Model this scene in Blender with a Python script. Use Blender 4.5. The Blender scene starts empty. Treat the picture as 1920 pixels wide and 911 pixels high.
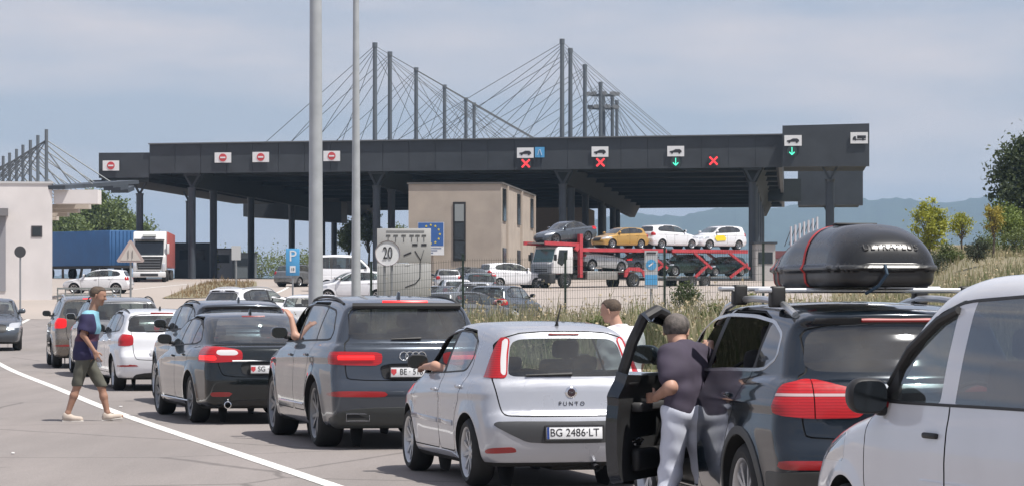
import bpy, bmesh, math, random
import numpy as np
from mathutils import Vector, Matrix
random.seed(7); rng = np.random.default_rng(7)
S = bpy.context.scene
C = S.collection
PI = math.pi
rad = math.radians

# ------------------------------------------------------------------ camera
F_PX = 5700.0; HORIZON = 550.0; EYE = 1.75
cd = bpy.data.cameras.new('camera'); cam = bpy.data.objects.new('camera', cd); C.objects.link(cam)
cam.location = (0, 0, EYE); cam.rotation_euler = (PI/2, 0, 0)
cd.sensor_width = 36; cd.lens = 36*F_PX/1920
cd.shift_y = (HORIZON-455.5)/1920
cd.clip_start = 0.5; cd.clip_end = 20000
S.camera = cam
# ------------------------------------------------------------------ light and sky
SUN = Vector((0.37, -0.24, 0.90)).normalized()
w = bpy.data.worlds.new('World'); S.world = w; w.use_nodes = True
nt = w.node_tree; nt.nodes.clear()
wo = nt.nodes.new('ShaderNodeOutputWorld'); bg = nt.nodes.new('ShaderNodeBackground')
sky = nt.nodes.new('ShaderNodeTexSky'); sky.sky_type = 'NISHITA'; sky.sun_disc = False
sky.sun_elevation = math.asin(SUN.z); sky.sun_rotation = math.atan2(SUN.x, SUN.y)
sky.air_density = 1.0; sky.dust_density = 1.0; sky.ozone_density = 2.0
tc = nt.nodes.new('ShaderNodeTexCoord'); mp = nt.nodes.new('ShaderNodeMapping')
mp.inputs['Scale'].default_value = (3.2, 3.2, 16.0)
nz = nt.nodes.new('ShaderNodeTexNoise'); nz.inputs['Scale'].default_value = 1.9
nz.inputs['Detail'].default_value = 6; nz.inputs['Roughness'].default_value = 0.5
rp = nt.nodes.new('ShaderNodeValToRGB'); rp.color_ramp.elements[0].position = 0.42; rp.color_ramp.elements[1].position = 0.66
rp.color_ramp.elements[1].color = (0.85, 0.85, 0.85, 1)
mx = nt.nodes.new('ShaderNodeMix'); mx.data_type = 'RGBA'
mx.inputs['B'].default_value = (6.5, 6.05, 6.2, 1)
hm = nt.nodes.new('ShaderNodeMix'); hm.data_type = 'RGBA'; hm.inputs['Factor'].default_value = 0.65
hm.inputs['B'].default_value = (3.95, 4.25, 5.5, 1)          # milky summer haze over the whole sky
L = nt.links.new
L(tc.outputs['Generated'], mp.inputs['Vector']); L(mp.outputs['Vector'], nz.inputs['Vector'])
L(nz.outputs['Fac'], rp.inputs['Fac']); L(rp.outputs['Color'], mx.inputs['Factor'])
L(sky.outputs['Color'], hm.inputs['A']); L(hm.outputs['Result'], mx.inputs['A'])
L(mx.outputs['Result'], bg.inputs['Color']); bg.inputs['Strength'].default_value = 0.092
L(bg.outputs['Background'], wo.inputs['Surface'])
sd_ = bpy.data.lights.new('sun', 'SUN'); sun = bpy.data.objects.new('sun', sd_); C.objects.link(sun)
sd_.energy = 4.8; sd_.angle = rad(0.6); sd_.color = (1.0, 0.955, 0.89)
sun.rotation_euler = SUN.to_track_quat('Z', 'Y').to_euler(); sun.location = (20, -20, 60)
S.view_settings.view_transform = 'Standard'; S.view_settings.look = 'None'
S.view_settings.exposure = 0.32; S.view_settings.gamma = 1.0; S.view_settings.use_curve_mapping = False

def at(px, py, Y):
    return Vector(((px-960)/F_PX*Y, Y, EYE+(HORIZON-py)/F_PX*Y))

# ------------------------------------------------------------------ object helpers
def tag(o, label=None, cat=None, group=None, kind=None):
    if label: o['label'] = label
    if cat: o['category'] = cat
    if group: o['group'] = group
    if kind: o['kind'] = kind
    return o
def empty(name, loc=(0, 0, 0), rz=0.0, **k):
    o = bpy.data.objects.new(name, None); C.objects.link(o); o.empty_display_size = 0.2
    o.location = loc; o.rotation_euler = (0, 0, rz); return tag(o, **k)
def obj(name, me, m=None, parent=None, loc=None, rot=None, scale=None):
    o = bpy.data.objects.new(name, me); C.objects.link(o)
    if parent is not None: o.parent = parent
    if loc is not None: o.location = loc
    if rot is not None: o.rotation_euler = rot
    if scale is not None: o.scale = scale
    if m is not None:
        if len(me.materials) == 0: me.materials.append(m)
        elif me.materials[0] is not m:
            o.material_slots[0].link = 'OBJECT'; o.material_slots[0].material = m
    return o
def copy_tree(o, parent=None, remap=None):
    c = o.copy(); C.objects.link(c)
    if parent is not None:
        c.parent = parent; c.matrix_parent_inverse = o.matrix_parent_inverse.copy()
    if remap:
        for s in c.material_slots:
            if s.material and s.material.name in remap:
                n = remap[s.material.name]; s.link = 'OBJECT'; s.material = n
    for ch in list(o.children): copy_tree(ch, c, remap)
    return c
def mesh(name, V, Fc, smooth=False, normals=None):
    me = bpy.data.meshes.new(name)
    me.from_pydata([tuple(map(float, v)) for v in V], [], [tuple(map(int, f)) for f in Fc])
    if smooth or normals is not None:
        me.polygons.foreach_set('use_smooth', [True]*len(me.polygons))
    if normals is not None:
        me.normals_split_custom_set_from_vertices([tuple(map(float, n)) for n in normals])
    me.update(); return me

class MB:
    """collects boxes, tubes, lathes into one mesh"""
    def __init__(s): s.V = []; s.F = []
    def add(s, V, Fc):
        b = len(s.V); s.V += [tuple(v) for v in V]; s.F += [tuple(i+b for i in f) for f in Fc]; return s
    def box(s, c, d, R=None):
        hx, hy, hz = d[0]/2, d[1]/2, d[2]/2
        P = [Vector((x, y, z)) for x in (-hx, hx) for y in (-hy, hy) for z in (-hz, hz)]
        if R is not None: P = [R @ p for p in P]
        P = [p+Vector(c) for p in P]
        return s.add(P, [(0, 1, 3, 2), (4, 6, 7, 5), (0, 4, 5, 1), (2, 3, 7, 6), (0, 2, 6, 4), (1, 5, 7, 3)])
    def bar(s, a, b, wd, ht):
        """box-section bar between two points"""
        a = Vector(a); b = Vector(b); d = b-a; n = d.normalized()
        up = Vector((0, 0, 1)) if abs(n.z) < 0.95 else Vector((0, 1, 0))
        x = n.cross(up).normalized(); y = x.cross(n)
        P = [q+x*sx*wd/2+y*sy*ht/2 for q in (a, b) for sx, sy in ((-1, -1), (1, -1), (1, 1), (-1, 1))]
        return s.add(P, [(0, 1, 2, 3), (7, 6, 5, 4), (0, 4, 5, 1), (1, 5, 6, 2), (2, 6, 7, 3), (3, 7, 4, 0)])
    def tube(s, pts, r, n=8, cap=True):
        pts = [Vector(p) for p in pts]; k = len(pts)
        rr = r if hasattr(r, '__len__') else [r]*k
        V = []; prev = None
        for i, p in enumerate(pts):
            t = (pts[min(i+1, k-1)]-pts[max(i-1, 0)]).normalized()
            if prev is None:
                up = Vector((0, 0, 1)) if abs(t.z) < 0.9 else Vector((1, 0, 0))
                x = t.cross(up).normalized()
            else:
                x = (prev-t*prev.dot(t)).normalized()
            prev = x; y = t.cross(x)
            for j in range(n):
                a = 2*PI*j/n; V.append(p+(x*math.cos(a)+y*math.sin(a))*rr[i])
        Fc = [(i*n+j, i*n+(j+1) % n, (i+1)*n+(j+1) % n, (i+1)*n+j) for i in range(k-1) for j in range(n)]
        if cap: Fc += [tuple(range(n-1, -1, -1)), tuple((k-1)*n+j for j in range(n))]
        return s.add(V, Fc)
    def lathe(s, prof, n=32, axis='y', c=(0, 0, 0)):
        """profile of (radius, along)"""
        V = []; k = len(prof)
        for r, h in prof:
            for j in range(n):
                a = 2*PI*j/n; u, v = r*math.cos(a), r*math.sin(a)
                p = {'y': (u, h, v), 'z': (u, v, h), 'x': (h, u, v)}[axis]
                V.append((p[0]+c[0], p[1]+c[1], p[2]+c[2]))
        return s.add(V, [(i*n+j, i*n+(j+1) % n, (i+1)*n+(j+1) % n, (i+1)*n+j) for i in range(k-1) for j in range(n)])
    def prism(s, poly, h, plane='xz', off=0.0):
        """polygon extruded: plane xz extrudes along y, yz along x, xy along z"""
        def P(a, b, t): return {'xz': (a, t, b), 'yz': (t, a, b), 'xy': (a, b, t)}[plane]
        n = len(poly)
        V = [P(a, b, off) for a, b in poly]+[P(a, b, off+h) for a, b in poly]
        return s.add(V, [tuple(range(n)), tuple(range(2*n-1, n-1, -1))]+[(i, i+n, (i+1) % n+n, (i+1) % n) for i in range(n)])
    def me(s, name='mesh', smooth=False, fixn=True, bevel=0.0, seg=2, sub=0):
        me = bpy.data.meshes.new(name); bm = bmesh.new()
        vs = [bm.verts.new(v) for v in s.V]
        for f in s.F:
            try: bm.faces.new([vs[i] for i in f])
            except ValueError: pass
        if fixn: bmesh.ops.recalc_face_normals(bm, faces=bm.faces)
        if bevel > 0:
            bmesh.ops.bevel(bm, geom=list(bm.edges), offset=bevel, segments=seg, affect='EDGES', profile=0.5)
        if smooth or bevel > 0:
            for f in bm.faces: f.smooth = True
        bm.to_mesh(me); bm.free()
        if (smooth or bevel > 0):
            try: me.set_sharp_from_angle(angle=rad(35 if bevel == 0 else 50))
            except Exception: pass
        return me
    def build(s, name, m, parent=None, smooth=False, bevel=0.0, loc=None, rot=None):
        return obj(name, s.me(name, smooth=smooth, bevel=bevel), m, parent, loc, rot)

def text_mesh(txt, size, ext=0.002, align='CENTER', space=1.0):
    cu = bpy.data.curves.new('lettering', 'FONT'); cu.body = txt; cu.size = size; cu.extrude = ext
    cu.align_x = align; cu.align_y = 'CENTER'; cu.space_character = space
    o = bpy.data.objects.new('tmp_text', cu); C.objects.link(o)
    dg = bpy.context.evaluated_depsgraph_get()
    me = bpy.data.meshes.new_from_object(o.evaluated_get(dg))
    bpy.data.objects.remove(o); bpy.data.curves.remove(cu); me.name = 'lettering'
    return me

# ------------------------------------------------------------------ materials
MATS = {}
def M(name, col, rough=0.5, metal=0.0, noise=0.0, nscale=8.0, bump=0.0, bscale=60.0, coat=0.0, lining=False, spec=0.5, dirt=0.0):
    if name in MATS: return MATS[name]
    m = bpy.data.materials.new(name); m.use_nodes = True; t = m.node_tree; b = t.nodes['Principled BSDF']
    b.inputs['Base Color'].default_value = (*col, 1); b.inputs['Roughness'].default_value = rough
    b.inputs['Metallic'].default_value = metal; b.inputs['Specular IOR Level'].default_value = spec
    b.inputs['Coat Weight'].default_value = coat; b.inputs['Coat Roughness'].default_value = 0.04
    l = t.links.new; co = t.nodes.new('ShaderNodeTexCoord')
    if noise or dirt:
        n = t.nodes.new('ShaderNodeTexNoise'); n.inputs['Scale'].default_value = nscale
        n.inputs['Detail'].default_value = 5; l(co.outputs['Object'], n.inputs['Vector'])
        mr = t.nodes.new('ShaderNodeMapRange'); mr.inputs['From Min'].default_value = .25; mr.inputs['From Max'].default_value = .75
        mr.inputs['To Min'].default_value = 1-noise; mr.inputs['To Max'].default_value = 1+noise
        l(n.outputs['Fac'], mr.inputs['Value'])
        mm = t.nodes.new('ShaderNodeVectorMath'); mm.operation = 'SCALE'; mm.inputs[0].default_value = col
        l(mr.outputs['Result'], mm.inputs['Scale']); l(mm.outputs['Vector'], b.inputs['Base Color'])
        r2 = t.nodes.new('ShaderNodeMapRange'); r2.inputs['To Min'].default_value = max(.03, rough-.08); r2.inputs['To Max'].default_value = rough+.1
        l(n.outputs['Fac'], r2.inputs['Value']); l(r2.outputs['Result'], b.inputs['Roughness'])
    if bump:
        n2 = t.nodes.new('ShaderNodeTexNoise'); n2.inputs['Scale'].default_value = bscale; n2.inputs['Detail'].default_value = 4
        l(co.outputs['Object'], n2.inputs['Vector'])
        bp = t.nodes.new('ShaderNodeBump'); bp.inputs['Strength'].default_value = bump; bp.inputs['Distance'].default_value = .01
        l(n2.outputs['Fac'], bp.inputs['Height']); l(bp.outputs['Normal'], b.inputs['Normal'])
    if lining:       # the cabin side of a panel is trimmed in dark fabric
        g = t.nodes.new('ShaderNodeNewGeometry'); d = t.nodes.new('ShaderNodeBsdfDiffuse'); d.inputs['Color'].default_value = (.035, .035, .038, 1)
        mxs = t.nodes.new('ShaderNodeMixShader'); out = t.nodes['Material Output']
        l(g.outputs['Backfacing'], mxs.inputs[0]); l(b.outputs[0], mxs.inputs[1]); l(d.outputs[0], mxs.inputs[2])
        l(mxs.outputs[0], out.inputs['Surface'])
    MATS[name] = m; return m
def paint(name, col, metal=0.0, rough=0.28):
    return M(name, col, rough=rough, metal=metal, noise=0.05, nscale=2.5, coat=1.0, lining=True, spec=.15)
def glass(name, tint, base=0.06):
    if name in MATS: return MATS[name]
    m = bpy.data.materials.new(name); m.use_nodes = True; t = m.node_tree; t.nodes.clear(); l = t.links.new
    out = t.nodes.new('ShaderNodeOutputMaterial'); tr = t.nodes.new('ShaderNodeBsdfTransparent'); tr.inputs[0].default_value = (*tint, 1)
    gl = t.nodes.new('ShaderNodeBsdfGlossy'); gl.inputs['Roughness'].default_value = 0.03; gl.inputs['Color'].default_value = (.95, .97, 1, 1)
    lw = t.nodes.new('ShaderNodeLayerWeight'); lw.inputs['Blend'].default_value = 0.5
    pw = t.nodes.new('ShaderNodeMath'); pw.operation = 'POWER'; pw.inputs[1].default_value = 3.0; l(lw.outputs['Facing'], pw.inputs[0])
    ma = t.nodes.new('ShaderNodeMath'); ma.operation = 'MULTIPLY_ADD'; ma.inputs[1].default_value = 0.8; ma.inputs[2].default_value = base
    l(pw.outputs[0], ma.inputs[0]); mxs = t.nodes.new('ShaderNodeMixShader')
    l(ma.outputs[0], mxs.inputs[0]); l(tr.outputs[0], mxs.inputs[1]); l(gl.outputs[0], mxs.inputs[2])
    # a thin uneven film of road dust
    co = t.nodes.new('ShaderNodeTexCoord'); nz_ = t.nodes.new('ShaderNodeTexNoise'); nz_.inputs['Scale'].default_value = 2.5; nz_.inputs['Detail'].default_value = 6; l(co.outputs['Object'], nz_.inputs['Vector'])
    mr = t.nodes.new('ShaderNodeMapRange'); mr.inputs['From Min'].default_value = .3; mr.inputs['From Max'].default_value = .7; mr.inputs['To Min'].default_value = .02; mr.inputs['To Max'].default_value = .10; l(nz_.outputs['Fac'], mr.inputs['Value'])
    df = t.nodes.new('ShaderNodeBsdfDiffuse'); df.inputs['Color'].default_value = (.42, .42, .40, 1); m3 = t.nodes.new('ShaderNodeMixShader'); l(mr.outputs[0], m3.inputs[0]); l(mxs.outputs[0], m3.inputs[1]); l(df.outputs[0], m3.inputs[2])
    l(m3.outputs[0], out.inputs['Surface'])
    MATS[name] = m; return m
def emis(name, col, strength):
    if name in MATS: return MATS[name]
    m = bpy.data.materials.new(name); m.use_nodes = True; b = m.node_tree.nodes['Principled BSDF']
    b.inputs['Base Color'].default_value = (*[c*.5 for c in col], 1); b.inputs['Emission Color'].default_value = (*col, 1)
    b.inputs['Emission Strength'].default_value = strength; b.inputs['Roughness'].default_value = .25
    MATS[name] = m; return m

# ------------------------------------------------------------------ signed distances, meshing of implicit shapes
def sdpoly(P, x, z):
    P = np.asarray(P, float); x = np.asarray(x, float); z = np.asarray(z, float)
    d = np.full(x.shape, 1e9); s = np.ones(x.shape)
    n = len(P)
    for i in range(n):
        ax, az = P[i]; bx, bz = P[i-1]
        ex, ez = bx-ax, bz-az; wx, wz = x-ax, z-az
        t = np.clip((wx*ex+wz*ez)/(ex*ex+ez*ez+1e-12), 0, 1)
        d = np.minimum(d, (wx-ex*t)**2+(wz-ez*t)**2)
        c1 = z >= az; c2 = z < bz; c3 = ex*wz > ez*wx
        s = np.where((c1 & c2 & c3) | (~c1 & ~c2 & ~c3), -s, s)
    return s*np.sqrt(d)
def chaikin(P, it=2, q=0.22):
    P = [np.array(p, float) for p in P]
    for _ in range(it):
        Q = []
        for i in range(len(P)):
            a, b = P[i], P[(i+1) % len(P)]; Q += [a*(1-q)+b*q, a*q+b*(1-q)]
        P = Q
    return np.array(P)
class Tab:
    """a 2-D signed distance looked up from a table"""
    def __init__(s, P, h=0.02, m=0.5):
        P = np.asarray(P); s.lo = P.min(0)-m; hi = P.max(0)+m; s.h = h
        s.n = np.ceil((hi-s.lo)/h).astype(int)+2
        X, Z = np.meshgrid(s.lo[0]+h*np.arange(s.n[0]), s.lo[1]+h*np.arange(s.n[1]), indexing='ij')
        s.T = sdpoly(P, X, Z)
    def __call__(s, x, z):
        u = np.clip((x-s.lo[0])/s.h, 0, s.n[0]-1.001); v = np.clip((z-s.lo[1])/s.h, 0, s.n[1]-1.001)
        i = u.astype(int); j = v.astype(int); u = u-i; v = v-j; T = s.T
        return (T[i, j]*(1-u)+T[i+1, j]*u)*(1-v)+(T[i, j+1]*(1-u)+T[i+1, j+1]*u)*v
def smax(a, b, k): return np.maximum(a, b)+np.maximum(k-np.abs(a-b), 0)**2/(4*k)
def smin(a, b, k): return np.minimum(a, b)-np.maximum(k-np.abs(a-b), 0)**2/(4*k)
def sstep(a, b, x):
    t = np.clip((np.asarray(x, float)-a)/(b-a), 0, 1); return t*t*(3-2*t)
def grad(Fn, P, e=0.004):
    g = np.zeros_like(P)
    for k in range(3):
        d = np.zeros(3); d[k] = e
        A = P+d; B = P-d
        g[:, k] = (Fn(A[:, 0], A[:, 1], A[:, 2])-Fn(B[:, 0], B[:, 1], B[:, 2]))/(2*e)
    return g
def surfnet(Fn, lo, hi, h, grid=None, newton=3):
    lo = np.array(lo, float); n = np.ceil((np.array(hi)-lo)/h).astype(int)+1
    ax = [lo[k]+h*np.arange(n[k]) for k in range(3)]
    if grid is None:
        X, Y, Z = np.meshgrid(*ax, indexing='ij'); D = Fn(X, Y, Z)
    else: D = grid
    I = D < 0
    cnt = np.zeros(np.array(D.shape)-1, int); acc = np.zeros(cnt.shape+(3,))
    sl = lambda o: tuple(slice(o[k], D.shape[k]-1+o[k]) for k in range(3))
    cor = [(a, b, c) for a in (0, 1) for b in (0, 1) for c in (0, 1)]
    for o in cor:
        for k in range(3):
            if o[k] == 0:
                p = list(o); p[k] = 1
                A, B = D[sl(o)], D[sl(tuple(p))]; msk = (A < 0) != (B < 0)
                t = np.where(msk, A/np.where(msk, A-B, 1), 0)
                for q in range(3): acc[..., q] += np.where(msk, o[q]+(t if q == k else 0), 0)
                cnt += msk
    act = cnt > 0; idx = np.full(cnt.shape, -1); idx[act] = np.arange(act.sum())
    cell = np.argwhere(act); P = lo+h*(cell+acc[act]/cnt[act][:, None])
    quads = []
    for k in range(3):
        u, v = (k+1) % 3, (k+2) % 3
        s0 = [slice(None)]*3; s1 = [slice(None)]*3; s0[k] = slice(0, -1); s1[k] = slice(1, None)
        ch = I[tuple(s0)] != I[tuple(s1)]
        e = np.argwhere(ch); e = e[(e[:, u] > 0) & (e[:, v] > 0) & (e[:, u] < D.shape[u]-1) & (e[:, v] < D.shape[v]-1)]
        ins = I[tuple(e.T)]
        q = []
        for du, dv in ((1, 1), (0, 1), (0, 0), (1, 0)):
            c = e.copy(); c[:, u] -= du; c[:, v] -= dv; q.append(idx[tuple(c.T)])
        q = np.stack(q, 1); q[~ins] = q[~ins][:, ::-1]; quads.append(q)
    Q = np.concatenate(quads); Q = Q[(Q >= 0).all(1)]
    P0 = P.copy()
    for _ in range(newton):
        g = grad(Fn, P); d = Fn(P[:, 0], P[:, 1], P[:, 2])
        P = P-np.clip(d/np.maximum((g*g).sum(1), .05), -h, h)[:, None]*g*0.9
    P = P0+np.clip(P-P0, -h, h)
    g = grad(Fn, P); N = g/np.maximum(np.linalg.norm(g, axis=1), 1e-9)[:, None]
    return P, Q, N

class PM:
    """polygon mesh whose faces carry tags and can be cut along implicit lines"""
    def __init__(s, V, Fc, N=None):
        s.V = [tuple(v) for v in V]; s.N = [tuple(n) for n in (N if N is not None else np.tile((0, 0, 1.), (len(V), 1)))]
        s.F = [tuple(f) for f in Fc]; s.T = ['body']*len(s.F); s._a = None
    def arr(s):
        if s._a is None or len(s._a[0]) != len(s.V): s._a = (np.array(s.V), np.array(s.N))
        return s._a
    def split(s, fn, new, among=('body',)):
        V, N = s.arr(); d = fn(V, N); d = np.where(np.abs(d) < 1e-5, -1e-5, d)
        neg = (d < 0).tolist(); d = d.tolist(); cache = {}
        F2 = []; T2 = []
        def cut(i, j):
            k = (i, j) if i < j else (j, i)
            if k not in cache:
                a, b = k; t = d[a]/(d[a]-d[b])
                s.V.append(tuple(s.V[a][q]*(1-t)+s.V[b][q]*t for q in range(3)))
                n = [s.N[a][q]*(1-t)+s.N[b][q]*t for q in range(3)]; l = math.sqrt(sum(x*x for x in n)) or 1
                s.N.append(tuple(x/l for x in n)); cache[k] = len(s.V)-1
            return cache[k]
        for f, t in zip(s.F, s.T):
            if t not in among: F2.append(f); T2.append(t); continue
            m = [neg[i] for i in f]
            if not any(m): F2.append(f); T2.append(t); continue
            if all(m): F2.append(f); T2.append(new); continue
            k = len(f); cr = sum(m[i] != m[(i+1) % k] for i in range(k))
            if cr != 2:
                F2.append(f); T2.append(new if sum(d[i] for i in f) < 0 else t); continue
            a = []; b = []
            for i in range(k):
                p, q = f[i], f[(i+1) % k]
                (a if m[i] else b).append(p)
                if m[i] != m[(i+1) % k]:
                    c = cut(p, q); a.append(c); b.append(c)
            F2.append(tuple(a)); T2.append(new); F2.append(tuple(b)); T2.append(t)
        s.F, s.T = F2, T2
    def ren(s, a, b): s.T = [b if t == a else t for t in s.T]
    def get(s, tg, offset=0.0, skirt=0.0, mirror=False, both=False):
        """vertices, faces, normals of one tag, moved along the normals, with a rim"""
        Fs = [f for f, t in zip(s.F, s.T) if t == tg]
        if not Fs: return None
        mp = {}; V = []; N = []
        for f in Fs:
            for i in f:
                if i not in mp:
                    mp[i] = len(V); v = s.V[i]; n = s.N[i]
                    V.append([v[q]+n[q]*offset for q in range(3)]); N.append(n)
        G = [tuple(mp[i] for i in f) for f in Fs]
        if skirt:
            ed = {}
            for f in G:
                for a, b in zip(f, f[1:]+f[:1]):
                    if (b, a) in ed: del ed[(b, a)]
                    else: ed[(a, b)] = 1
            for a, b in list(ed):
                if abs(V[a][1]) < 2e-3 and abs(V[b][1]) < 2e-3: continue
                va, vb = np.array(V[a]), np.array(V[b]); na = np.array(N[a])+np.array(N[b]); out = np.cross(vb-va, na); out = out/(np.linalg.norm(out)+1e-9)
                i0 = len(V); n_a, n_b = np.array(N[a]), np.array(N[b]); nn = out*.8+na*.3; nn = tuple(nn/np.linalg.norm(nn))
                V += [list(va), list(vb), list(va-n_a*skirt), list(vb-n_b*skirt)]; N += [nn]*4
                G.append((i0+1, i0, i0+2, i0+3))
        V = np.array(V); N = np.array(N)
        if both or mirror:
            V2 = V*[1, -1, 1]; N2 = N*[1, -1, 1]; G2 = [tuple(reversed(f)) for f in G]
            if mirror: return V2, G2, N2
            n = len(V); return np.vstack([V, V2]), G+[tuple(i+n for i in f) for f in G2], np.vstack([N, N2])
        return V, G, N
# ------------------------------------------------------------------ cars
PLASTIC = M('black_plastic', (.018, .018, .019), .55, noise=.25, nscale=20)
RUBBER = M('tyre_rubber', (.017, .017, .017), .75, noise=.3, nscale=30)
CHROME = M('chrome', (.72, .73, .75), .16, 1.0)
ALLOY = M('alloy', (.46, .47, .49), .32, .85, noise=.08, nscale=10)
ALLOY_DK = M('alloy_dark', (.20, .205, .215), .35, .85, noise=.08, nscale=10)
DARKGAP = M('shut_line', (.006, .006, .006), .8)
UNDER = M('underbody', (.012, .012, .012), .85)
SEATF = M('seat_fabric', (.03, .03, .033), .85, noise=.2, nscale=30)
REDLENS = M('red_lens', (.40, .010, .014), .22, coat=.25, noise=.1, nscale=14)
REDDIM = M('red_reflector', (.30, .014, .016), .25, coat=.6)
CLEARLENS = M('clear_lens', (.62, .60, .60), .12, coat=1.0)
ORANGE = emis('lit_amber_lens', (1.0, .16, .03), 2.0)
REDLIT = emis('lit_brake_lens', (1.0, .018, .02), 1.3)
REDLIT_SOFT = emis('lit_tail_lens', (.85, .014, .018), .5)
PLATE = M('number_plate', (.74, .75, .76), .4, noise=.04)
INK = M('plate_ink', (.02, .02, .022), .5)
GLASS = glass('car_glass', (.60, .67, .66), .07)
GLASS_TINT = glass('privacy_glass', (.16, .18, .19), .09)
GLASS_DARK = glass('dark_privacy_glass', (.055, .062, .066), .09)  # tint deepened beyond real glass, so the pane itself carries the cabin's shade
GLASS_MID = glass('green_glass', (.36, .42, .41), .08)
HEADL = M('headlamp_lens', (.55, .57, .6), .08, .3, coat=1.0)

def ribbed(m, a, b, sc):
    """moulded ribs inside a lamp lens"""
    t = m.node_tree; l = t.links.new; bs = t.nodes['Principled BSDF']; co = t.nodes.new('ShaderNodeTexCoord'); wv = t.nodes.new('ShaderNodeTexWave'); wv.bands_direction = 'Z'; wv.inputs['Scale'].default_value = sc; wv.inputs['Distortion'].default_value = 1.5
    l(co.outputs['Object'], wv.inputs['Vector']); r = t.nodes.new('ShaderNodeValToRGB'); r.color_ramp.elements[0].color = (*a, 1); r.color_ramp.elements[1].color = (*b, 1); l(wv.outputs['Fac'], r.inputs['Fac']); l(r.outputs['Color'], bs.inputs['Base Color'])
ribbed(REDLENS, (.31, .008, .011), (.46, .013, .017), 16)
def smooth_tab(P, lo, hi, r=0.12, n=400):
    P = sorted(P); x = np.linspace(lo, hi, n); y = np.interp(x, [p[0] for p in P], [p[1] for p in P])
    k = max(1, int(r/(hi-lo)*n)); kk = np.ones(2*k+1)/(2*k+1)
    y = np.convolve(np.pad(y, k, mode='edge'), kk, 'valid'); y = np.convolve(np.pad(y, k, mode='edge'), kk, 'valid')
    return lambda q: np.interp(q, x, y)

class Shape:
    def __init__(s, sp):
        s.sp = sp; s.L = sp['L']; s.hw = sp['W']/2
        s.TL = Tab(chaikin(sp['low'], 2, sp.get('q', .2))); s.TG = Tab(chaikin(sp['gh'], 2, sp.get('qg', .2)))
        s.side = smooth_tab(sp['side'], 0, 2.5, .05); s.plan = smooth_tab(sp['plan'], -.5, s.L+.5, .25)
        s.gs = smooth_tab(sp['gside'], 0, 2.6, .05); s.gp = smooth_tab(sp.get('gplan', [(0, .1), (.8, 0), (s.L*.55, 0), (s.L*.75, .05)]), -.5, s.L+.5, .25)
        s.xr = sp['ro']; s.xf = sp['ro']+sp['wb']; s.Ra = sp['R']*sp.get('archk', 1.09)+.02
    def __call__(s, x, y, z):
        sp = s.sp; ay = np.abs(y); L_ = s.L; t = sstep(.3*L_, .7*L_, x); a2 = ay**2.3
        dl = s.TL(x+a2*(t*sp.get('kf', .28)-(1-t)*sp.get('kr', .13)), z)
        W = s.hw-s.side(z)-s.plan(x)
        for xw in (s.xr, s.xf):
            r = np.sqrt((x-xw)**2+(z-sp['R'])**2)-s.Ra
            W = W+sp.get('flare', .015)*np.exp(-(r/.07)**2)
        if 'crease' in sp:
            zc = np.interp(x, [p[0] for p in sp['crease']], [p[1] for p in sp['crease']])
            W = W+.012*np.exp(-((z-zc)/.035)**2)
        d1 = smax(dl, ay-W, sp.get('r', .12))
        dg = s.TG(x+a2*(t*sp.get('kgf', .30)-(1-t)*sp.get('kgr', .16)), z+sp.get('crown', .06)*ay*ay)
        d2 = smax(dg, (ay-(s.hw-s.gs(z)-s.gp(x)))*.95, sp.get('rg', .10))
        return smin(d1, d2, sp.get('blend', .03))
    def ysurf(s, x, z):
        ys = np.linspace(1.3, 0, 400); d = s(np.full(400, x), ys, np.full(400, z)); i = np.argmax(d < 0)
        return float(ys[i])
    def xrear(s, y, z):
        xs = np.linspace(-.3, 2.5, 900); d = s(xs, np.full(900, y), np.full(900, z)); return float(xs[np.argmax(d < 0)])
    def xfront(s, y, z):
        xs = np.linspace(s.L+.3, s.L-2.5, 900); d = s(xs, np.full(900, y), np.full(900, z)); return float(xs[np.argmax(d < 0)])
    def ztop(s, x, y=0):
        zs = np.linspace(2.6, .2, 900); d = s(np.full(900, x), np.full(900, y), zs); return float(zs[np.argmax(d < 0)])

def fside(P, ymin=.3):
    P = np.array(P); return lambda V, N: np.maximum(sdpoly(P, V[:, 0], V[:, 2]), ymin-V[:, 1])
def frear(P, xl):
    P = np.array(P); return lambda V, N: np.maximum(sdpoly(P, V[:, 1], V[:, 2]), V[:, 0]-xl)
def ffront(P, xl):
    P = np.array(P); return lambda V, N: np.maximum(sdpoly(P, V[:, 1], V[:, 2]), xl-V[:, 0])

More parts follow.
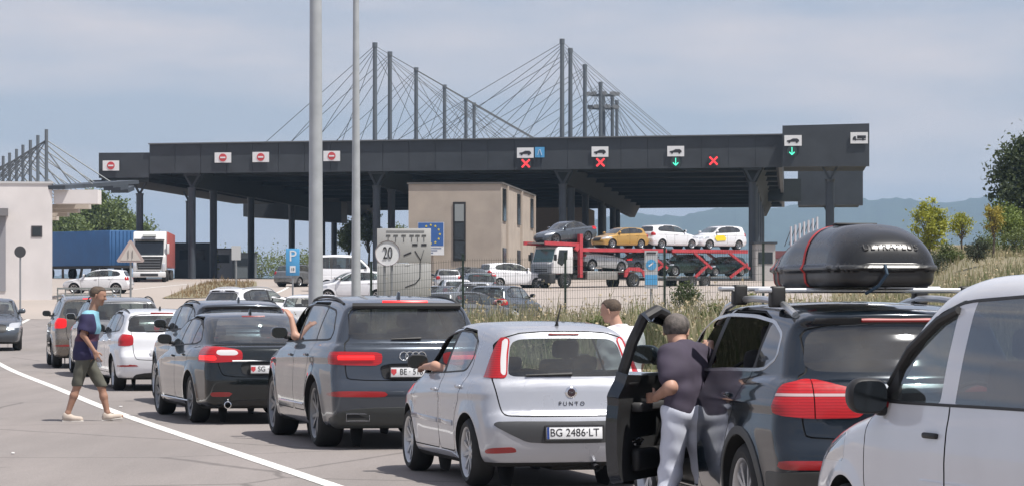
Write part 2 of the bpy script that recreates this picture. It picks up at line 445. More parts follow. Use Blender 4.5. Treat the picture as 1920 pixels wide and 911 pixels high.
def shape_car(sp):
    """cuts the body shell into its parts; returns {part: (V, F, N)}"""
    sh = Shape(sp); sp['_sh'] = sh; h = sp['h']; L_ = sp['L']
    P, Q, N = surfnet(sh, (-.12, -h/2, .04), (L_+.12, sh.hw+.12, sp['H']+.12), h)
    c = P[:, 1] < h*.45
    P[:, 1] = np.where(c & (np.abs(N[:, 1]) < .9), 0, P[:, 1]); N[c, 1] = 0
    pm = PM(P, Q, N); R = sp['R']
    for xw in (sh.xr, sh.xf):
        pm.split(lambda V, N: np.maximum(np.sqrt((V[:, 0]-xw)**2+(V[:, 2]-R)**2)-sh.Ra, .42-V[:, 1]), 'arch')
    pm.split(lambda V, N: np.maximum(V[:, 2]-.24, N[:, 2]+.55), 'underbody')
    zc = sp['zc']; xg = sp.get('wsx', L_*.55)
    wst = sp.get('ws', [(zc, .66), (sp['H'], .56)])
    pm.split(lambda V, N: np.maximum.reduce([zc+.05-V[:, 2], V[:, 1]-np.interp(V[:, 2], [p[0] for p in wst], [p[1]*sp['W']/1.75 for p in wst]), .33-N[:, 0], xg-V[:, 0], V[:, 2]-(sp['H']-.07)]), 'windshield')
    if 'rwin' in sp:
        P_ = chaikin(sp['rwin'], 2, .15); pm.split(frear(P_, sp['rwx']), 'rear_window')
    dlo = chaikin(sp['dlo'], 2, .12); sd = lambda V: np.maximum(sdpoly(dlo, V[:, 0], V[:, 2]), .3-V[:, 1])
    cuts = sp['pillars']                                             # x of the pillars, front to back
    edges = [99]+[x for p in cuts for x in (p[0]+p[1], p[0]-p[1])]+[-99]
    names = sp.get('winnames', ['front_window', 'rear_side_window', 'quarter_window', 'extra_window'])
    for i in range(0, len(edges), 2):
        pm.split(lambda V, N: np.maximum.reduce([sd(V), V[:, 0]-edges[i], edges[i+1]-V[:, 0]]), names[i//2])
    pm.split(lambda V, N: sd(V), 'pillar')
    tw = sp.get('trim', .018)
    pm.split(lambda V, N: sd(V)-tw, 'window_trim')
    for nm, kind, poly, lim in sp.get('cuts', []):
        P_ = chaikin(poly, 2, .14); f = {'side': lambda V, N: fside(P_, lim)(V, N), 'rear': frear(P_, lim), 'front': ffront(P_, lim)}[kind]
        pm.split(f, nm, sp.get('among', ('body',)))
    if sp.get('archtrim'):
        for xw in (sh.xr, sh.xf):
            pm.split(lambda V, N: np.maximum(np.sqrt((V[:, 0]-xw)**2+(V[:, 2]-R)**2)-sh.Ra-sp['archtrim'], .5-V[:, 1]), 'arch_trim', ('body', 'bumper'))
    gp = .0058
    for nm, poly in sp['doors']:
        P_ = chaikin(poly, 1, .06)
        pm.split(lambda V, N: np.maximum(sdpoly(P_, V[:, 0], V[:, 2])-gp, .3-V[:, 1]), 'gap')
        pm.split(lambda V, N: np.maximum(sdpoly(P_, V[:, 0], V[:, 2])+gp, .3-V[:, 1]), nm, ('gap',)); pm.ren('gap', 'gaps')
    if 'gate' in sp:
        P_ = chaikin(sp['gate'], 2, .15); x_ = sp['gatex']
        pm.split(lambda V, N: np.maximum(sdpoly(P_, V[:, 1], V[:, 2])-gp, V[:, 0]-x_-gp), 'gap')
        pm.split(lambda V, N: np.maximum(sdpoly(P_, V[:, 1], V[:, 2])+gp, V[:, 0]-x_+gp), 'tailgate', ('gap',)); pm.ren('gap', 'gaps')
    if 'bonnet' in sp:
        zb = sp['bonnet']; wb_ = sp['W']/2
        f = lambda V: np.maximum.reduce([np.abs(V[:, 1])-(wb_-.19), sp['bx'][0]-V[:, 0], V[:, 0]-sp['bx'][1], .3-V[:, 2]*1.0])
        pm.split(lambda V, N: np.maximum(f(V)-gp, .2-N[:, 2]), 'gap'); pm.split(lambda V, N: np.maximum(f(V)+gp, .2-N[:, 2]), 'bonnet', ('gap',)); pm.ren('gap', 'gaps')
    for nm, src, k, a, b in sp.get('bands', []):              # narrow bands: two one-sided cuts
        pm.split(lambda V, N: V[:, k]-b, 'tmp', (src,)); pm.split(lambda V, N: V[:, k]-a, src, ('tmp',)); pm.ren('tmp', nm)
    pm.ren('gaps', 'gap')
    return sh, pm
def comps(V, G, N):
    par = list(range(len(V)))
    def fd(i):
        while par[i] != i: par[i] = par[par[i]]; i = par[i]
        return i
    key = {}
    for i, v in enumerate(V):
        k = (round(v[0], 4), round(v[1], 4), round(v[2], 4))
        if k in key: par[fd(i)] = fd(key[k])
        else: key[k] = i
    for f in G:
        r = fd(f[0])
        for i in f[1:]: par[fd(i)] = r
    gr = {}
    for f in G: gr.setdefault(fd(f[0]), []).append(f)
    out = []
    for fs in sorted(gr.values(), key=len, reverse=True):
        if len(fs) < 4 and out: continue
        mp = {}; 
        for f in fs:
            for i in f: mp.setdefault(i, len(mp))
        ids = list(mp); out.append((np.array([V[i] for i in ids]), [tuple(mp[i] for i in f) for f in fs], np.array([N[i] for i in ids])))
    return out

OFFS = {'gap': (-.006, 0), 'tail_light': (.006, .02), 'tail_light_inner': (.006, .02), 'light_stripe': (.008, .012), 'reflector': (.003, .01), 'plate_recess': (-.012, -.02), 'arch_trim': (.008, .02),
        'sill': (.008, .02), 'bumper_trim': (.006, .014), 'headlight': (.002, .01), 'grille': (-.008, 0), 'window_trim': (.003, .008), 'lit_lamp': (.008, .012),
        'spoiler': (.004, .01)}
SIDED = {'front_door', 'rear_door', 'front_window', 'rear_side_window', 'quarter_window', 'extra_window', 'tail_light', 'reflector', 'headlight', 'sill', 'tail_light_inner', 'light_stripe', 'lit_lamp', 'side_light'}
def car_meshes(sp):
    if '_m' in sp: return sp['_m']
    sh, pm = shape_car(sp); out = {}; sp['_pm'] = pm
    for t in sorted(set(pm.T)):
        if t == 'arch': continue
        o, k = OFFS.get(t, (0, 0))
        if t in SIDED:
            g_ = (lambda r: comps(*r)[0]) if t in ('front_door', 'rear_door') else (lambda r: r)
            out[t] = [mesh(t, V, F_, normals=N) for V, F_, N in (g_(pm.get(t, o, k)), g_(pm.get(t, o, k, mirror=True)))]
        elif t in ('arch_trim', 'bumper_trim', 'window_trim', 'pillar', 'plate_recess', 'spoiler', 'grille'):
            out[t] = [mesh(t, V, F_, normals=N) for V, F_, N in comps(*pm.get(t, o, k, both=True))]
        else:
            V, F_, N = pm.get(t, o, k, both=True); out[t] = [mesh(t, V, F_, normals=N)]
    # wheel wells, grown from the cut rim of each arch
    V, F_, _ = pm.get('arch'); ed = {}
    for f in F_:
        for a, b in zip(f, f[1:]+f[:1]):
            if (b, a) in ed: del ed[(b, a)]
            else: ed[(a, b)] = 1
    out['wheel_well'] = []
    for xw in (sh.xr, sh.xf):
        for sy in (1, -1):
            mb = MB()
            for a, b in ed:
                p, q = V[a], V[b]
                if abs(p[0]-xw) > 1.0 or max(p[2], q[2]) < .2 or abs(p[1]-.42) < .01 and abs(q[1]-.42) < .01: continue
                mb.add([(p[0], sy*p[1], p[2]), (q[0], sy*q[1], q[2]), (q[0], sy*.46, q[2]), (p[0], sy*.46, p[2])], [(0, 1, 2, 3)])
            n = 24; mb.add([(xw, sy*.46, sp['R'])]+[(xw+sh.Ra*math.cos(2*PI*j/n), sy*.46, sp['R']+sh.Ra*math.sin(2*PI*j/n)) for j in range(n)], [(0, 1+j, 1+(j+1) % n) for j in range(n)])
            me_ = mb.me('wheel_well'); bm = bmesh.new(); bm.from_mesh(me_); bmesh.ops.remove_doubles(bm, verts=bm.verts, dist=.03); bm.to_mesh(me_); bm.free(); out['wheel_well'].append(me_)
    sp['_m'] = out; return out

WHEELS = {}
def wheel_meshes(R, rim, wd, style):
    key = (R, rim, wd, style)
    if key in WHEELS: return WHEELS[key]
    hw = wd/2; n = 36
    ty = MB().lathe([(rim-.01, -hw+.02), (rim+.01, -hw), (R*.5+rim*.5, -hw-.008), (R-.03, -hw+.005), (R-.008, -hw+.03), (R, -hw+.06), (R, hw-.06),
                     (R-.008, hw-.03), (R-.03, hw-.005), (R*.5+rim*.5, hw+.008), (rim+.01, hw), (rim-.01, hw-.02)], n)
    rm = MB().lathe([(rim-.012, -hw+.03), (rim-.035, -.02), (rim-.035, hw-.05), (rim-.012, hw-.012), (rim, hw-.004), (rim+.012, hw-.002), (rim+.012, hw-.02)], n)
    rm.lathe([(0, hw-.028), (.035, hw-.03), (.055, hw-.035), (.07, hw-.06), (.07, hw-.1)], 20)
    k, pair = {'five': (5, True), 'ten': (10, False), 'seven': (7, False), 'steel': (9, False)}[style]
    for i in range(k):
        a = 2*PI*i/k+.3
        for da in ((-.16, .16) if pair else (0,)):
            r0 = .05; r1 = rim-.018; w0 = .035 if pair else .03; w1 = .042 if pair else (.05 if style == 'seven' else .03)
            if style == 'steel': w0, w1 = .04, .075
            c0, s0 = math.cos(a+da*.6), math.sin(a+da*.6); c1, s1 = math.cos(a+da*1.5), math.sin(a+da*1.5)
            y0, y1 = hw-.032, hw-.016; th = .03
            V = []
            for (r, c, s_, wv, y) in ((r0, c0, s0, w0, y0), (r1, c1, s1, w1, y1)):
                for sg, yy in ((-1, y), (1, y), (1, y-th), (-1, y-th)):
                    V.append((r*c-sg*wv/2*s_, yy-(.004 if abs(sg) else 0), r*s_+sg*wv/2*c))
            rm.add(V, [(0, 1, 2, 3), (7, 6, 5, 4), (0, 4, 5, 1), (1, 5, 6, 2), (2, 6, 7, 3), (3, 7, 4, 0)])
    hb = MB().lathe([(0, .02), (rim*.62, .02), (rim*.62, .0), (rim-.03, -.01), (rim-.03, -.06), (0, -.06)], 24)
    WHEELS[key] = (ty.me('tyre', smooth=True), rm.me('rim', smooth=True), hb.me('wheel', smooth=True)); return WHEELS[key]

_small = {}
def rbox_me(d, bev):
    k = (tuple(d), bev)
    if k not in _small: _small[k] = MB().box((0, 0, 0), d).me('piece', bevel=bev)
    return _small[k]
def mirror_me():
    if 'mir' not in _small:
        def Fn(x, y, z):
            d = smax(smax(np.abs(y)-.105+.02*x, np.abs(z-.02*y)-.072-.15*np.maximum(x, 0)*0, .06), np.abs(x)-.075, .05)
            return smax(d, (np.sqrt(((x+.03)/.14)**2+(y/.125)**2+(z/.09)**2)-1)*.08, .03)
        P, Q, N = surfnet(Fn, (-.16, -.17, -.14), (.16, .17, .14), .012); _small['mir'] = mesh('mirror', P, Q, normals=N)
        V = []; n = 20
        for j in range(n):
            a = 2*PI*j/n; V.append((-.083, .088*math.copysign(abs(math.cos(a))**.6, math.cos(a)), .06*math.copysign(abs(math.sin(a))**.6, math.sin(a))))
        _small['mirg'] = mesh('mirror_glass', V, [tuple(range(n-1, -1, -1))])
    return _small['mir'], _small['mirg']
MIRGLASS = M('mirror_silver', (.055, .062, .066), .08, 1.0)  # near-black tint stands in for reflections of dark surroundings not modelled

def plate(parent, x, y, z, txt, w=.52, h=.112, flip=True, tilt=0.0, ink=INK, size=.088, crest=0.0):
    p = obj('number_plate', rbox_me((.012, w, h), .004), PLATE, parent, (x, y, z), (0, tilt, 0))
    if txt:
        fr = MB().box((0, 0, h/2+.006), (.018, w+.024, .012)).box((0, 0, -h/2-.006), (.018, w+.024, .012)).box((0, w/2+.006, 0), (.018, .012, h)).box((0, -w/2-.006, 0), (.018, .012, h))
        fr.build('plate_frame', PLASTIC, p)
        t = obj('lettering', text_mesh(txt, size, .0012), ink, p, (-.0078, -crest/2, 0), (PI/2, 0, -PI/2))
        ww = max(t.dimensions.x, .01); t.scale = (min(1.25, (w-.07-crest)/ww), 1.12, 1)
    return p

def car(sp, name, label, cat, pm, loc, heading, remap=None, lit=None, group=None, detail=True, rimmat=None, parts=None, skip=(), z=None, tilt=(0, 0)):
    """heading: degrees to the left of the camera's view axis; loc: ground point under the mid of the wheelbase"""
    ms = car_meshes(sp); sh = sp['_sh']; mid = (sh.xr+sh.xf)/2
    root = empty(name, (loc[0], loc[1], terr(loc[0], loc[1]) if z is None else z), rad(90+heading), label=label, cat=cat, group=group)
    root.rotation_euler = (rad(tilt[0]), rad(tilt[1]), rad(90+heading))
    off = (-mid, 0, 0); remap = remap or {}
    mt = {'body': pm, 'front_door': pm, 'rear_door': pm, 'tailgate': pm, 'bonnet': pm, 'underbody': UNDER, 'gap': DARKGAP, 'windshield': GLASS, 'rear_window': GLASS, 'front_window': GLASS,
          'rear_side_window': GLASS, 'quarter_window': GLASS, 'extra_window': GLASS, 'pillar': PLASTIC, 'window_trim': PLASTIC, 'tail_light': REDLENS, 'tail_light_inner': CLEARLENS, 'light_stripe': CLEARLENS,
          'reflector': REDDIM, 'bumper': pm, 'bumper_trim': PLASTIC, 'plate_recess': PLASTIC, 'arch_trim': PLASTIC, 'sill': pm, 'headlight': HEADL, 'grille': PLASTIC, 'wheel_well': UNDER,
          'spoiler': PLASTIC, 'lit_lamp': REDLIT, 'side_light': ORANGE}
    mt.update(sp.get('mats', {})); mt.update(remap)
    O = {}
    for t, mm in ms.items():
        for i, me in enumerate(mm):
            if t in skip or (t, i) in skip: continue
            o = obj({'gap': 'shut_lines', 'lit_lamp': 'brake_lamp', 'rear_side_window': 'rear_door_window'}.get(t, t), me, mt[t], root, off); O[(t, i)] = o
    R, rim = sp['R'], sp['rim']; ty, rm, hb = wheel_meshes(R, rim, sp.get('tw', .21), sp.get('style', 'five'))
    ytr = sp['W']/2-sp.get('tw', .21)/2-sp.get('wheel_in', .035)
    for xw in (sh.xr, sh.xf):
        for sy in (1, -1):
            hbo = obj('wheel', hb, UNDER, root, (xw-mid, sy*ytr, R), (0, 0.7*xw, 0 if sy > 0 else PI))
            obj('tyre', ty, RUBBER, hbo); obj('rim', rm, rimmat or sp.get('rimmat', ALLOY), hbo)
    root['_mid'] = mid
    if detail:
        # cabin
        for sy in (1, -1):
            s_ = obj('seat', rbox_me((.5, .5, .16), .05), SEATF, root, (sp['seatx']-mid, sy*.37, .52*sp['H']/1.6+sp.get('seat_up', .04)))
            obj('seat_back', rbox_me((.14, .48, .58), .05), SEATF, s_, (-.26, 0, .32), (0, rad(-14), 0))
            obj('headrest', rbox_me((.10, .26, .17), .045), SEATF, s_, (-.36, 0, .70), (0, rad(-10), 0))
        b_ = obj('rear_bench', rbox_me((.16, 1.2, .56), .05), SEATF, root, (sp['seatx']-.98-mid, 0, .78*sp['H']/1.6+sp.get('seat_up', .04)), (0, rad(-16), 0))
        for sy in (-.36, .36): obj('headrest', rbox_me((.09, .24, .14), .04), SEATF, b_, (0, sy, .35))
        obj('dashboard', rbox_me((.42, 1.36, .24), .07), SEATF, root, (sp['seatx']+.78-mid, 0, sp['zc']-.12))
        sw = MB().tube([(.0, .185*math.cos(a), .185*math.sin(a)) for a in np.linspace(0, 2*PI, 25)], .014, 6, cap=False).box((0, 0, 0), (.03, .34, .05))
        sw.build('steering_wheel', PLASTIC, root, loc=(sp['seatx']+.42-mid, .37, sp['zc']-.05), rot=(0, rad(-25), 0), smooth=True)
        # mirrors
        a, g = mirror_me(); mx_, mz = sp['mirror']
        for sy in (1, -1):
            yy = sh.ysurf(mx_, mz-.02)
            mo = obj('mirror', a, remap.get('mirror', sp.get('mirrormat', pm)), root, (mx_-mid, sy*(yy+.125), mz+.03), (0, 0, rad(-8*sy)))
            obj('mirror_glass', g, MIRGLASS, mo); O[('mirror', 0 if sy > 0 else 1)] = mo
            obj('mirror_foot', rbox_me((.07, .09, .045), .014), PLASTIC, mo, (0, -sy*.10, -.055))
        for hx, hz in sp.get('handles', []):
            for sy in (1, -1):
                yy = sh.ysurf(hx, hz); dn = O.get(('front_door' if hx > sp['pillars'][0][0]-.3 and hx == sp['handles'][0][0] else 'rear_door', 0 if sy > 0 else 1))
                obj('door_handle', rbox_me((.17, .03, .032), .012), sp.get('handlemat', pm), dn if dn else root, ((hx, sy*(yy+.012), hz) if dn else (hx-mid, sy*(yy+.012), hz)))
    return root, O, sh, mid

def L2(P): return [(x, z) for x, z in P]
# ---- shape tables: x from the rear bumper forwards, z up from the road -------------------------------------------
PUNTO = dict(L=4.07, W=1.70, H=1.49, wb=2.51, ro=.70, R=.312, rim=.222, h=.028, tw=.205, style='ten', zc=.96, seatx=2.05, wheel_in=.02,
    low=[(.12, .20), (.03, .34), (.0, .56), (.05, .68), (.085, .70), (.13, .96), (.30, 1.02), (1.5, 1.0), (2.75, .97), (3.1, .95), (3.55, .85), (3.9, .68), (4.05, .52), (4.06, .36), (3.95, .20), (3.3, .17), (.7, .18)],
    gh=[(.12, .86), (.17, 1.02), (.36, 1.36), (.40, 1.43), (.75, 1.475), (1.4, 1.50), (2.0, 1.475), (2.4, 1.37), (2.85, 1.13), (3.22, .93), (3.2, .7), (.3, .7)],
    side=[(.15, .07), (.3, .025), (.5, 0), (.75, .0), (.92, .02), (1.02, .05), (1.3, .08)], plan=[(0, .10), (.5, .035), (1.0, .0), (2.8, 0), (3.4, .03), (4.07, .15)],
    gside=[(.8, .02), (.97, .055), (1.2, .135), (1.38, .215), (1.5, .30)], gplan=[(0, .12), (.5, .06), (1.1, .0), (2.3, 0), (3.1, .04)], kr=.16, kf=.3, kgr=.20, kgf=.32, r=.13, rg=.09, blend=.02,
    dlo=[(.92, 1.17), (1.02, 1.05), (1.7, 1.02), (2.62, .99), (2.86, 1.0), (2.55, 1.2), (2.22, 1.345), (1.8, 1.395), (1.3, 1.385), (1.0, 1.32)], pillars=[(1.79, .04)], trim=.014,
    rwin=[(-.6, 1.005), (.50, 1.005), (.555, 1.03), (.50, 1.30), (.41, 1.345), (-.6, 1.355)], rwx=.5,
    cuts=[('tail_light_inner', 'rear', [(.57, 1.02), (.615, 1.02), (.60, 1.15), (.555, 1.34), (.505, 1.345), (.545, 1.2)], .46), ('tail_light', 'rear', [(.565, .99), (.72, .995), (.95, 1.03), (.95, 1.12), (.75, 1.34), (.49, 1.36), (.53, 1.2)], .46),
          ('reflector', 'rear', [(.50, .335), (.80, .32), (.74, .375), (.54, .385)], .25),
          ('bumper_trim', 'rear', [(-.8, .415), (.40, .415), (.58, .50), (.72, .575), (.70, .615), (-.8, .60)], .3),
          ('sill', 'side', [(1.12, .0), (2.78, .0), (2.78, .29), (1.12, .29)], .4),
          ('headlight', 'front', [(.42, .62), (.72, .66), (.76, .82), (.60, .80)], 3.2), ('grille', 'front', [(-.4, .30), (.5, .30), (.55, .42), (-.4, .42)], 3.8)],
    doors=[('front_door', [(1.79, .30), (2.88, .30), (2.98, .55), (2.98, .97), (2.60, 1.24), (2.25, 1.40), (1.79, 1.43)]), ('rear_door', [(1.785, .30), (1.785, 1.43), (1.2, 1.41), (.94, 1.30), (.86, 1.1), (1.0, .78), (1.12, .62), (1.18, .30)])],
    gate=[(-.8, .655), (.60, .655), (.64, .70), (.70, .99), (.58, 1.4), (-.8, 1.42)], gatex=.6, bonnet=.9, bx=(3.02, 3.85), mirror=(2.80, 1.06), handles=[(1.95, .85), (1.02, .90)],
    crease=[(0, .86), (2.0, .82), (4.07, .72)])
Q7 = dict(seat_up=.17, L=5.05, W=1.97, H=1.73, wb=2.99, ro=1.06, R=.388, rim=.280, h=.03, tw=.285, style='five', zc=1.13, seatx=2.55, rimmat=ALLOY_DK,
    low=[(.16, .24), (.05, .38), (.01, .66), (.05, .76), (.07, .80), (.10, 1.12), (.20, 1.21), (1.6, 1.17), (3.2, 1.13), (3.7, 1.12), (4.3, 1.03), (4.85, .90), (5.02, .70), (5.04, .42), (4.9, .25), (4.2, .22), (.9, .23)],
    gh=[(.15, 1.0), (.20, 1.2), (.42, 1.58), (.44, 1.645), (.8, 1.70), (1.7, 1.735), (2.6, 1.715), (3.0, 1.62), (3.4, 1.38), (3.8, 1.12), (3.8, .8), (.3, .8)],
    side=[(.2, .07), (.4, .02), (.6, 0), (.85, .005), (1.05, .02), (1.16, .05), (1.4, .09)], plan=[(0, .10), (.6, .03), (1.2, 0), (3.6, 0), (4.3, .03), (5.05, .16)],
    gside=[(.9, .03), (1.15, .065), (1.4, .15), (1.6, .24), (1.73, .33)], gplan=[(0, .11), (.7, .05), (1.4, 0), (2.8, 0), (3.8, .05)], kr=.11, kgr=.13, kf=.24, kgf=.26, r=.10, rg=.08, blend=.02,
    dlo=[(.62, 1.33), (.66, 1.24), (1.7, 1.22), (3.2, 1.18), (3.40, 1.19), (3.1, 1.42), (2.78, 1.57), (2.3, 1.61), (1.5, 1.605), (.85, 1.55)], pillars=[(2.35, .045), (1.28, .025)], trim=.02,
    rwin=[(-.6, 1.235), (.62, 1.235), (.70, 1.26), (.645, 1.52), (.56, 1.575), (-.6, 1.585)], rwx=.7,
    cuts=[('tail_light', 'rear', [(.36, .945), (.86, .955), (1.1, .98), (1.1, 1.08), (.86, 1.105), (.34, 1.095)], .36), ('reflector', 'rear', [(.30, .595), (.95, .60), (.90, .665), (.30, .66)], .5),
          ('plate_recess', 'rear', [(-.6, .78), (.34, .78), (.38, .97), (-.6, .97)], .4), ('bumper_trim', 'rear', [(-.9, .1), (.98, .1), (.86, .47), (-.9, .50)], .42),
          ('headlight', 'front', [(.5, .74), (.95, .78), (.95, .92), (.5, .88)], 4.2), ('grille', 'front', [(-.45, .40), (.45, .40), (.42, .88), (-.42, .88)], 4.8)],
    doors=[('front_door', [(2.35, .40), (3.50, .40), (3.62, .7), (3.62, 1.16), (3.15, 1.46), (2.82, 1.62), (2.35, 1.65)]), ('rear_door', [(2.345, .40), (2.345, 1.65), (1.3, 1.65), (1.26, 1.15), (1.50, .85), (1.62, .40)])],
    gate=[(-.9, .78), (.74, .78), (.76, .9), (.76, 1.18), (.68, 1.24), (.66, 1.62), (-.9, 1.66)], gatex=.7, bonnet=1.05, bx=(3.78, 4.8), mirror=(3.30, 1.25), handles=[(2.55, 1.03), (1.5, 1.05)],
    crease=[(0, 1.05), (2.5, 1.0), (5.05, .93)])
X5 = dict(seat_up=.19, L=4.86, W=1.935, H=1.70, wb=2.93, ro=.94, R=.375, rim=.262, h=.03, tw=.285, style='five', zc=1.14, seatx=2.45, wheel_in=.02, archtrim=.055,
    low=[(.15, .27), (.06, .42), (.0, .62), (.02, .72), (.09, .82), (.12, 1.08), (.22, 1.22), (1.5, 1.17), (3.0, 1.14), (3.5, 1.13), (4.1, 1.04), (4.6, .92), (4.83, .70), (4.84, .44), (4.7, .27), (4.1, .24), (.9, .26)],
    gh=[(.16, 1.0), (.22, 1.22), (.48, 1.54), (.42, 1.60), (.46, 1.635), (.9, 1.68), (1.7, 1.70), (2.4, 1.67), (2.8, 1.58), (3.2, 1.36), (3.55, 1.12), (3.5, .8), (.3, .8)],
    side=[(.2, .07), (.4, .02), (.62, 0), (.85, .0), (1.05, .025), (1.16, .06), (1.4, .10)], plan=[(0, .09), (.6, .02), (1.1, 0), (3.4, 0), (4.1, .03), (4.86, .16)],
    gside=[(.9, .03), (1.15, .07), (1.4, .155), (1.6, .245), (1.75, .33)], gplan=[(0, .11), (.7, .05), (1.3, 0), (2.7, 0), (3.6, .05)], kr=.15, kgr=.17, kf=.26, kgf=.28, r=.11, rg=.09, blend=.02,
    dlo=[(.66, 1.33), (.84, 1.25), (1.7, 1.235), (3.0, 1.19), (3.18, 1.2), (2.9, 1.42), (2.55, 1.555), (2.1, 1.59), (1.4, 1.585), (.95, 1.55), (.72, 1.47)], pillars=[(2.12, .05), (1.02, .022)], trim=.022, mats={},
    rwin=[(-.6, 1.235), (.60, 1.235), (.685, 1.28), (.63, 1.47), (.54, 1.525), (-.6, 1.535)], rwx=.75,
    cuts=[('tail_light', 'rear', [(.34, .94), (.70, .935), (.89, .955), (.93, 1.02), (.915, 1.09), (.84, 1.155), (.70, 1.19), (.62, 1.185), (.34, 1.115)], .33),
          ('reflector', 'rear', [(.56, .605), (.90, .605), (.90, .665), (.58, .665)], .4), ('spoiler', 'rear', [(-.7, 1.552), (.62, 1.548), (.60, 1.59), (-.7, 1.60)], .62),
          ('bumper_trim', 'rear', [(-1.1, .1), (1.1, .1), (1.1, .58), (.5, .60), (.46, .72), (-1.1, .72)], .42), ('sill', 'side', [(1.2, .0), (3.4, .0), (3.4, .36), (1.2, .36)], .4),
          ('headlight', 'front', [(.45, .76), (.95, .80), (.95, .94), (.5, .92)], 4.0), ('grille', 'front', [(-.4, .5), (.4, .5), (.38, .88), (-.38, .88)], 4.5)],
    doors=[('front_door', [(2.12, .38), (3.26, .38), (3.34, .7), (3.34, 1.17), (2.95, 1.46), (2.58, 1.60), (2.12, 1.63)]), ('rear_door', [(2.115, .38), (2.115, 1.63), (1.3, 1.63), (1.03, 1.58), (1.03, 1.2), (1.18, .95), (1.32, .75), (1.36, .38)])],
    gate=[(-.9, .80), (.72, .80), (.74, .9), (.74, 1.2), (.66, 1.24), (.66, 1.55), (-.9, 1.57)], gatex=.7, bonnet=1.05, bx=(3.56, 4.6), mirror=(3.05, 1.27), handles=[(2.32, 1.03), (1.35, 1.06)],
    crease=[(0, 1.02), (2.5, 1.02), (4.86, .95)], bands=[('gaps', 'tail_light', 1, .655, .663), ('light_stripe', 'tail_light', 2, 1.078, 1.096)])
MOND = dict(L=4.78, W=1.885, H=1.50, wb=2.85, ro=1.02, R=.335, rim=.235, h=.036, tw=.235, style='five', zc=1.0, seatx=2.35, rimmat=ALLOY_DK,
    low=[(.16, .22), (.05, .36), (.0, .58), (.03, .70), (.06, .98), (.14, 1.06), (.55, 1.05), (1.5, 1.02), (2.9, .98), (3.4, .96), (4.0, .88), (4.55, .74), (4.74, .56), (4.76, .36), (4.6, .2), (4.0, .18), (.9, .19)],
    gh=[(.30, .9), (.34, 1.06), (.75, 1.28), (1.2, 1.45), (1.7, 1.495), (2.3, 1.49), (2.75, 1.38), (3.2, 1.14), (3.55, .95), (3.5, .7), (.5, .7)],
    side=[(.15, .07), (.3, .025), (.5, 0), (.75, 0), (.95, .03), (1.05, .06), (1.3, .09)], plan=[(0, .13), (.6, .04), (1.2, 0), (3.3, 0), (4.0, .04), (4.78, .17)],
    gside=[(.8, .03), (1.0, .07), (1.2, .15), (1.4, .26), (1.5, .33)], gplan=[(0, .2), (.8, .09), (1.5, 0), (2.7, 0), (3.5, .05)], kr=.14, kgr=.22, kf=.3, kgf=.3, r=.12, rg=.10, blend=.03,
    dlo=[(.98, 1.12), (1.2, 1.075), (2.0, 1.055), (2.9, 1.02), (3.1, 1.03), (2.8, 1.22), (2.45, 1.36), (2.0, 1.40), (1.5, 1.385), (1.15, 1.28)], pillars=[(2.16, .04), (1.36, .02)], trim=.016,
    rwin=[(-.6, 1.09), (.60, 1.09), (.66, 1.12), (.52, 1.38), (.46, 1.42), (-.6, 1.43)], rwx=1.35,
    cuts=[('tail_light_inner', 'rear', [(.40, .93), (.70, .93), (.70, 1.0), (.44, 1.0)], .3), ('lit_lamp', 'rear', [(.70, .86), (.9, .87), (.9, .925), (.70, .925)], .5), ('tail_light', 'rear', [(.36, .85), (.80, .83), (1.1, .88), (1.1, 1.02), (.72, 1.05), (.36, 1.0)], .55), ('reflector', 'rear', [(.5, .38), (.78, .38), (.78, .44), (.5, .44)], .4),
          ('plate_recess', 'rear', [(-.6, .655), (.36, .655), (.40, .84), (-.6, .84)], .4), ('bumper_trim', 'rear', [(-.9, .1), (.7, .1), (.6, .33), (-.9, .35)], .4),
          ('headlight', 'front', [(.5, .62), (.92, .66), (.9, .80), (.55, .78)], 3.9), ('grille', 'front', [(-.4, .28), (.4, .28), (.46, .5), (-.46, .5)], 4.5)],
    doors=[('front_door', [(2.16, .32), (3.26, .32), (3.36, .6), (3.36, 1.0), (2.85, 1.26), (2.5, 1.41), (2.16, 1.44)]), ('rear_door', [(2.155, .32), (2.155, 1.44), (1.5, 1.43), (1.1, 1.27), (1.1, 1.0), (1.35, .7), (1.5, .32)])],
    gate=[(-.9, .64), (.62, .64), (.68, .8), (.72, 1.02), (.72, 1.06), (-.9, 1.07)], gatex=.5, bonnet=.95, bx=(3.5, 4.5), mirror=(3.02, 1.08), handles=[(2.35, .89), (1.5, .92)],
    crease=[(0, .93), (2.5, .88), (4.78, .78)])
def mk(base, **k):
    d = {a: b for a, b in base.items() if not a.startswith('_')}; d.update(k); return d
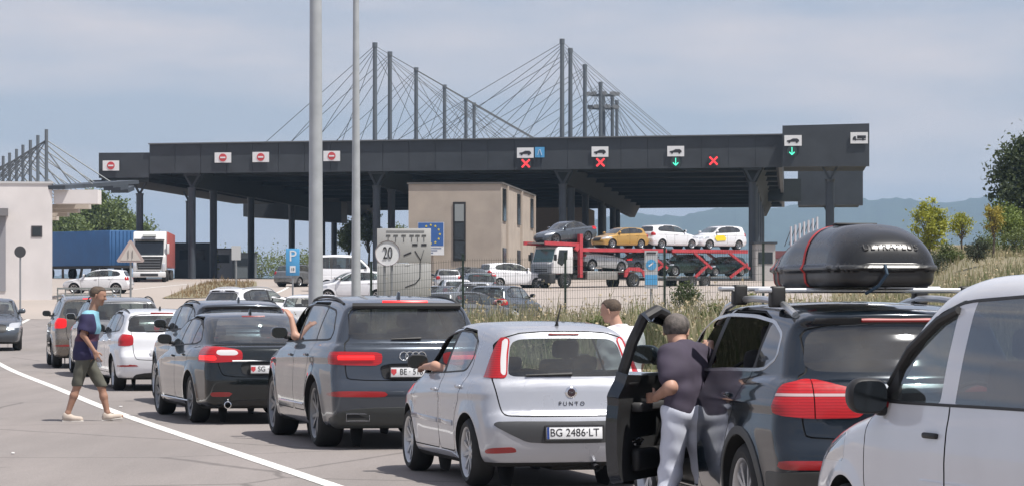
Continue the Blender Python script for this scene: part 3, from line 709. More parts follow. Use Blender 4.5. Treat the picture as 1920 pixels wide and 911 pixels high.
def stretch(sp, sx, sy, sz, **k):
    """a sister model: the same make-up with its own length, width and height"""
    d = {a: b for a, b in sp.items() if not a.startswith('_')}
    ps = lambda P: [(x*sx, z*sz) for x, z in P]; pr = lambda P: [(y*sy, z*sz) for y, z in P]
    for a in ('low', 'gh', 'dlo'): d[a] = ps(d[a])
    for a in ('side', 'gside'): d[a] = [(z*sz, i*sy) for z, i in d[a]]
    for a in ('plan', 'gplan'): d[a] = [(x*sx, i*sy) for x, i in d[a]]
    d['pillars'] = [(x*sx, w_) for x, w_ in d['pillars']]; d['doors'] = [(n, ps(P)) for n, P in d['doors']]
    d['cuts'] = [(n, kd, ps(P) if kd == 'side' else pr(P), lm*(sx if kd != 'side' else 1)) for n, kd, P, lm in d['cuts']]
    for a in ('rwin', 'gate'): d[a] = pr(d[a])
    d['rwx'] *= sx; d['gatex'] *= sx; d['L'] *= sx; d['W'] *= sy; d['H'] *= sz; d['wb'] *= sx; d['ro'] *= sx; d['zc'] *= sz; d['seatx'] *= sx
    d['bx'] = (d['bx'][0]*sx, d['bx'][1]*sx); d['mirror'] = (d['mirror'][0]*sx, d['mirror'][1]*sz); d['handles'] = [(x*sx, z*sz) for x, z in d['handles']]
    d['crease'] = ps(d['crease']) if 'crease' in d else [(0, .9), (5, .9)]; d.update(k); return d
WAGON = dict(L=4.32, W=1.74, H=1.48, wb=2.6, ro=.86, R=.315, rim=.21, h=.036, tw=.215, style='seven', zc=.98, seatx=2.15,
    low=[(.14, .22), (.04, .36), (.0, .60), (.05, .70), (.07, .74), (.10, .98), (.2, 1.05), (1.5, 1.01), (2.8, .98), (3.15, .97), (3.7, .88), (4.15, .74), (4.30, .56), (4.3, .36), (4.15, .2), (3.6, .18), (.8, .19)],
    gh=[(.14, .86), (.19, 1.04), (.40, 1.36), (.44, 1.42), (.8, 1.46), (1.5, 1.485), (2.1, 1.47), (2.5, 1.37), (2.9, 1.15), (3.25, .95), (3.2, .7), (.3, .7)],
    side=[(.15, .07), (.3, .025), (.5, 0), (.75, 0), (.93, .025), (1.03, .05), (1.3, .09)], plan=[(0, .10), (.5, .03), (1.0, 0), (2.9, 0), (3.6, .035), (4.32, .16)],
    gside=[(.8, .02), (1.0, .06), (1.2, .135), (1.4, .23), (1.5, .31)], gplan=[(0, .11), (.6, .05), (1.2, 0), (2.4, 0), (3.2, .04)], kr=.12, kgr=.15, kf=.28, kgf=.3, r=.11, rg=.08, blend=.02,
    dlo=[(.62, 1.2), (.70, 1.09), (1.7, 1.05), (2.7, 1.01), (2.9, 1.02), (2.6, 1.22), (2.3, 1.345), (1.8, 1.385), (1.2, 1.375), (.8, 1.335)], pillars=[(1.92, .04), (1.08, .025)], trim=.016,
    rwin=[(-.6, 1.06), (.56, 1.06), (.64, 1.09), (.58, 1.31), (.50, 1.355), (-.6, 1.365)], rwx=.6,
    cuts=[('tail_light', 'rear', [(.55, .815), (1.1, .815), (1.1, 1.0), (.78, 1.03), (.55, 1.01)], .32), ('reflector', 'rear', [(.45, .45), (.85, .44), (.80, .475), (.50, .49)], .4),
          ('bumper_trim', 'rear', [(-.9, .1), (.60, .1), (.52, .33), (-.9, .36)], .4), ('headlight', 'front', [(.45, .62), (.86, .66), (.86, .80), (.5, .78)], 3.5), ('grille', 'front', [(-.4, .5), (.4, .5), (.42, .74), (-.42, .74)], 4.0)],
    doors=[('front_door', [(1.92, .32), (2.98, .32), (3.06, .6), (3.06, 1.0), (2.65, 1.25), (2.33, 1.39), (1.92, 1.42)]), ('rear_door', [(1.915, .32), (1.915, 1.42), (1.2, 1.42), (1.02, 1.35), (1.02, .98), (1.2, .75), (1.32, .32)])],
    gate=[(-.9, .56), (.50, .56), (.55, .66), (.575, 1.04), (.60, 1.38), (-.9, 1.4)], gatex=.55, bonnet=.95, bx=(3.15, 4.1), mirror=(2.84, 1.08), handles=[(2.1, .88), (1.25, .91)],
    crease=[(0, .92), (2.2, .88), (4.32, .8)])
MPV = stretch(WAGON, 1.05, 1.05, 1.13, R=.33, rim=.225, gh=[(.10, .95), (.14, 1.15), (.24, 1.52), (.28, 1.60), (.7, 1.655), (1.6, 1.68), (2.3, 1.65), (2.75, 1.53), (3.15, 1.28), (3.55, 1.06), (3.4, .8), (.3, .8)])
SUV = stretch(X5, .925, .955, .975, R=.36, rim=.25, h=.036, style='five', archtrim=.04)
SEDAN = stretch(MOND, .97, .96, .97, h=.06, gh=[(.72, .9), (.78, 1.04), (1.0, 1.2), (1.35, 1.38), (1.8, 1.45), (2.3, 1.445), (2.7, 1.34), (3.1, 1.1), (3.44, .92), (3.4, .7), (.8, .7)])
VAN = dict(seat_up=.17, L=4.38, W=1.83, H=1.87, wb=2.75, ro=.75, R=.325, rim=.215, h=.03, tw=.205, style='steel', zc=1.13, seatx=2.45, wheel_in=.03,
    low=[(.12, .22), (.03, .36), (.0, .60), (.03, 1.1), (.3, 1.16), (1.5, 1.14), (2.7, 1.10), (3.25, 1.09), (3.75, .99), (4.15, .86), (4.34, .64), (4.36, .38), (4.2, .2), (3.6, .18), (.8, .19)],
    gh=[(.04, .9), (.06, 1.2), (.12, 1.76), (.3, 1.84), (1.2, 1.88), (2.1, 1.87), (2.52, 1.80), (2.90, 1.57), (3.28, 1.20), (3.42, 1.04), (3.3, .8), (.2, .8)],
    side=[(.15, .07), (.35, .025), (.6, 0), (.85, 0), (1.05, .02), (1.15, .035), (1.4, .07)], plan=[(0, .05), (.5, .01), (1.0, 0), (2.9, 0), (3.5, .04), (4.38, .19)],
    gside=[(.9, .01), (1.15, .035), (1.4, .085), (1.65, .15), (1.85, .24)], gplan=[(0, .03), (.6, 0), (2.4, 0), (3.3, .05)], kr=.05, kgr=.05, kf=.30, kgf=.28, r=.12, rg=.10, blend=.02,
    dlo=[(.35, 1.60), (.38, 1.17), (1.8, 1.16), (2.9, 1.15), (3.0, 1.17), (2.74, 1.43), (2.44, 1.62), (2.17, 1.70), (1.2, 1.74), (.5, 1.72)], pillars=[(2.12, .09), (1.0, .1)], trim=.016,
    rwin=[(-.6, 1.17), (.6, 1.17), (.58, 1.6), (-.6, 1.62)], rwx=.5,
    cuts=[('tail_light', 'rear', [(.72, .8), (1.1, .8), (1.1, 1.3), (.72, 1.3)], .3), ('bumper_trim', 'rear', [(-.9, .1), (1.1, .1), (1.1, .5), (-.9, .5)], .3),
          ('headlight', 'front', [(.45, .74), (.95, .78), (.92, .95), (.55, .93)], 3.5), ('grille', 'front', [(-.4, .35), (.5, .35), (.5, .6), (-.4, .6)], 4.0), ('bumper_trim', 'front', [(-.9, .1), (1.1, .1), (1.1, .35), (-.9, .35)], 3.6)],
    doors=[('front_door', [(2.09, .36), (3.04, .36), (3.16, .7), (3.16, 1.13), (2.76, 1.46), (2.44, 1.64), (2.19, 1.71), (2.09, 1.70)]), ('rear_door', [(2.085, .36), (2.085, 1.70), (1.0, 1.75), (1.0, .36)])],
    gate=[(-.9, .52), (.74, .52), (.74, 1.7), (-.9, 1.72)], gatex=.3, bonnet=1.0, bx=(3.4, 4.1), mirror=(2.96, 1.20), handles=[(2.26, .98)])
BUSVAN = stretch(VAN, 1.14, 1.06, 1.22, R=.34, rim=.22, h=.07)
FAR = lambda sp: mk(sp, h=.062)
# ------------------------------------------------------------------ ground
_by = [(-100, 0), (70, 0), (100, .25), (140, .75), (180, 1.6), (203, 2.2), (225, 2.6), (245, 3.0), (320, 3.3), (600, 4), (7000, 6)]
_bt = smooth_tab(_by, -100, 900, 8, 2000)
def road_edge(Y): return 1.5-.2495*(Y-20.5)+5.2
def terr(X, Y):
    X = np.asarray(X, float); Y = np.asarray(Y, float)
    z = _bt(np.clip(Y, -100, 899))
    xe = 1.5-.2495*(Y-20.5)+5.2
    z = z+(.62+.36*sstep(-1, 10, X))*sstep(1.0, 5.5, X-xe)*sstep(38, 60, Y)*(1-sstep(84, 97, Y))      # weedy bank behind the queue
    z = z+2.7*sstep(0.0, 5.5, X-.108*Y)*sstep(60, 120, Y)*(1-sstep(300, 600, Y))                # slope on the right
    return float(z) if z.ndim == 0 else z

def ground_mat(name, col, c2, scale, rough=.9, fine=60, patch=.25):
    m = bpy.data.materials.new(name); m.use_nodes = True; t = m.node_tree; b = t.nodes['Principled BSDF']; l = t.links.new
    b.inputs['Roughness'].default_value = rough
    co = t.nodes.new('ShaderNodeTexCoord')
    n1 = t.nodes.new('ShaderNodeTexNoise'); n1.inputs['Scale'].default_value = scale; n1.inputs['Detail'].default_value = 6
    mp_ = t.nodes.new('ShaderNodeMapping'); mp_.inputs['Scale'].default_value = (1, .35, 1); mp_.inputs['Rotation'].default_value = (0, 0, rad(-14))
    n2 = t.nodes.new('ShaderNodeTexNoise'); n2.inputs['Scale'].default_value = fine; n2.inputs['Detail'].default_value = 3
    l(co.outputs['Object'], mp_.inputs['Vector']); l(mp_.outputs['Vector'], n1.inputs['Vector']); l(co.outputs['Object'], n2.inputs['Vector'])
    r = t.nodes.new('ShaderNodeValToRGB'); r.color_ramp.elements[0].position = .3; r.color_ramp.elements[1].position = .7
    r.color_ramp.elements[0].color = (*col, 1); r.color_ramp.elements[1].color = (*c2, 1)
    l(n1.outputs['Fac'], r.inputs['Fac'])
    mm = t.nodes.new('ShaderNodeMix'); mm.data_type = 'RGBA'; mm.blend_type = 'MULTIPLY'; mm.inputs['Factor'].default_value = patch
    r2 = t.nodes.new('ShaderNodeValToRGB'); r2.color_ramp.elements[0].position = .35; r2.color_ramp.elements[1].position = .65
    l(n2.outputs['Fac'], r2.inputs['Fac']); l(r.outputs['Color'], mm.inputs['A']); l(r2.outputs['Color'], mm.inputs['B'])
    l(mm.outputs['Result'], b.inputs['Base Color'])
    bp = t.nodes.new('ShaderNodeBump'); bp.inputs['Strength'].default_value = .25; bp.inputs['Distance'].default_value = .01
    l(n2.outputs['Fac'], bp.inputs['Height']); l(bp.outputs['Normal'], b.inputs['Normal'])
    MATS[name] = m; return m
DRY = ground_mat('dry_grass_ground', (.30, .245, .155), (.20, .185, .10), .8, fine=25, patch=.5)
ASPH = ground_mat('asphalt', (.290, .258, .242), (.248, .224, .212), .30, .82, fine=70, patch=.3)
ASPH2 = ground_mat('pale_asphalt', (.40, .345, .305), (.34, .30, .27), .08, .9, fine=30, patch=.15)

def wear(m):
    """cracks, tar seams and a polished wheel track in the asphalt itself"""
    t = m.node_tree; l = t.links.new; b = t.nodes['Principled BSDF']; src = b.inputs['Base Color'].links[0].from_socket
    co = t.nodes.new('ShaderNodeTexCoord'); nz_ = t.nodes.new('ShaderNodeTexNoise'); nz_.inputs['Scale'].default_value = .9; nz_.inputs['Detail'].default_value = 5
    mixv = t.nodes.new('ShaderNodeMix'); mixv.data_type = 'VECTOR'; mixv.inputs['Factor'].default_value = .12; l(co.outputs['Object'], mixv.inputs['A']); l(nz_.outputs['Color'], mixv.inputs['B']); l(co.outputs['Object'], nz_.inputs['Vector'])
    vo = t.nodes.new('ShaderNodeTexVoronoi'); vo.feature = 'DISTANCE_TO_EDGE'; vo.inputs['Scale'].default_value = .16; l(mixv.outputs['Result'], vo.inputs['Vector'])
    r = t.nodes.new('ShaderNodeMapRange'); r.inputs['From Min'].default_value = .0015; r.inputs['From Max'].default_value = .006; r.inputs['To Min'].default_value = .62; r.inputs['To Max'].default_value = 1.0; l(vo.outputs['Distance'], r.inputs['Value'])
    n3 = t.nodes.new('ShaderNodeTexNoise'); n3.inputs['Scale'].default_value = .45; n3.inputs['Detail'].default_value = 7; n3.inputs['Roughness'].default_value = .65
    mp_ = t.nodes.new('ShaderNodeMapping'); mp_.inputs['Rotation'].default_value = (0, 0, rad(-14)); mp_.inputs['Scale'].default_value = (1.6, .16, 1); l(co.outputs['Object'], mp_.inputs['Vector']); l(mp_.outputs['Vector'], n3.inputs['Vector'])
    r3 = t.nodes.new('ShaderNodeMapRange'); r3.inputs['From Min'].default_value = .3; r3.inputs['From Max'].default_value = .7; r3.inputs['To Min'].default_value = .84; r3.inputs['To Max'].default_value = 1.10; l(n3.outputs['Fac'], r3.inputs['Value'])
    n4 = t.nodes.new('ShaderNodeTexNoise'); n4.inputs['Scale'].default_value = 2.2; n4.inputs['Detail'].default_value = 2; l(co.outputs['Object'], n4.inputs['Vector'])
    r4 = t.nodes.new('ShaderNodeMapRange'); r4.inputs['From Min'].default_value = .70; r4.inputs['From Max'].default_value = .76; r4.inputs['To Min'].default_value = 1.0; r4.inputs['To Max'].default_value = .80; l(n4.outputs['Fac'], r4.inputs['Value'])
    m1 = t.nodes.new('ShaderNodeMath'); m1.operation = 'MULTIPLY'; l(r.outputs[0], m1.inputs[0]); l(r3.outputs[0], m1.inputs[1])
    m2 = t.nodes.new('ShaderNodeMath'); m2.operation = 'MULTIPLY'; l(m1.outputs[0], m2.inputs[0]); l(r4.outputs[0], m2.inputs[1])
    sc = t.nodes.new('ShaderNodeVectorMath'); sc.operation = 'SCALE'; l(src, sc.inputs[0]); l(m2.outputs[0], sc.inputs['Scale']); l(sc.outputs['Vector'], b.inputs['Base Color'])
wear(ASPH)
LINE = M('road_paint', (.68, .67, .64), .6, noise=.30, nscale=7)
def ray(px, Y): return (px-960)/F_PX*Y
def sheet(name, poly, mat, zoff, step=2.0, kind='structure', hfun=None):
    P = np.array(poly, float); lo = P.min(0)-step; hi = P.max(0)+step
    nx, ny = int((hi[0]-lo[0])/step)+2, int((hi[1]-lo[1])/step)+2
    X, Y = np.meshgrid(lo[0]+step*np.arange(nx), lo[1]+step*np.arange(ny), indexing='ij')
    V = np.stack([X.ravel(), Y.ravel(), np.zeros(X.size)], 1)
    I = np.arange(nx*ny).reshape(nx, ny)
    Q = np.stack([I[:-1, :-1], I[1:, :-1], I[1:, 1:], I[:-1, 1:]], -1).reshape(-1, 4)
    pm = PM(V, Q); pm.split(lambda V, N: sdpoly(P, V[:, 0], V[:, 1]), 'in')
    V, Fc, _ = pm.get('in'); V[:, 2] = (hfun or terr)(V[:, 0], V[:, 1])+zoff
    o = obj(name, mesh(name, V, Fc, smooth=True), mat)
    if kind: o['kind'] = kind
    return o
# the base terrain: one sheet to the horizon
gx = np.concatenate([-np.geomspace(7000, 60, 24), np.arange(-56, 60, 2.0), np.geomspace(60, 7000, 24)])
gy = np.concatenate([np.linspace(-120, -10, 8), np.arange(-8, 340, 2.5), np.geomspace(342, 9000, 26)])
X, Y = np.meshgrid(gx, gy, indexing='ij'); I = np.arange(X.size).reshape(X.shape)
V = np.stack([X.ravel(), Y.ravel(), terr(X.ravel(), Y.ravel())-.02], 1)
tag(obj('ground', mesh('ground', V, np.stack([I[:-1, :-1], I[1:, :-1], I[1:, 1:], I[:-1, 1:]], -1).reshape(-1, 4), smooth=True), DRY), kind='structure')
sheet('road', [(-70, -30), (14.3, -30), (road_edge(20), 20), (road_edge(60), 60), (road_edge(85), 85), (-9.5, 97), (-5, 110), (-2, 125), (-2, 133), (-90, 133), (-90, 60)], ASPH, .004, 1.5)
sheet('border_plaza', [(-140, 131), (-2, 131), (-1, 112), (0, 99), (9.5, 98), (12, 115), (24.5, 232), (44, 420), (-140, 420)], ASPH2, .012, 3.0)
sheet('dry_grass_island', [(-19.9, 172), (-16.0, 176), (-17.2, 205), (-19.0, 226), (-22.5, 226), (-21.3, 200)], DRY, .05, .8)
# painted edge line of the lane, bending with the road
def strip(name, pts, wd, zoff, mat=LINE):
    P = np.array(pts, float); t = np.linspace(0, 1, len(P)); tt = np.linspace(0, 1, 160)
    # Catmull-Rom through the points
    Q = []
    for u in tt:
        k = min(int(u*(len(P)-1)), len(P)-2); s = u*(len(P)-1)-k
        p0, p1, p2, p3 = P[max(k-1, 0)], P[k], P[k+1], P[min(k+2, len(P)-1)]
        Q.append(.5*((2*p1)+(-p0+p2)*s+(2*p0-5*p1+4*p2-p3)*s*s+(-p0+3*p1-3*p2+p3)*s**3))
    Q = np.array(Q); d = np.gradient(Q, axis=0); n = np.stack([-d[:, 1], d[:, 0]], 1); n /= np.linalg.norm(n, axis=1)[:, None]
    A, B = Q+n*wd/2, Q-n*wd/2; V = np.vstack([A, B]); V = np.column_stack([V, terr(V[:, 0], V[:, 1])+zoff]); m_ = len(Q)
    o = obj(name, mesh(name, V, [(i, i+1, m_+i+1, m_+i) for i in range(m_-1)]), mat); o['kind'] = 'structure'; return o
strip('lane_edge_line', [(4.2, 4), (1.3, 15.5), (-1.62, 27.6), (-5.6, 43.8), (-8.6, 57), (-11.6, 70), (-14.6, 84), (-17.0, 98), (-19.3, 118), (-21.9, 140)], .17, .009)
strip('far_lane_line', [(-27.5, 175), (-24.5, 195), (-22.8, 215)], .2, .020)
strip('border_lane_line', [(-15.5, 160), (-14.5, 185), (-15, 205)], .2, .020)
# litter and a patched trench in the road
for px, py, sz_, lab in ((24, 852, .035, 'scrap of white paper on the road at the bottom left'), (226, 764, .05, 'white scrap on the road right of the walking boy')):
    Yq = EYE*F_PX/(py-HORIZON); e = obj('paper_scrap', MB().prism([(-.5*sz_, -.4*sz_), (.6*sz_, -.5*sz_), (.5*sz_, .5*sz_), (-.3*sz_, .6*sz_)], .02, 'xy', .005).me('paper_scrap', bevel=.004), M('paper', (.75, .74, .72), .8), loc=(ray(px, Yq), Yq, .005)); tag(e, lab, 'litter')
# hills
def hills():
    px = [700, 1000, 1100, 1180, 1280, 1400, 1500, 1620, 1680, 1740, 1800, 1870, 1960, 2200, 2600]
    py = [500, 440, 415, 399, 404, 394, 384, 372, 377, 386, 378, 369, 372, 400, 420]
    D = 5600.; xs = np.linspace(-1700, 2700, 520)
    top = np.interp((xs/D*F_PX)+960, px, [EYE+(HORIZON-p)/F_PX*D for p in py], left=34, right=100)
    top = top+np.abs(rng.normal(0, 2.2, 520))+3*np.sin(xs*.037)+4*np.sin(xs*.017+1)
    V = []; rows = [(-1700, 3), (-1000, .18), (-750, .36), (-500, .55), (-350, .71), (-200, .85), (-90, .95), (0, 1.0), (300, .9), (1300, 0.05)]
    for dy, k in rows:
        for x, t in zip(xs, top): V.append((x*(1+dy/D), D+dy, (t*k if k < 2 else 0.0)+(3*math.sin(x*.011+dy*.01)+2*math.sin(x*.027-dy*.006)) * (.05 < k < .99)))
    n = len(xs); Fc = [(r*n+i, r*n+i+1, (r+1)*n+i+1, (r+1)*n+i) for r in range(len(rows)-1) for i in range(n-1)]
    m = M('hill_forest', (.026, .042, .026), .95, noise=.5, nscale=.03)
    tag(obj('hills', mesh('hills', V, Fc, smooth=True), m), kind='structure')
hills()

# ------------------------------------------------------------------ border canopy
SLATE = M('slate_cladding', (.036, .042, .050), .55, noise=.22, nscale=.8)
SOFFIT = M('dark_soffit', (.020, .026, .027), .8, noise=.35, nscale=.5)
COLM = M('column_steel', (.045, .056, .07), .5, noise=.15, nscale=2)
MASTM = M('mast_steel', (.13, .15, .17), .45, .3, noise=.1)
CABLE = M('steel_cable', (.085, .095, .105), .5, .4)
def ray(px, Y): return (px-960)/F_PX*Y
A_V = math.atan(520/F_PX); A_U = rad(7.5)
uV = Vector((math.cos(A_U), -math.sin(A_U), 0)); vV = Vector((math.sin(A_V), math.cos(A_V), 0))
O_ = Vector((0, 236, 0))                                  # fascia line crosses the view axis here
def on_fascia(px, off=0.0):                               # u where the fascia (moved back by off) is seen at px
    k = (px-960)/F_PX; o = O_+vV*off
    return (k*o.y-o.x)/(uV.x-k*uV.y)
def cp(u, v, z): p = O_+uV*u+vV*v; return Vector((p.x, p.y, z))
def zof(py, p): return EYE+(HORIZON-py)/F_PX*p.y
u0, u1 = on_fascia(280), on_fascia(1467)
zt0, zt1 = zof(271, cp(u0, 0, 0)), zof(253, cp(u1, 0, 0)); zb0, zb1 = zof(326, cp(u0, 0, 0)), zof(314, cp(u1, 0, 0))
DEP = 108.0
can = empty('border_canopy', cp(0, 20, 3.0), label='huge dark slate border crossing canopy with cable-stayed masts on its roof', cat='canopy')
can_inv = Matrix.Translation(-can.location)
def cpart(mb, name, mat, smooth=False, bevel=0.0):
    o = mb.build(name, mat, can, smooth=smooth, bevel=bevel); o.matrix_parent_inverse = can_inv; return o
def slab(ua, ub, va, vb, za, zb, zta, ztb, drop=0.0):
    P = [cp(ua, va, za), cp(ub, va, zb), cp(ub, vb, zb-drop), cp(ua, vb, za-drop), cp(ua, va, zta), cp(ub, va, ztb), cp(ub, vb, ztb-drop), cp(ua, vb, zta-drop)]
    return MB().add(P, [(0, 3, 2, 1), (4, 5, 6, 7), (0, 1, 5, 4), (1, 2, 6, 5), (2, 3, 7, 6), (3, 0, 4, 7)])
# main fascia as cladding panels with open joints, a body behind and the soffit
NP = 24
for i in range(NP):
    a = u0+(u1-u0)*i/NP+.012; b = u0+(u1-u0)*(i+1)/NP-.012
    za = zb0+(zb1-zb0)*i/NP; zb = zb0+(zb1-zb0)*(i+1)/NP; ta = zt0+(zt1-zt0)*i/NP; tb = zt0+(zt1-zt0)*(i+1)/NP
    cpart(slab(a, b, 0, .12, za, zb, ta, tb), 'fascia_panel', SLATE)
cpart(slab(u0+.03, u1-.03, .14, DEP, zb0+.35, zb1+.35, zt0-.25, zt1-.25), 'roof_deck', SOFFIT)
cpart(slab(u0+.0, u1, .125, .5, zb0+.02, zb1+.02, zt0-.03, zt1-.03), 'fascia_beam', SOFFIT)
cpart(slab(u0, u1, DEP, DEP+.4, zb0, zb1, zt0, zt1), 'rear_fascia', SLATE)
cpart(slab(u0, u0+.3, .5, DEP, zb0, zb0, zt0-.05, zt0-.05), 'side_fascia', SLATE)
cpart(slab(u1-.3, u1, .5, DEP, zb1, zb1, zt1-.05, zt1-.05), 'side_fascia', SLATE)
cpart(MB().bar(cp(u0-.05, -.05, zt0+.03), cp(u1+.05, -.05, zt1+.03), .3, .09), 'coping', M('coping_metal', (.16, .17, .18), .5, .5))
# left low wing and right high wing
uL = on_fascia(185); pL = cp(uL, 0, 0)
cpart(slab(uL, u0-.02, .05, 60, zof(334, pL), zof(334, pL), zof(287, pL), zof(287, pL)), 'low_wing', SLATE)
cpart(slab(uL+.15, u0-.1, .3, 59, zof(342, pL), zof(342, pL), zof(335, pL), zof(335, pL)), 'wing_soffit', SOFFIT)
def cpx(px, off): return on_fascia(px, off)
pr = cp(cpx(1467, -4), -4, 0)
cpart(slab(cpx(1467, -4), cpx(1630, -4), -4, -3.6, zof(313, pr), zof(313, pr), zof(236, pr), zof(233, pr)), 'high_wing_fascia', SLATE)
cpart(slab(cpx(1467, -4)+.05, cpx(1630, -4)-.05, -3.58, 12, zof(306, pr), zof(306, pr), zof(240, pr), zof(238, pr)), 'high_wing_roof', SOFFIT)
pq = cp(cpx(1560, 74), 74, 0)
cpart(slab(cpx(1496, 74), cpx(1618, 74), 74, 76, zof(385, pq), zof(385, pq), zof(318, pq), zof(317, pq)), 'rear_wing_fascia', SLATE)
cpart(slab(cpx(1496, 74)+.1, cpx(1618, 74)-.1, 76.05, 92, zof(380, pq), zof(380, pq), zof(320, pq), zof(319, pq)), 'rear_wing_roof', SOFFIT)
cpart(slab(cpx(1440, 60), cpx(1502, 60), 60, 62, zof(385, pq), zof(385, pq), zof(345, pq), zof(345, pq)), 'link_beam', SOFFIT)
pb = cp(cpx(560, 60), 60, 0)
cpart(slab(cpx(456, 62), cpx(640, 62), 62, 66, zof(405, pb), zof(417, pb), zof(378, pb), zof(378, pb)), 'rear_link_fascia', SLATE)
# ribs under the soffit
for k in range(9):
    v = 6+k*11.5
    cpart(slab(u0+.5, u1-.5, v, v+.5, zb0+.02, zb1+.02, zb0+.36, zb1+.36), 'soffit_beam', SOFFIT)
VOFF = [1.5, 10.5, 28, 50, 69, 77]
def zsof(u): return zb0+(zb1-zb0)*(u-u0)/(u1-u0)
def column(u, v, zt, r=.30, head=True):
    g = cp(u, v, 0); zg = terr(g.x, g.y)
    n = 12; mb = MB().tube([cp(u, v, zg), cp(u, v, zt-1.1)], r, n)
    if head:
        for s_ in (-1, 1): mb.bar(cp(u, v, zt-1.15), cp(u+.62*s_, v, zt), .16, .16)
        mb.bar(cp(u-.68, v, zt-.08), cp(u+.68, v, zt-.08), .2, .16)
    mb.tube([cp(u, v, zt-1.3), cp(u, v, zt-1.08)], [r, r*1.2], n)
    return cpart(mb, 'column', COLM, smooth=True)
for px in (360, 706, 1055, 1411):
    for v in VOFF: 
        u = on_fascia(px, 1.5); column(u, v, zsof(u)+.02, head=v < 5)
    z_ = zsof(u); T_ = [(-.95, .3), (.95, .3), (.28, -1.05), (-.28, -1.05)]
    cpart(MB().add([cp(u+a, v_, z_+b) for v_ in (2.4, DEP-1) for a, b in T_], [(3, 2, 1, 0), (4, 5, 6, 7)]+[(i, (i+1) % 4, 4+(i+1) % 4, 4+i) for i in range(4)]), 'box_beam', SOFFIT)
ua = on_fascia(262, 2)
for v in (2, 22): column(ua, v, zof(336, pL), .28)
uw = cpx(1556, -2); column(uw, -2, zof(308, pr), .33); column(cpx(1556, 74), 78, zof(382, pq), .3)
# masts and stay cables
ucy = MB().lathe([(1, 0), (1, 1)], 6, 'z').me('cable', smooth=True)
def cable(a, b, r=.023):
    d = b-a; o = obj('cable', ucy, CABLE, can); o.matrix_parent_inverse = can_inv
    o.location = a; o.scale = (r, r, d.length); o.rotation_euler = d.to_track_quat('Z', 'Y').to_euler(); return o
for px, inner in ((703, 1), (1054, -1)):
    u = on_fascia(px, 1.5)
    for v in VOFF:
        base = cp(u, v, 0); zr = zt0+(zt1-zt0)*(u-u0)/(u1-u0)-.2; zt = zr+8.0
        mb = MB().tube([cp(u, v, zr), cp(u, v, zt-.9), cp(u, v, zt-.35)], [.19, .17, .17], 10).tube([cp(u, v, zt-.36), cp(u, v, zt)], .21, 10)
        cpart(mb, 'mast', MASTM, smooth=True)
        for s_ in (-1, 1):
            far = 13.2 if s_ == inner else 8.9
            for q, k in enumerate((1.0, .77, .54, .30)):
                cable(cp(u+.15*s_, v, zt-.35-.22*q), cp(u+far*k*s_, v, zr+.1))
# high-mast floodlight standing behind the canopy
fm = at(1131, 262, 300); zt = at(1131, 172, 300).z
hm_ = empty('floodlight_mast', (fm.x, fm.y, terr(fm.x, fm.y)), label='tall floodlight mast with a ring of lamps rising behind the canopy masts', cat='floodlight'); hi = Matrix.Translation(-hm_.location)
def part(mb, name, mat, parent, inv, smooth=False, bevel=0.0):
    o = mb.build(name, mat, parent, smooth=smooth, bevel=bevel); o.matrix_parent_inverse = inv; return o
part(MB().tube([(fm.x, fm.y, hm_.location.z), (fm.x, fm.y, zt)], [.35, .2], 12), 'pole', MASTM, hm_, hi, True)
for lv in (0, -1.3):
    part(MB().lathe([(1.0, zt-.3+lv), (1.1, zt-.3+lv), (1.1, zt-.45+lv), (1.0, zt-.45+lv)], 20, 'z', (fm.x, fm.y, 0)).box((fm.x, fm.y, zt-.38+lv), (2.0, .1, .1)), 'ring', MASTM, hm_, hi)
    for k in range(8):
        a = 2*PI*k/8+lv; part(MB().box((fm.x+1.35*math.cos(a), fm.y+1.35*math.sin(a), zt-.25+lv), (.55, .45, .35)), 'lamp_head', M('lamp_grey', (.22, .23, .24), .5), hm_, hi)

# ------------------------------------------------------------------ lane signs hung on the fascia
SIGNW = M('sign_white', (.72, .73, .74), .45, noise=.05); SIGNR = M('sign_red', (.55, .06, .07), .45); SIGNK = M('sign_black', (.03, .03, .035), .5); SIGNB = M('sign_blue', (.085, .33, .60), .4, noise=.06)
LEDR = emis('led_red', (1.0, .05, .06), 1.1); LEDG = emis('led_green', (.1, .95, .62), 1.0); LEDBK = M('led_housing', (.03, .05, .05), .5)
yawF = -A_U
def hang(px, py, off, name, label, cat, group):
    p = cp(on_fascia(px, off-.12), off-.12, 0); z = zof(py, p)
    return empty(name, (p.x, p.y, z), yawF, label=label, cat=cat, group=group)
def disc(n, r, y, c=(0, 0)):
    return [(c[0]+r*math.cos(2*PI*i/n), c[1]+r*math.sin(2*PI*i/n)) for i in range(n)]
ordn = ['leftmost', 'second from left', 'third from left', 'fourth from left']
for i, (px, py) in enumerate(((208, 311), (418, 296), (489, 295), (622, 293))):
    r_ = hang(px, py, 0, 'no_entry_sign', f'white no entry lane sign with red disc on the canopy, {ordn[i]}', 'lane sign', 'no entry signs on the canopy')
    MB().box((0, 0, 0), (1.32, .06, .80)).build('board', SIGNW, r_)
    MB().prism(disc(24, .31, 0), .02, 'xz', -.055).build('red_disc', SIGNR, r_); MB().box((0, -.065, 0), (.42, .015, .12)).build('bar', SIGNW, r_)
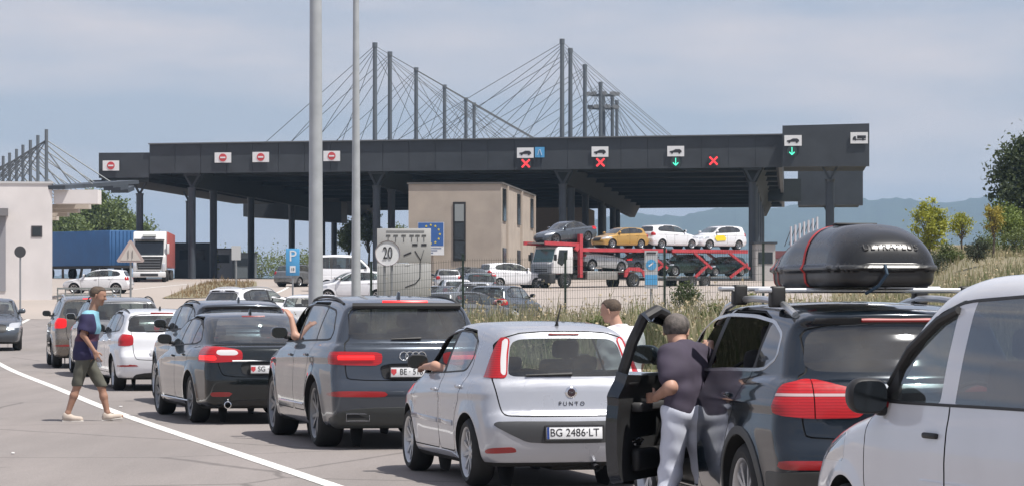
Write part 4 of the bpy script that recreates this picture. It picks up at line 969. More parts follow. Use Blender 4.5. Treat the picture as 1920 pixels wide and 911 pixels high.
def car_glyph(parent, w_, truck=False, dx=0):
    if truck:
        mb = MB().prism([(-.15, -.05), (.5, -.05), (.5, .18), (-.15, .18)], .012, 'xz', -.045).prism([(-.48, -.12), (-.24, -.12), (-.24, .12), (-.38, .12), (-.48, -.0)], .012, 'xz', -.045)
        mb.prism([(-.48, -.16), (.5, -.16), (.5, -.1), (-.48, -.1)], .012, 'xz', -.045)
    else:
        mb = MB().prism([(-.46, -.10), (-.46, .0), (-.2, .05), (-.02, .15), (.3, .15), (.44, .05), (.46, -.10)], .012, 'xz', -.045)
    for x in (-.28, .28): mb.prism(disc(12, .085, 0, (x, -.12)), .014, 'xz', -.047)
    return mb.build('pictogram', SIGNK, parent)
def cross_light(px, py, label, off=0):
    r_ = hang(px, py, off, 'lane_signal', label, 'lane signal', 'lane signals on the canopy')
    MB().box((0, 0, 0), (.78, .08, .78)).build('housing', LEDBK, r_)
    for s_ in (1, -1): MB().bar((-.3, -.055, -.3*s_), (.3, -.055, .3*s_), .10, .13).build('red_bar', LEDR, r_)
def arrow_light(px, py, label, off=0):
    r_ = hang(px, py, off, 'lane_signal', label, 'lane signal', 'lane signals on the canopy')
    MB().prism(disc(20, .40, 0), .08, 'xz', -.04).build('housing', LEDBK, r_)
    MB().bar((0, -.055, .30), (0, -.055, -.26), .06, .07).bar((0, -.055, -.27), (-.2, -.055, -.06), .06, .07).bar((0, -.055, -.27), (.2, -.055, -.06), .06, .07).build('green_arrow', LEDG, r_)
for px, py, lab, off in ((985, 287, 'white car lane sign beside a blue sign above a red cross', 0), (1125, 285, 'white car lane sign above the middle red cross', 0), (1267, 284, 'white car lane sign above the middle green arrow', 0), (1487, 264, 'white car lane sign on the raised right end of the canopy', -4)):
    r_ = hang(px, py, off, 'car_lane_sign', lab, 'lane sign', 'car lane signs on the canopy')
    MB().box((0, 0, 0), (1.3, .06, .80)).build('board', SIGNW, r_); car_glyph(r_, 1)
r_ = hang(1611, 259, -4, 'truck_lane_sign', 'white lorry lane sign at the far right end of the canopy', 'lane sign', None); MB().box((0, 0, 0), (1.3, .06, .85)).build('board', SIGNW, r_); car_glyph(r_, 1, True)
r_ = hang(1012, 286, 0, 'blue_lane_sign', 'small blue square sign with white mark on the canopy', 'lane sign', None); MB().box((0, 0, 0), (.74, .06, .80)).build('board', SIGNB, r_)
MB().bar((-.16, -.04, -.22), (-.02, -.04, .22), .03, .07).bar((.16, -.04, -.22), (.02, -.04, .22), .03, .07).build('white_mark', SIGNW, r_)
cross_light(986, 307, 'red cross lane signal below the blue sign'); cross_light(1126, 305, 'red cross lane signal in the middle of the canopy'); cross_light(1338, 302, 'red cross lane signal with no sign above it')
arrow_light(1267, 304, 'green arrow lane signal near the middle of the canopy'); arrow_light(1485, 284, 'green arrow lane signal on the raised right end', -4)

# ------------------------------------------------------------------ buildings
BEIGE = M('beige_render', (.385, .332, .28), .85, noise=.12, nscale=.9, bump=.1, bscale=8); BEIGE2 = M('beige_frames', (.46, .40, .34), .8, noise=.06); WINDK = M('dark_pane', (.02, .026, .03), .12, spec=.7)
WHITEB = M('white_render', (.64, .61, .60), .85, noise=.10, nscale=.6, bump=.1, bscale=6)
def building(name, label, cat, loc): 
    e = empty(name, loc, label=label, cat=cat); return e, Matrix.Translation(-Vector(loc))
uB0, uB1 = on_fascia(766, -31), on_fascia(940, -31); zg = terr(*cp(uB0, -31, 0).xy); zt_ = zof(346, cp(uB0, -31, 0))
bB, bi = building('border_control_building', 'two-storey beige border control building under the canopy', 'building', cp(uB0, -31, zg))
part(slab(uB0, uB1, -31, -4, zg-.5, zg-.5, zt_, zt_), 'wall', BEIGE, bB, bi)
part(slab(uB0-.1, uB1+.1, -31.1, -3.9, zt_+.002, zt_+.002, zt_+.12, zt_+.12), 'parapet', M('parapet_dark', (.10, .095, .09), .6), bB, bi)
ws0, ws1 = on_fascia(853, -31), on_fascia(870, -31); zlo, zhi = zof(486, cp(ws0, -31, 0)), zof(382, cp(ws0, -31, 0))
wf = part(slab(ws0-.12, ws1+.12, -31.07, -31.005, zlo-.1, zlo-.1, zhi+.1, zhi+.1), 'window_frame', PLASTIC, bB, bi)
for k in range(3):
    a, b = zlo+(zhi-zlo)*k/3+.05, zlo+(zhi-zlo)*(k+1)/3-.05
    part(slab(ws0, ws1, -31.12, -31.075, a, a, b, b), 'pane', WINDK if k < 2 else M('sky_pane', (.25, .27, .27), .25), bB, bi)
for k in (0, 3, 6):                                       # recesses of the right-hand face, between rendered piers
    v0 = -30.2+k*3.7; 
    for z0, z1 in ((zg+.6, zg+2.6), (zg+4.4, zg+6.6)):
        part(slab(uB1+.003, uB1+.08, v0, v0+2.4, z0, z0, z1, z1), 'window', WINDK, bB, bi)
    part(slab(uB1+.004, uB1+.16, v0+2.75, v0+3.1, zg, zg, zt_-.02, zt_-.02), 'pier', BEIGE2, bB, bi)
# EU funding board on its wall
eu = cp(on_fascia(808, -31.4), -31.4, 0); z0, z1 = zof(478, eu), zof(417, eu); wE = (on_fascia(833, -31.4)-on_fascia(784, -31.4)); zm = z0+(z1-z0)*.27
eb = empty('flag_board', (eu.x, eu.y, (z0+z1)/2), yawF, label='blue board with a ring of yellow stars on the beige building', cat='sign'); hE = (z1-z0)
MB().box((0, 0, 0), (wE, .06, hE)).build('board', SIGNW, eb)
MB().box((0, -.035, hE*.135), (wE-.06, .02, hE*.71)).build('blue_field', M('flag_blue', (.035, .115, .34), .5), eb)
YEL = M('star_yellow', (.75, .60, .06), .5)
for k in range(12):
    a = 2*PI*k/12; c = (.62*math.sin(a), hE*.135+.62*math.cos(a)); st = []
    for j in range(10): q = 2*PI*j/10; rr = .10 if j % 2 == 0 else .04; st.append((c[0]+rr*math.sin(q), c[1]+rr*math.cos(q)))
    MB().prism(st, .012, 'xz', -.058).build('star', YEL, eb)
for k in range(3): MB().box((-.1*k, -.035, -hE*(.29+.07*k)), (wE*(.8-.2*k), .01, .07)).build('text_line', M('text_grey', (.16, .2, .3), .6), eb)
# brown annex seen behind it
uA0, uA1 = on_fascia(985, 60), on_fascia(1100, 60); zgA = terr(*cp(uA0, 60, 0).xy); ztA = zof(390, cp(uA0, 60, 0))
bA, ai = building('rear_annex', 'low brown annex in the shade behind the beige building', 'building', cp(uA0, 60, zgA))
part(slab(uA0, uA1, 60, 72, zgA-.5, zgA-.5, ztA, ztA), 'wall', M('brown_render', (.42, .34, .27), .85, noise=.08), bA, ai)
for k in range(4): 
    a = uA0+1+k*2.1; part(slab(a, a+1.1, 59.93, 59.99, zgA+1, zgA+1, zgA+2.6, zgA+2.6), 'window', WINDK, bA, ai)
# white building with its own stayed roof on the left
Yw = 170.0; xw0, xw1 = ray(-140, Yw), ray(98, Yw); zgw = terr(xw1, Yw); zw = at(0, 345, Yw).z
bW, wi = building('white_building', 'plain white building with a small square window at the left edge', 'building', (xw1, Yw, zgw))
dW = Vector((-.989, -.148)); nW = Vector((-.155, .988)); c0 = Vector((xw1, Yw))
PW = lambda o=0: [tuple(q) for q in (c0-dW*o-nW*o, c0+dW*7.3-nW*o, c0+dW*7.3+nW*12, c0-dW*o+nW*(12+o))]
part(MB().prism(PW(), zw-zgw+.5, 'xy', zgw-.5), 'wall', WHITEB, bW, wi)
part(MB().prism(PW(.06), .115, 'xy', zw+.003), 'coping', M('coping_pale', (.5, .5, .5), .6), bW, wi)
def onW(px, py, out=.02):
    k = (px-960)/F_PX; t_ = (c0.x-k*c0.y)/(k*dW.y-dW.x); p = c0+dW*t_-nW*out; return Vector((p.x, p.y, EYE+(HORIZON-py)/F_PX*p.y))
RW = Matrix.Rotation(math.atan2(dW.y, dW.x)+PI, 3, 'Z')
p = onW(69, 434); wf = part(MB().box(p, (.60, .035, .62), RW), 'window', M('window_reveal', (.05, .045, .05), .6), bW, wi)
part(MB().box(onW(69, 434, .045), (.44, .012, .46), RW), 'pane', WINDK, bW, wi)
part(MB().box(onW(-8, 470, .03), (1.1, .05, 4.5), RW), 'door', M('grey_door', (.25, .25, .27), .5), bW, wi)
part(MB().box(onW(-6, 398, .3), (1.25, .6, .42), RW), 'awning', M('awning_grey', (.17, .165, .17), .7), bW, wi)
# its roof wing on the right
wg0, wg1 = at(98, 352, Yw), at(180, 352, Yw)
part(MB().box(((wg0.x+wg1.x)/2+.06, Yw+1.0, at(0, 369, Yw).z), (wg1.x-wg0.x, 1.6, .78)), 'white_beam', WHITEB, bW, wi)
part(MB().bar(at(97.5, 352, Yw-.1), at(237, 342, Yw+10), 1.6, .22), 'eaves_beam', COLM, bW, wi)
for k in range(4): part(MB().bar(at(182+14*k, 352+5*k-9, Yw+8+6*k), at(203+11*k, 349+3*k-5, Yw+9+6*k), 1.2, .3), 'roof_edge', COLM, bW, wi)
for k in range(4): part(MB().box(at(134-11*k, 388+7*k, Yw+2.6+1.2*k), (2.1-.55*k, 1.0, .26)), 'soffit_step', M('soffit_cream', (.5, .45, .40), .8), bW, wi)
for i, (px, py) in enumerate(((87, 243), (71, 254), (57, 263), (43, 272), (31, 280), (18, 287), (6, 293))):
    Ym = 172+i*5.6; t_ = at(px, py, Ym); part(MB().tube([(t_.x, Ym, at(px, 350, Ym).z-1.2), t_], .10, 8), 'mast', MASTM, bW, wi, True)
    top = Vector((t_.x, Ym, t_.z-.6))
    for (dx, dz) in ((3.6, -2.35), (2.6, -2.5), (1.5, -2.6)):
        part(MB().tube([top+Vector((0, 0, -.25*(dx < 3)-.3*(dx < 2))), top+Vector((dx, 0, dz))], .035, 5), 'cable', CABLE, bW, wi)
        part(MB().tube([top, top+Vector((-dx, 0, dz*.95))], .035, 5), 'cable', CABLE, bW, wi)
# row of masts of another stayed roof, far right behind the roof box
fr = empty('far_stayed_roof', at(1506, 470, 420), label='far flat roof with a row of short white masts above the roof box', cat='building'); fi = Matrix.Translation(-fr.location)
part(MB().box(at(1500, 470, 420)-Vector((0, 0, .6)), (11, 14, 1.0)), 'roof', M('far_roof', (.16, .05, .05), .7), fr, fi)
part(MB().box(at(1500, 505, 424)+Vector((0, 0, .0)), (9, 10, 4.8)), 'wall', WHITEB, fr, fi)
for k in range(7):
    p = at(1483+k*8.2, 462-2*k, 420); part(MB().tube([p-Vector((0, 0, 1.5)), at(1483+k*8.2, 425-3*k, 420)], .16, 6), 'mast', M('white_steel', (.6, .6, .62), .5), fr, fi)
    part(MB().tube([at(1483+k*8.2, 430-3*k, 420), at(1471+k*8.2, 462-3*k, 420)], .06, 4), 'cable', CABLE, fr, fi)
# toll booth beside the right columns
tb = at(1432, 492, 232); e = empty('toll_booth', (tb.x, tb.y, terr(tb.x, tb.y)), label='pale grey toll booth at the foot of the right canopy columns', cat='booth'); ti = Matrix.Translation(-e.location)
zt2 = at(0, 458, 232).z; part(MB().box((tb.x, tb.y, (e.location.z+zt2)/2), (1.5, 3.2, zt2-e.location.z)), 'wall', M('booth_grey', (.42, .41, .40), .7, noise=.1), e, ti)
part(MB().box((tb.x, tb.y, zt2+.08), (1.8, 3.5, .15)), 'roof', SLATE, e, ti); part(MB().box((tb.x, tb.y-1.62, e.location.z+1.7), (1.1, .03, .9)), 'window', WINDK, e, ti)
# dark lane barriers and cabins between the left columns
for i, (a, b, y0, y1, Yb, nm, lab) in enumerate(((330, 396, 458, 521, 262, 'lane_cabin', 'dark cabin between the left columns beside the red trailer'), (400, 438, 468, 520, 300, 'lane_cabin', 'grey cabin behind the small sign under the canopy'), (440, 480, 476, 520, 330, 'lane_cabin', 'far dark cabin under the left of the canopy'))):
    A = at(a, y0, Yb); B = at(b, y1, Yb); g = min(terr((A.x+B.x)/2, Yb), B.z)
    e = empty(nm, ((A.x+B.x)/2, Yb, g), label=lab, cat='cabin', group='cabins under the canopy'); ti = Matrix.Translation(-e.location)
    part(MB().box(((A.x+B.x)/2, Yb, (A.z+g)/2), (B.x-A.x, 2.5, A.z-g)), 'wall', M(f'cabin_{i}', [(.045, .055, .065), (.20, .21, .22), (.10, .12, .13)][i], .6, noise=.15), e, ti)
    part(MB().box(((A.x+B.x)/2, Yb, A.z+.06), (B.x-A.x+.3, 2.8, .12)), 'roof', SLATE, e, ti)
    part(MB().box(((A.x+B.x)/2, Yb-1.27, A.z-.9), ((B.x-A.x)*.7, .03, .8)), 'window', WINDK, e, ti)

# ------------------------------------------------------------------ poles, signs, fence
POLE = M('galvanised_pole', (.40, .42, .44), .45, .15, noise=.12, nscale=3)
GREYP = M('sign_post_grey', (.30, .31, .32), .5, .4)
for px, Yp, r0, r1, lab in ((592, 66, .165, .115, 'thick pale grey lighting mast rising out of the picture behind the queue'), (667.5, 92, .15, .08, 'thinner grey lighting mast right of the thick one')):
    x = ray(px, Yp); g = terr(x, Yp)
    e = empty('lighting_mast', (x, Yp, g), label=lab, cat='lamp post', group='lighting masts')
    MB().tube([(0, 0, 0), (0, 0, 6), (0, 0, 12)], [r0, (r0+r1)/2, r1], 20).build('pole', POLE, e, smooth=True)
    MB().lathe([(r0+.10, 0), (r0+.10, .05), (r0+.02, .06), (r0+.02, .5), (r0, .52)], 20, 'z').build('base_flange', POLE, e, smooth=True)
    MB().lathe([(r1*.5+r0*.5+.006, 4.2), (r1*.5+r0*.5+.008, 4.26)], 20, 'z').build('joint_collar', POLE, e)
# parking sign
Yp = 120; p = at(549, 491, Yp); g = terr(p.x, Yp)
e = empty('parking_sign', (p.x, Yp, g), label='blue parking sign with white P and small white panel', cat='sign')
MB().tube([(0, 0, 0), (0, 0, p.z-g+.3)], .035, 8).build('post', GREYP, e, smooth=True)
MB().box((0, -.05, p.z-g), (.54, .03, 1.06)).build('board', SIGNB, e, bevel=.01)
obj('letter', text_mesh('P', .62, .004), SIGNW, e, (0, -.07, p.z-g+.22), (PI/2, 0, 0))
MB().box((0, -.07, p.z-g-.28), (.22, .008, .26)).build('white_panel', SIGNW, e)
obj('digits', text_mesh('15', .15, .004), SIGNK, e, (0, -.08, p.z-g-.28), (PI/2, 0, 0))
# road-map board, galvanised, and the 20 sign before it
Yp = 92; a = at(707, 428, Yp); b = at(808, 553, Yp); cx = (a.x+b.x)/2; g = terr(cx, Yp)
e = empty('direction_board', (cx, Yp, g), label='large grey lane direction board with black arrows behind the fence', cat='sign'); H_ = a.z-g; wB = b.x-a.x
BOARD = M('board_grey', (.44, .44, .43), .55, .15, noise=.08, nscale=1.5)
for k in range(3): MB().box((0, 0, H_*(.06+.313*(k+.5))), (wB, .05, H_*.313-.012)).build('board', BOARD, e, bevel=.006)
BMARK = M('board_marks', (.10, .10, .10), .6)
for s_ in (-1, 1): MB().tube([(s_*wB*.36, .08, 0), (s_*wB*.36, .08, H_)], .05, 8).build('post', GREYP, e, smooth=True)
zz = lambda py: at(0, py, Yp).z-g
xx = lambda px: ray(px, Yp)-cx
for k, px in enumerate((728, 742, 757, 772, 783, 795)):
    MB().box((xx(px), -.03, zz(442)), (.13, .008, .05)).box((xx(px), -.03, zz(449)), (.02, .008, .14)).build('lane_mark', BMARK, e)
MB().bar((xx(789), -.03, zz(488)), (xx(778), -.03, zz(470)), .012, .03).bar((xx(789), -.03, zz(488)), (xx(795), -.03, zz(468)), .012, .03).bar((xx(789), -.03, zz(488)), (xx(788), -.03, zz(520)), .012, .03).bar((xx(788), -.03, zz(520)), (xx(779), -.03, zz(531)), .012, .03).bar((xx(779), -.03, zz(531)), (xx(760), -.03, zz(538)), .012, .03).build('route_line', SIGNK, e)
for px in (778, 795): MB().box((xx(px), -.03, zz(459)), (.16, .008, .07)).build('car_mark', SIGNK, e)
MB().bar((xx(757), -.03, zz(479)), (xx(771), -.03, zz(473)), .012, .05).build('arrow', SIGNK, e)
MB().box((xx(760), -.03, zz(434)), (wB*.7, .008, .05)).build('heading', M('faded_text', (.25, .25, .25), .6), e)
MB().box((xx(764), -.03, zz(495)), (.14, .008, .06)).build('white_mark', SIGNW, e)
Yp = 80; p = at(727, 475, Yp); g = terr(p.x, Yp)
e = empty('speed_limit_sign', (p.x, Yp, g), label='round white speed limit sign reading 20 on two thin posts', cat='sign')
MB().prism(disc(36, .335, 0), .03, 'xz', -.03).build('disc', SIGNW, e, loc=(0, 0, p.z-g))
MB().lathe([(.335, -.05), (.335, -.028), (.318, -.034), (.318, -.05)], 36, 'y').build('rim', M('sign_rim', (.5, .42, .42), .5), e, loc=(0, 0, p.z-g))
t = obj('digits', text_mesh('20', .40, .004), SIGNK, e, (0, -.045, p.z-g), (PI/2, 0, 0)); t.scale = (.66, 1.12, 1)
for s_ in (-.07, .12): MB().tube([(s_, .02, 0), (s_-.02, .02, p.z-g)], .028, 8).build('post', GREYP, e, smooth=True)
# left-hand signs
Yp = 100; p = at(38, 472, Yp); g = terr(p.x, Yp); e = empty('round_sign', (p.x, Yp, g), label='dark back of a round road sign before the white building', cat='sign')
MB().tube([(0, 0, 0), (0, 0, p.z-g+.1)], .03, 8).build('post', GREYP, e, smooth=True); MB().prism(disc(28, .19, 0), .02, 'xz', -.045).build('disc', M('sign_back', (.06, .062, .066), .6), e, loc=(0, 0, p.z-g))
Yp = 88; p = at(245, 474, Yp); g = terr(p.x, Yp); e = empty('warning_sign', (p.x, Yp, g), label='triangular warning sign on a thin post beside the white truck', cat='sign')
MB().tube([(0, 0, 0), (0, 0, p.z-g)], .03, 8).build('post', GREYP, e, smooth=True)
MB().prism([(-.36, -.27), (.36, -.27), (.40, -.22), (.03, .36), (-.03, .36), (-.40, -.22)], .02, 'xz', -.05).build('panel', M('faded_red', (.50, .40, .37), .5), e, loc=(0, 0, p.z-g))
MB().prism([(-.30, -.22), (.30, -.22), (0, .27)], .006, 'xz', -.058).build('face', M('sign_cream', (.60, .55, .50), .5), e, loc=(0, 0, p.z-g))
MB().bar((-.06, -.062, -.15), (-.06, -.062, .08), .005, .035).bar((.06, -.062, -.15), (.06, -.062, .08), .005, .035).build('symbol', SIGNK, e, loc=(0, 0, p.z-g))
Yp = 205; p = at(443, 474, Yp); g = terr(p.x, Yp); e = empty('sign_back', (p.x, Yp, g), label='pale back of a small square sign under the canopy', cat='sign')
MB().tube([(0, 0, 0), (0, 0, p.z-g)], .05, 8).build('post', GREYP, e); MB().box((0, -.06, p.z-g), (.62, .04, .95)).build('board', M('sign_pale', (.5, .51, .52), .5), e)
# blue round sign panel before the car transporter
Yp = 110; p = at(1221, 505, Yp); g = terr(p.x, Yp); e = empty('lane_use_sign', (p.x, Yp, g), label='grey panel with a blue round arrow sign before the transporter', cat='sign')
MB().box((0, 0, at(0, 505, Yp).z-g), (.48, .04, 1.36)).build('board', M('panel_grey', (.42, .44, .45), .5), e); MB().tube([(0, .06, 0), (0, .06, 2.2)], .035, 8).build('post', GREYP, e)
MB().prism(disc(24, .19, 0), .012, 'xz', -.035).build('blue_disc', SIGNB, e, loc=(0, 0, at(0, 496, Yp).z-g)); MB().bar((-.09, -.04, -.06), (.07, -.04, .07), .01, .05).build('arrow', SIGNW, e, loc=(0, 0, at(0, 496, Yp).z-g))
MB().box((0, -.03, at(0, 474, Yp).z-g), (.34, .01, .06)).build('text_line', SIGNK, e); MB().box((0, -.03, at(0, 524, Yp).z-g), (.44, .01, .36)).build('lower_panel', SIGNB, e)
# wire mesh fence
FENCE = M('fence_green', (.028, .045, .035), .5, .2); Yf = 77.0
fx = [ray(px, Yf) for px in (696, 868, 1060, 1246)]; fx += [fx[-1]+2.5]
fe = empty('mesh_fence', (fx[0], Yf, terr(fx[0], Yf)), label='dark green wire mesh fence in front of the car park', cat='fence'); fi = Matrix.Translation(-fe.location)
for i, x in enumerate(fx):
    g = terr(x, Yf); part(MB().box((x, Yf, g+1.0), (.06, .06, 2.1)).box((x, Yf, g+2.06), (.075, .075, .03)), 'post', FENCE, fe, fi)
    if i < len(fx)-1:
        x2 = fx[i+1]; mb = MB(); g2 = terr(x2, Yf); n = int((x2-x)/.06)
        for k in range(1, n): 
            q = x+(x2-x)*k/n; gq = g+(g2-g)*k/n; mb.box((q, Yf-.03, gq+1.0), (.006, .006, 1.9))
        for k in range(10): mb.bar((x, Yf-.036, g+.1+.2*k), (x2, Yf-.036, g2+.1+.2*k), .006, .006)
        o = part(mb, 'wire_panel', FENCE, fe, fi); o['kind'] = 'stuff'
# metal railing in front of the parked hatchback on the left
Yp = 160; a, b = at(108, 520, Yp), at(226, 520, Yp); e = empty('guard_railing', (a.x, Yp, terr(a.x, Yp)), label='grey metal guard railing before the white hatchback on the left', cat='railing'); gi = Matrix.Translation(-e.location)
RAIL = M('railing_grey', (.26, .28, .27), .5, .5, noise=.15)
for k in range(9): 
    x = a.x+(b.x-a.x)*k/8; g = terr(x, Yp); part(MB().box((x, Yp, g+.45), (.06, .06, .9)), 'post', RAIL, e, gi)
for z_ in (.25, .5, .85): part(MB().bar((a.x, Yp-.04, terr(a.x, Yp)+z_), (b.x, Yp-.04, terr(b.x, Yp)+z_), .04, .10), 'rail', RAIL, e, gi)
# ------------------------------------------------------------------ the queue
def fwd(h): return Vector((-math.sin(rad(h)), math.cos(rad(h))))
def lft(h): return Vector((-math.cos(rad(h)), -math.sin(rad(h))))
def by_wheel(sp, px, Y, h, front=False):
    """mid-wheelbase ground point when the left rear (or front) wheel stands where it is seen"""
    P = Vector((ray(px, Y), Y)); return P+fwd(h)*(sp['wb']/2*(-1 if front else 1))-lft(h)*(sp['W']/2-.04)
def loc_pt(root_loc, h, sp, x, y):
    """world xy of a car-local point (x from the rear bumper, y left)"""
    mid = sp['ro']+sp['wb']/2; p = Vector(root_loc[:2])+fwd(h)*(x-mid)+lft(h)*y; return p
def rails(root, sh, mid, x0, x1, y, mat, hgt=.035, r=.016, name='roof_rail'):
    for sy in (1, -1):
        pts = []
        for i in range(9):
            x = x0+(x1-x0)*i/8; pts.append((x-mid, sy*y, sh.ztop(x, y)+hgt*math.sin(PI*min(1, max(0, i/8)))**.35))
        MB().tube(pts, r, 8).build(name, mat, root, smooth=True)
def wiper(root, sh, mid, y0, y1, z0, z1, mat=PLASTIC):
    P = [(sh.xrear(y, z)-mid-.018, y, z) for y, z in ((y0, z0), ((y0+y1)/2, (z0+z1)/2), (y1, z1))]
    MB().tube(P, [.016, .012, .007], 6).build('wiper', mat, root, smooth=True)
def fin(root, sh, mid, x, mat):
    z = sh.ztop(x); MB().prism([(-.09, 0), (.06, 0), (-.05, .075), (-.075, .078)], .03, 'xz', -.015).build('antenna_fin', mat, root, bevel=.006, loc=(x-mid, 0, z-.008))
def hi_stop(root, sh, mid, z, hw, mat, ht=.03):
    x = sh.xrear(0, z); P = []
    MB().tube([(sh.xrear(y, z)-mid-.004, y, z) for y in np.linspace(-hw, hw, 9)], ht/2, 6).build('high_brake_light', mat, root, smooth=True)

# 1 silver hatchback -------------------------------------------------------
SILVER = paint('silver_paint', (.43, .445, .485), .35, .28)
h1 = 14.0; lP = by_wheel(PUNTO, 878, 27.65, h1)
pu, O, sh, mid = car(PUNTO, 'hatchback', 'silver hatchback with an arm resting on its open window', 'car', SILVER, lP, h1, skip=(('front_window', 0),), remap={'mirror': PLASTIC, 'sill': SILVER, 'bumper_trim': M('dark_grey_trim', (.05, .052, .056), .55), 'rear_window': GLASS, 'rear_side_window': GLASS})
plate(pu, sh.xrear(0, .51)-mid-.012, 0, .508, 'BG 2486·LT', tilt=rad(4))
MB().box((0, .247, 0), (.003, .022, .105)).build('blue_band', M('plate_blue', (.02, .05, .22), .4), pu, loc=(sh.xrear(0, .51)-mid-.0185, -.003, .508), rot=(0, rad(4), 0))
MB().lathe([(0, -.012), (.035, -.012), (.05, -.006), (.056, 0), (.05, .006)], 24, 'x').build('badge', CHROME, pu, loc=(sh.xrear(0, .86)-mid-.004, 0, .865), smooth=True)
MB().lathe([(0, -.016), (.036, -.015), (.038, -.006)], 24, 'x').build('badge_shield', M('badge_dark', (.05, .03, .035), .3), pu, loc=(sh.xrear(0, .86)-mid-.004, 0, .865))
obj('badge_lettering', text_mesh('FIAT', .028, .001), CHROME, pu, (sh.xrear(0, .86)-mid-.021, 0, .865), (PI/2, 0, -PI/2))
obj('model_lettering', text_mesh('PUNTO', .055, .004, space=1.5), CHROME, pu, (sh.xrear(0, .76)-mid-.003, 0, .765), (PI/2, 0, -PI/2))
wiper(pu, sh, mid, -.02, .40, 1.03, 1.02); hi_stop(pu, sh, mid, 1.385, .14, REDDIM, .026)
zt_ = sh.ztop(.62); MB().tube([(.62-mid, 0, zt_), (.60-mid, 0, zt_+.04), (.46-mid, 0, zt_+.20)], [.02, .009, .004], 8).build('antenna', PLASTIC, pu, smooth=True)
MB().tube([(.16-mid, -.22, .20), (.02-mid, -.22, .19)], .03, 10, cap=False).build('exhaust', ALLOY_DK, pu); MB().box((.5-mid, -.1, .21), (.5, .5, .1)).build('silencer', UNDER, pu, bevel=.03)
MB().bar((2.95-mid, sh.ysurf(2.9, .57)+.006, .57), (1.85-mid, sh.ysurf(1.9, .56)+.006, .56), .012, .045).build('rubbing_strip', SILVER, pu, bevel=.004)
MB().bar((1.76-mid, sh.ysurf(1.7, .56)+.006, .56), (1.2-mid, sh.ysurf(1.25, .56)+.006, .555), .012, .045).build('rubbing_strip', SILVER, pu, bevel=.004)
# 2 grey SUV ----------------------------------------------------------------
GRAPH = paint('graphite_paint', (.062, .074, .092), .55, .22)
h2 = 13.7; lQ = by_wheel(Q7, 590, 34.8, h2)
q7, O, sh, mid = car(Q7, 'estate_suv', 'graphite grey SUV with four-ring emblem and lit brake lights', 'car', GRAPH, lQ, h2, skip=(('front_window', 0),), remap={'rear_window': GLASS_TINT, 'rear_side_window': GLASS_TINT, 'quarter_window': GLASS_TINT, 'tail_light': REDLENS, 'bumper_trim': M('grey_skirt', (.040, .045, .045), .45), 'window_trim': PLASTIC, 'mirror': GRAPH})
for sy in (1, -1):                                          # lit bars in the tail lights
    ys = np.linspace(.44, .84, 7); MB().tube([(sh.xrear(y, 1.035)-mid-.012, sy*y, 1.035) for y in ys], .024, 8).build('brake_light_bar', REDLIT, q7, smooth=True)
hi_stop(q7, sh, mid, 1.655, .26, REDLIT, .04)
MB().tube([(sh.xrear(y, 1.60)-mid-.03, y, 1.612) for y in np.linspace(-.62, .62, 9)], .035, 8).build('spoiler_lip', PLASTIC, q7, smooth=True)
for k in range(4):
    MB().tube([(0, .048*math.cos(a), .048*math.sin(a)) for a in np.linspace(0, 2*PI, 25)], .0075, 6, cap=False).build('emblem_ring', CHROME, q7, loc=(sh.xrear(0, 1.05)-mid-.008, (k-1.5)*.068, 1.052), smooth=True)
pl = plate(q7, sh.xrear(0, .88)-mid-.02, 0, .875, 'BE · 518264', size=.085, crest=.07)
MB().prism([(-.03, .03), (.03, .03), (.03, -.01), (0, -.04), (-.03, -.01)], .002, 'yz', 0).build('coat_of_arms', SIGNR, q7, loc=(sh.xrear(0, .88)-mid-.0292, .225, .878))
wiper(q7, sh, mid, -.12, .22, 1.25, 1.24)
rails(q7, sh, mid, .75, 2.95, .66, PLASTIC, .028, .016); fin(q7, sh, mid, .95, GRAPH)
MB().tube([(sh.xrear(y, .98)-mid-.01, y, .775) for y in np.linspace(-.7, .7, 9)], .010, 6).build('chrome_strip', CHROME, q7, smooth=True)
for sy in (1, -1):
    MB().tube([(sh.xrear(.62, .36)-mid-.026, sy*y, z) for y, z in ((.5, .33), (.5, .41), (.76, .41), (.76, .33), (.5, .33))], .012, 6).build('exhaust_trim', CHROME, q7, smooth=True)
    MB().box((sh.xrear(.62, .36)-mid-.012, sy*.63, .37), (.02, .24, .07)).build('exhaust_outlet', UNDER, q7)
MB().tube([(1.06+.6-mid, .98, .47), (3.3-mid, .985, .47)], .012, 6).build('sill_strip', CHROME, q7, smooth=True)
# 3 black SUV with its door open ----------------------------------------------
NAVY = paint('black_blue_paint', (.010, .016, .024), .2, .16)
h3 = 10.5; lX = by_wheel(X5, 1396, 20.53, h3)
SATIN = M('satin_trim', (.60, .61, .62), .25, .9)
SKX = (('front_door', 0), ('front_window', 0), ('rear_side_window', 0))
DKTRIM = M('dark_cladding', (.055, .056, .054), .5, noise=.1)
x5, O, sh, mid = car(X5, 'black_suv', 'black SUV with an open front door and a roof box', 'car', NAVY, lX, h3, skip=SKX, remap={'window_trim': SATIN, 'rear_window': GLASS_TINT, 'quarter_window': GLASS_DARK, 'rear_side_window': GLASS_DARK, 'windshield': GLASS_DARK, 'front_window': GLASS_DARK, 'bumper_trim': DKTRIM, 'arch_trim': DKTRIM, 'sill': DKTRIM, 'light_stripe': M('pale_lens', (.50, .38, .38), .2, coat=.4)})
hinge = Vector((3.34-mid, sh.ysurf(3.3, .8), 0)); MD = Matrix.Translation(hinge) @ Matrix.Rotation(rad(-31), 4, 'Z') @ Matrix.Translation(-hinge)
DOORIN = M('door_card', (.018, .018, .019), .6, noise=.2, nscale=12)
V, Fc, N = X5['_pm'].get('front_door', 0, .085); do = obj('front_door', mesh('front_door', V, Fc, normals=N), NAVY, x5); do.matrix_local = MD @ Matrix.Translation((-mid, 0, 0)); do['label'] = 'wide open front door seen from inside'
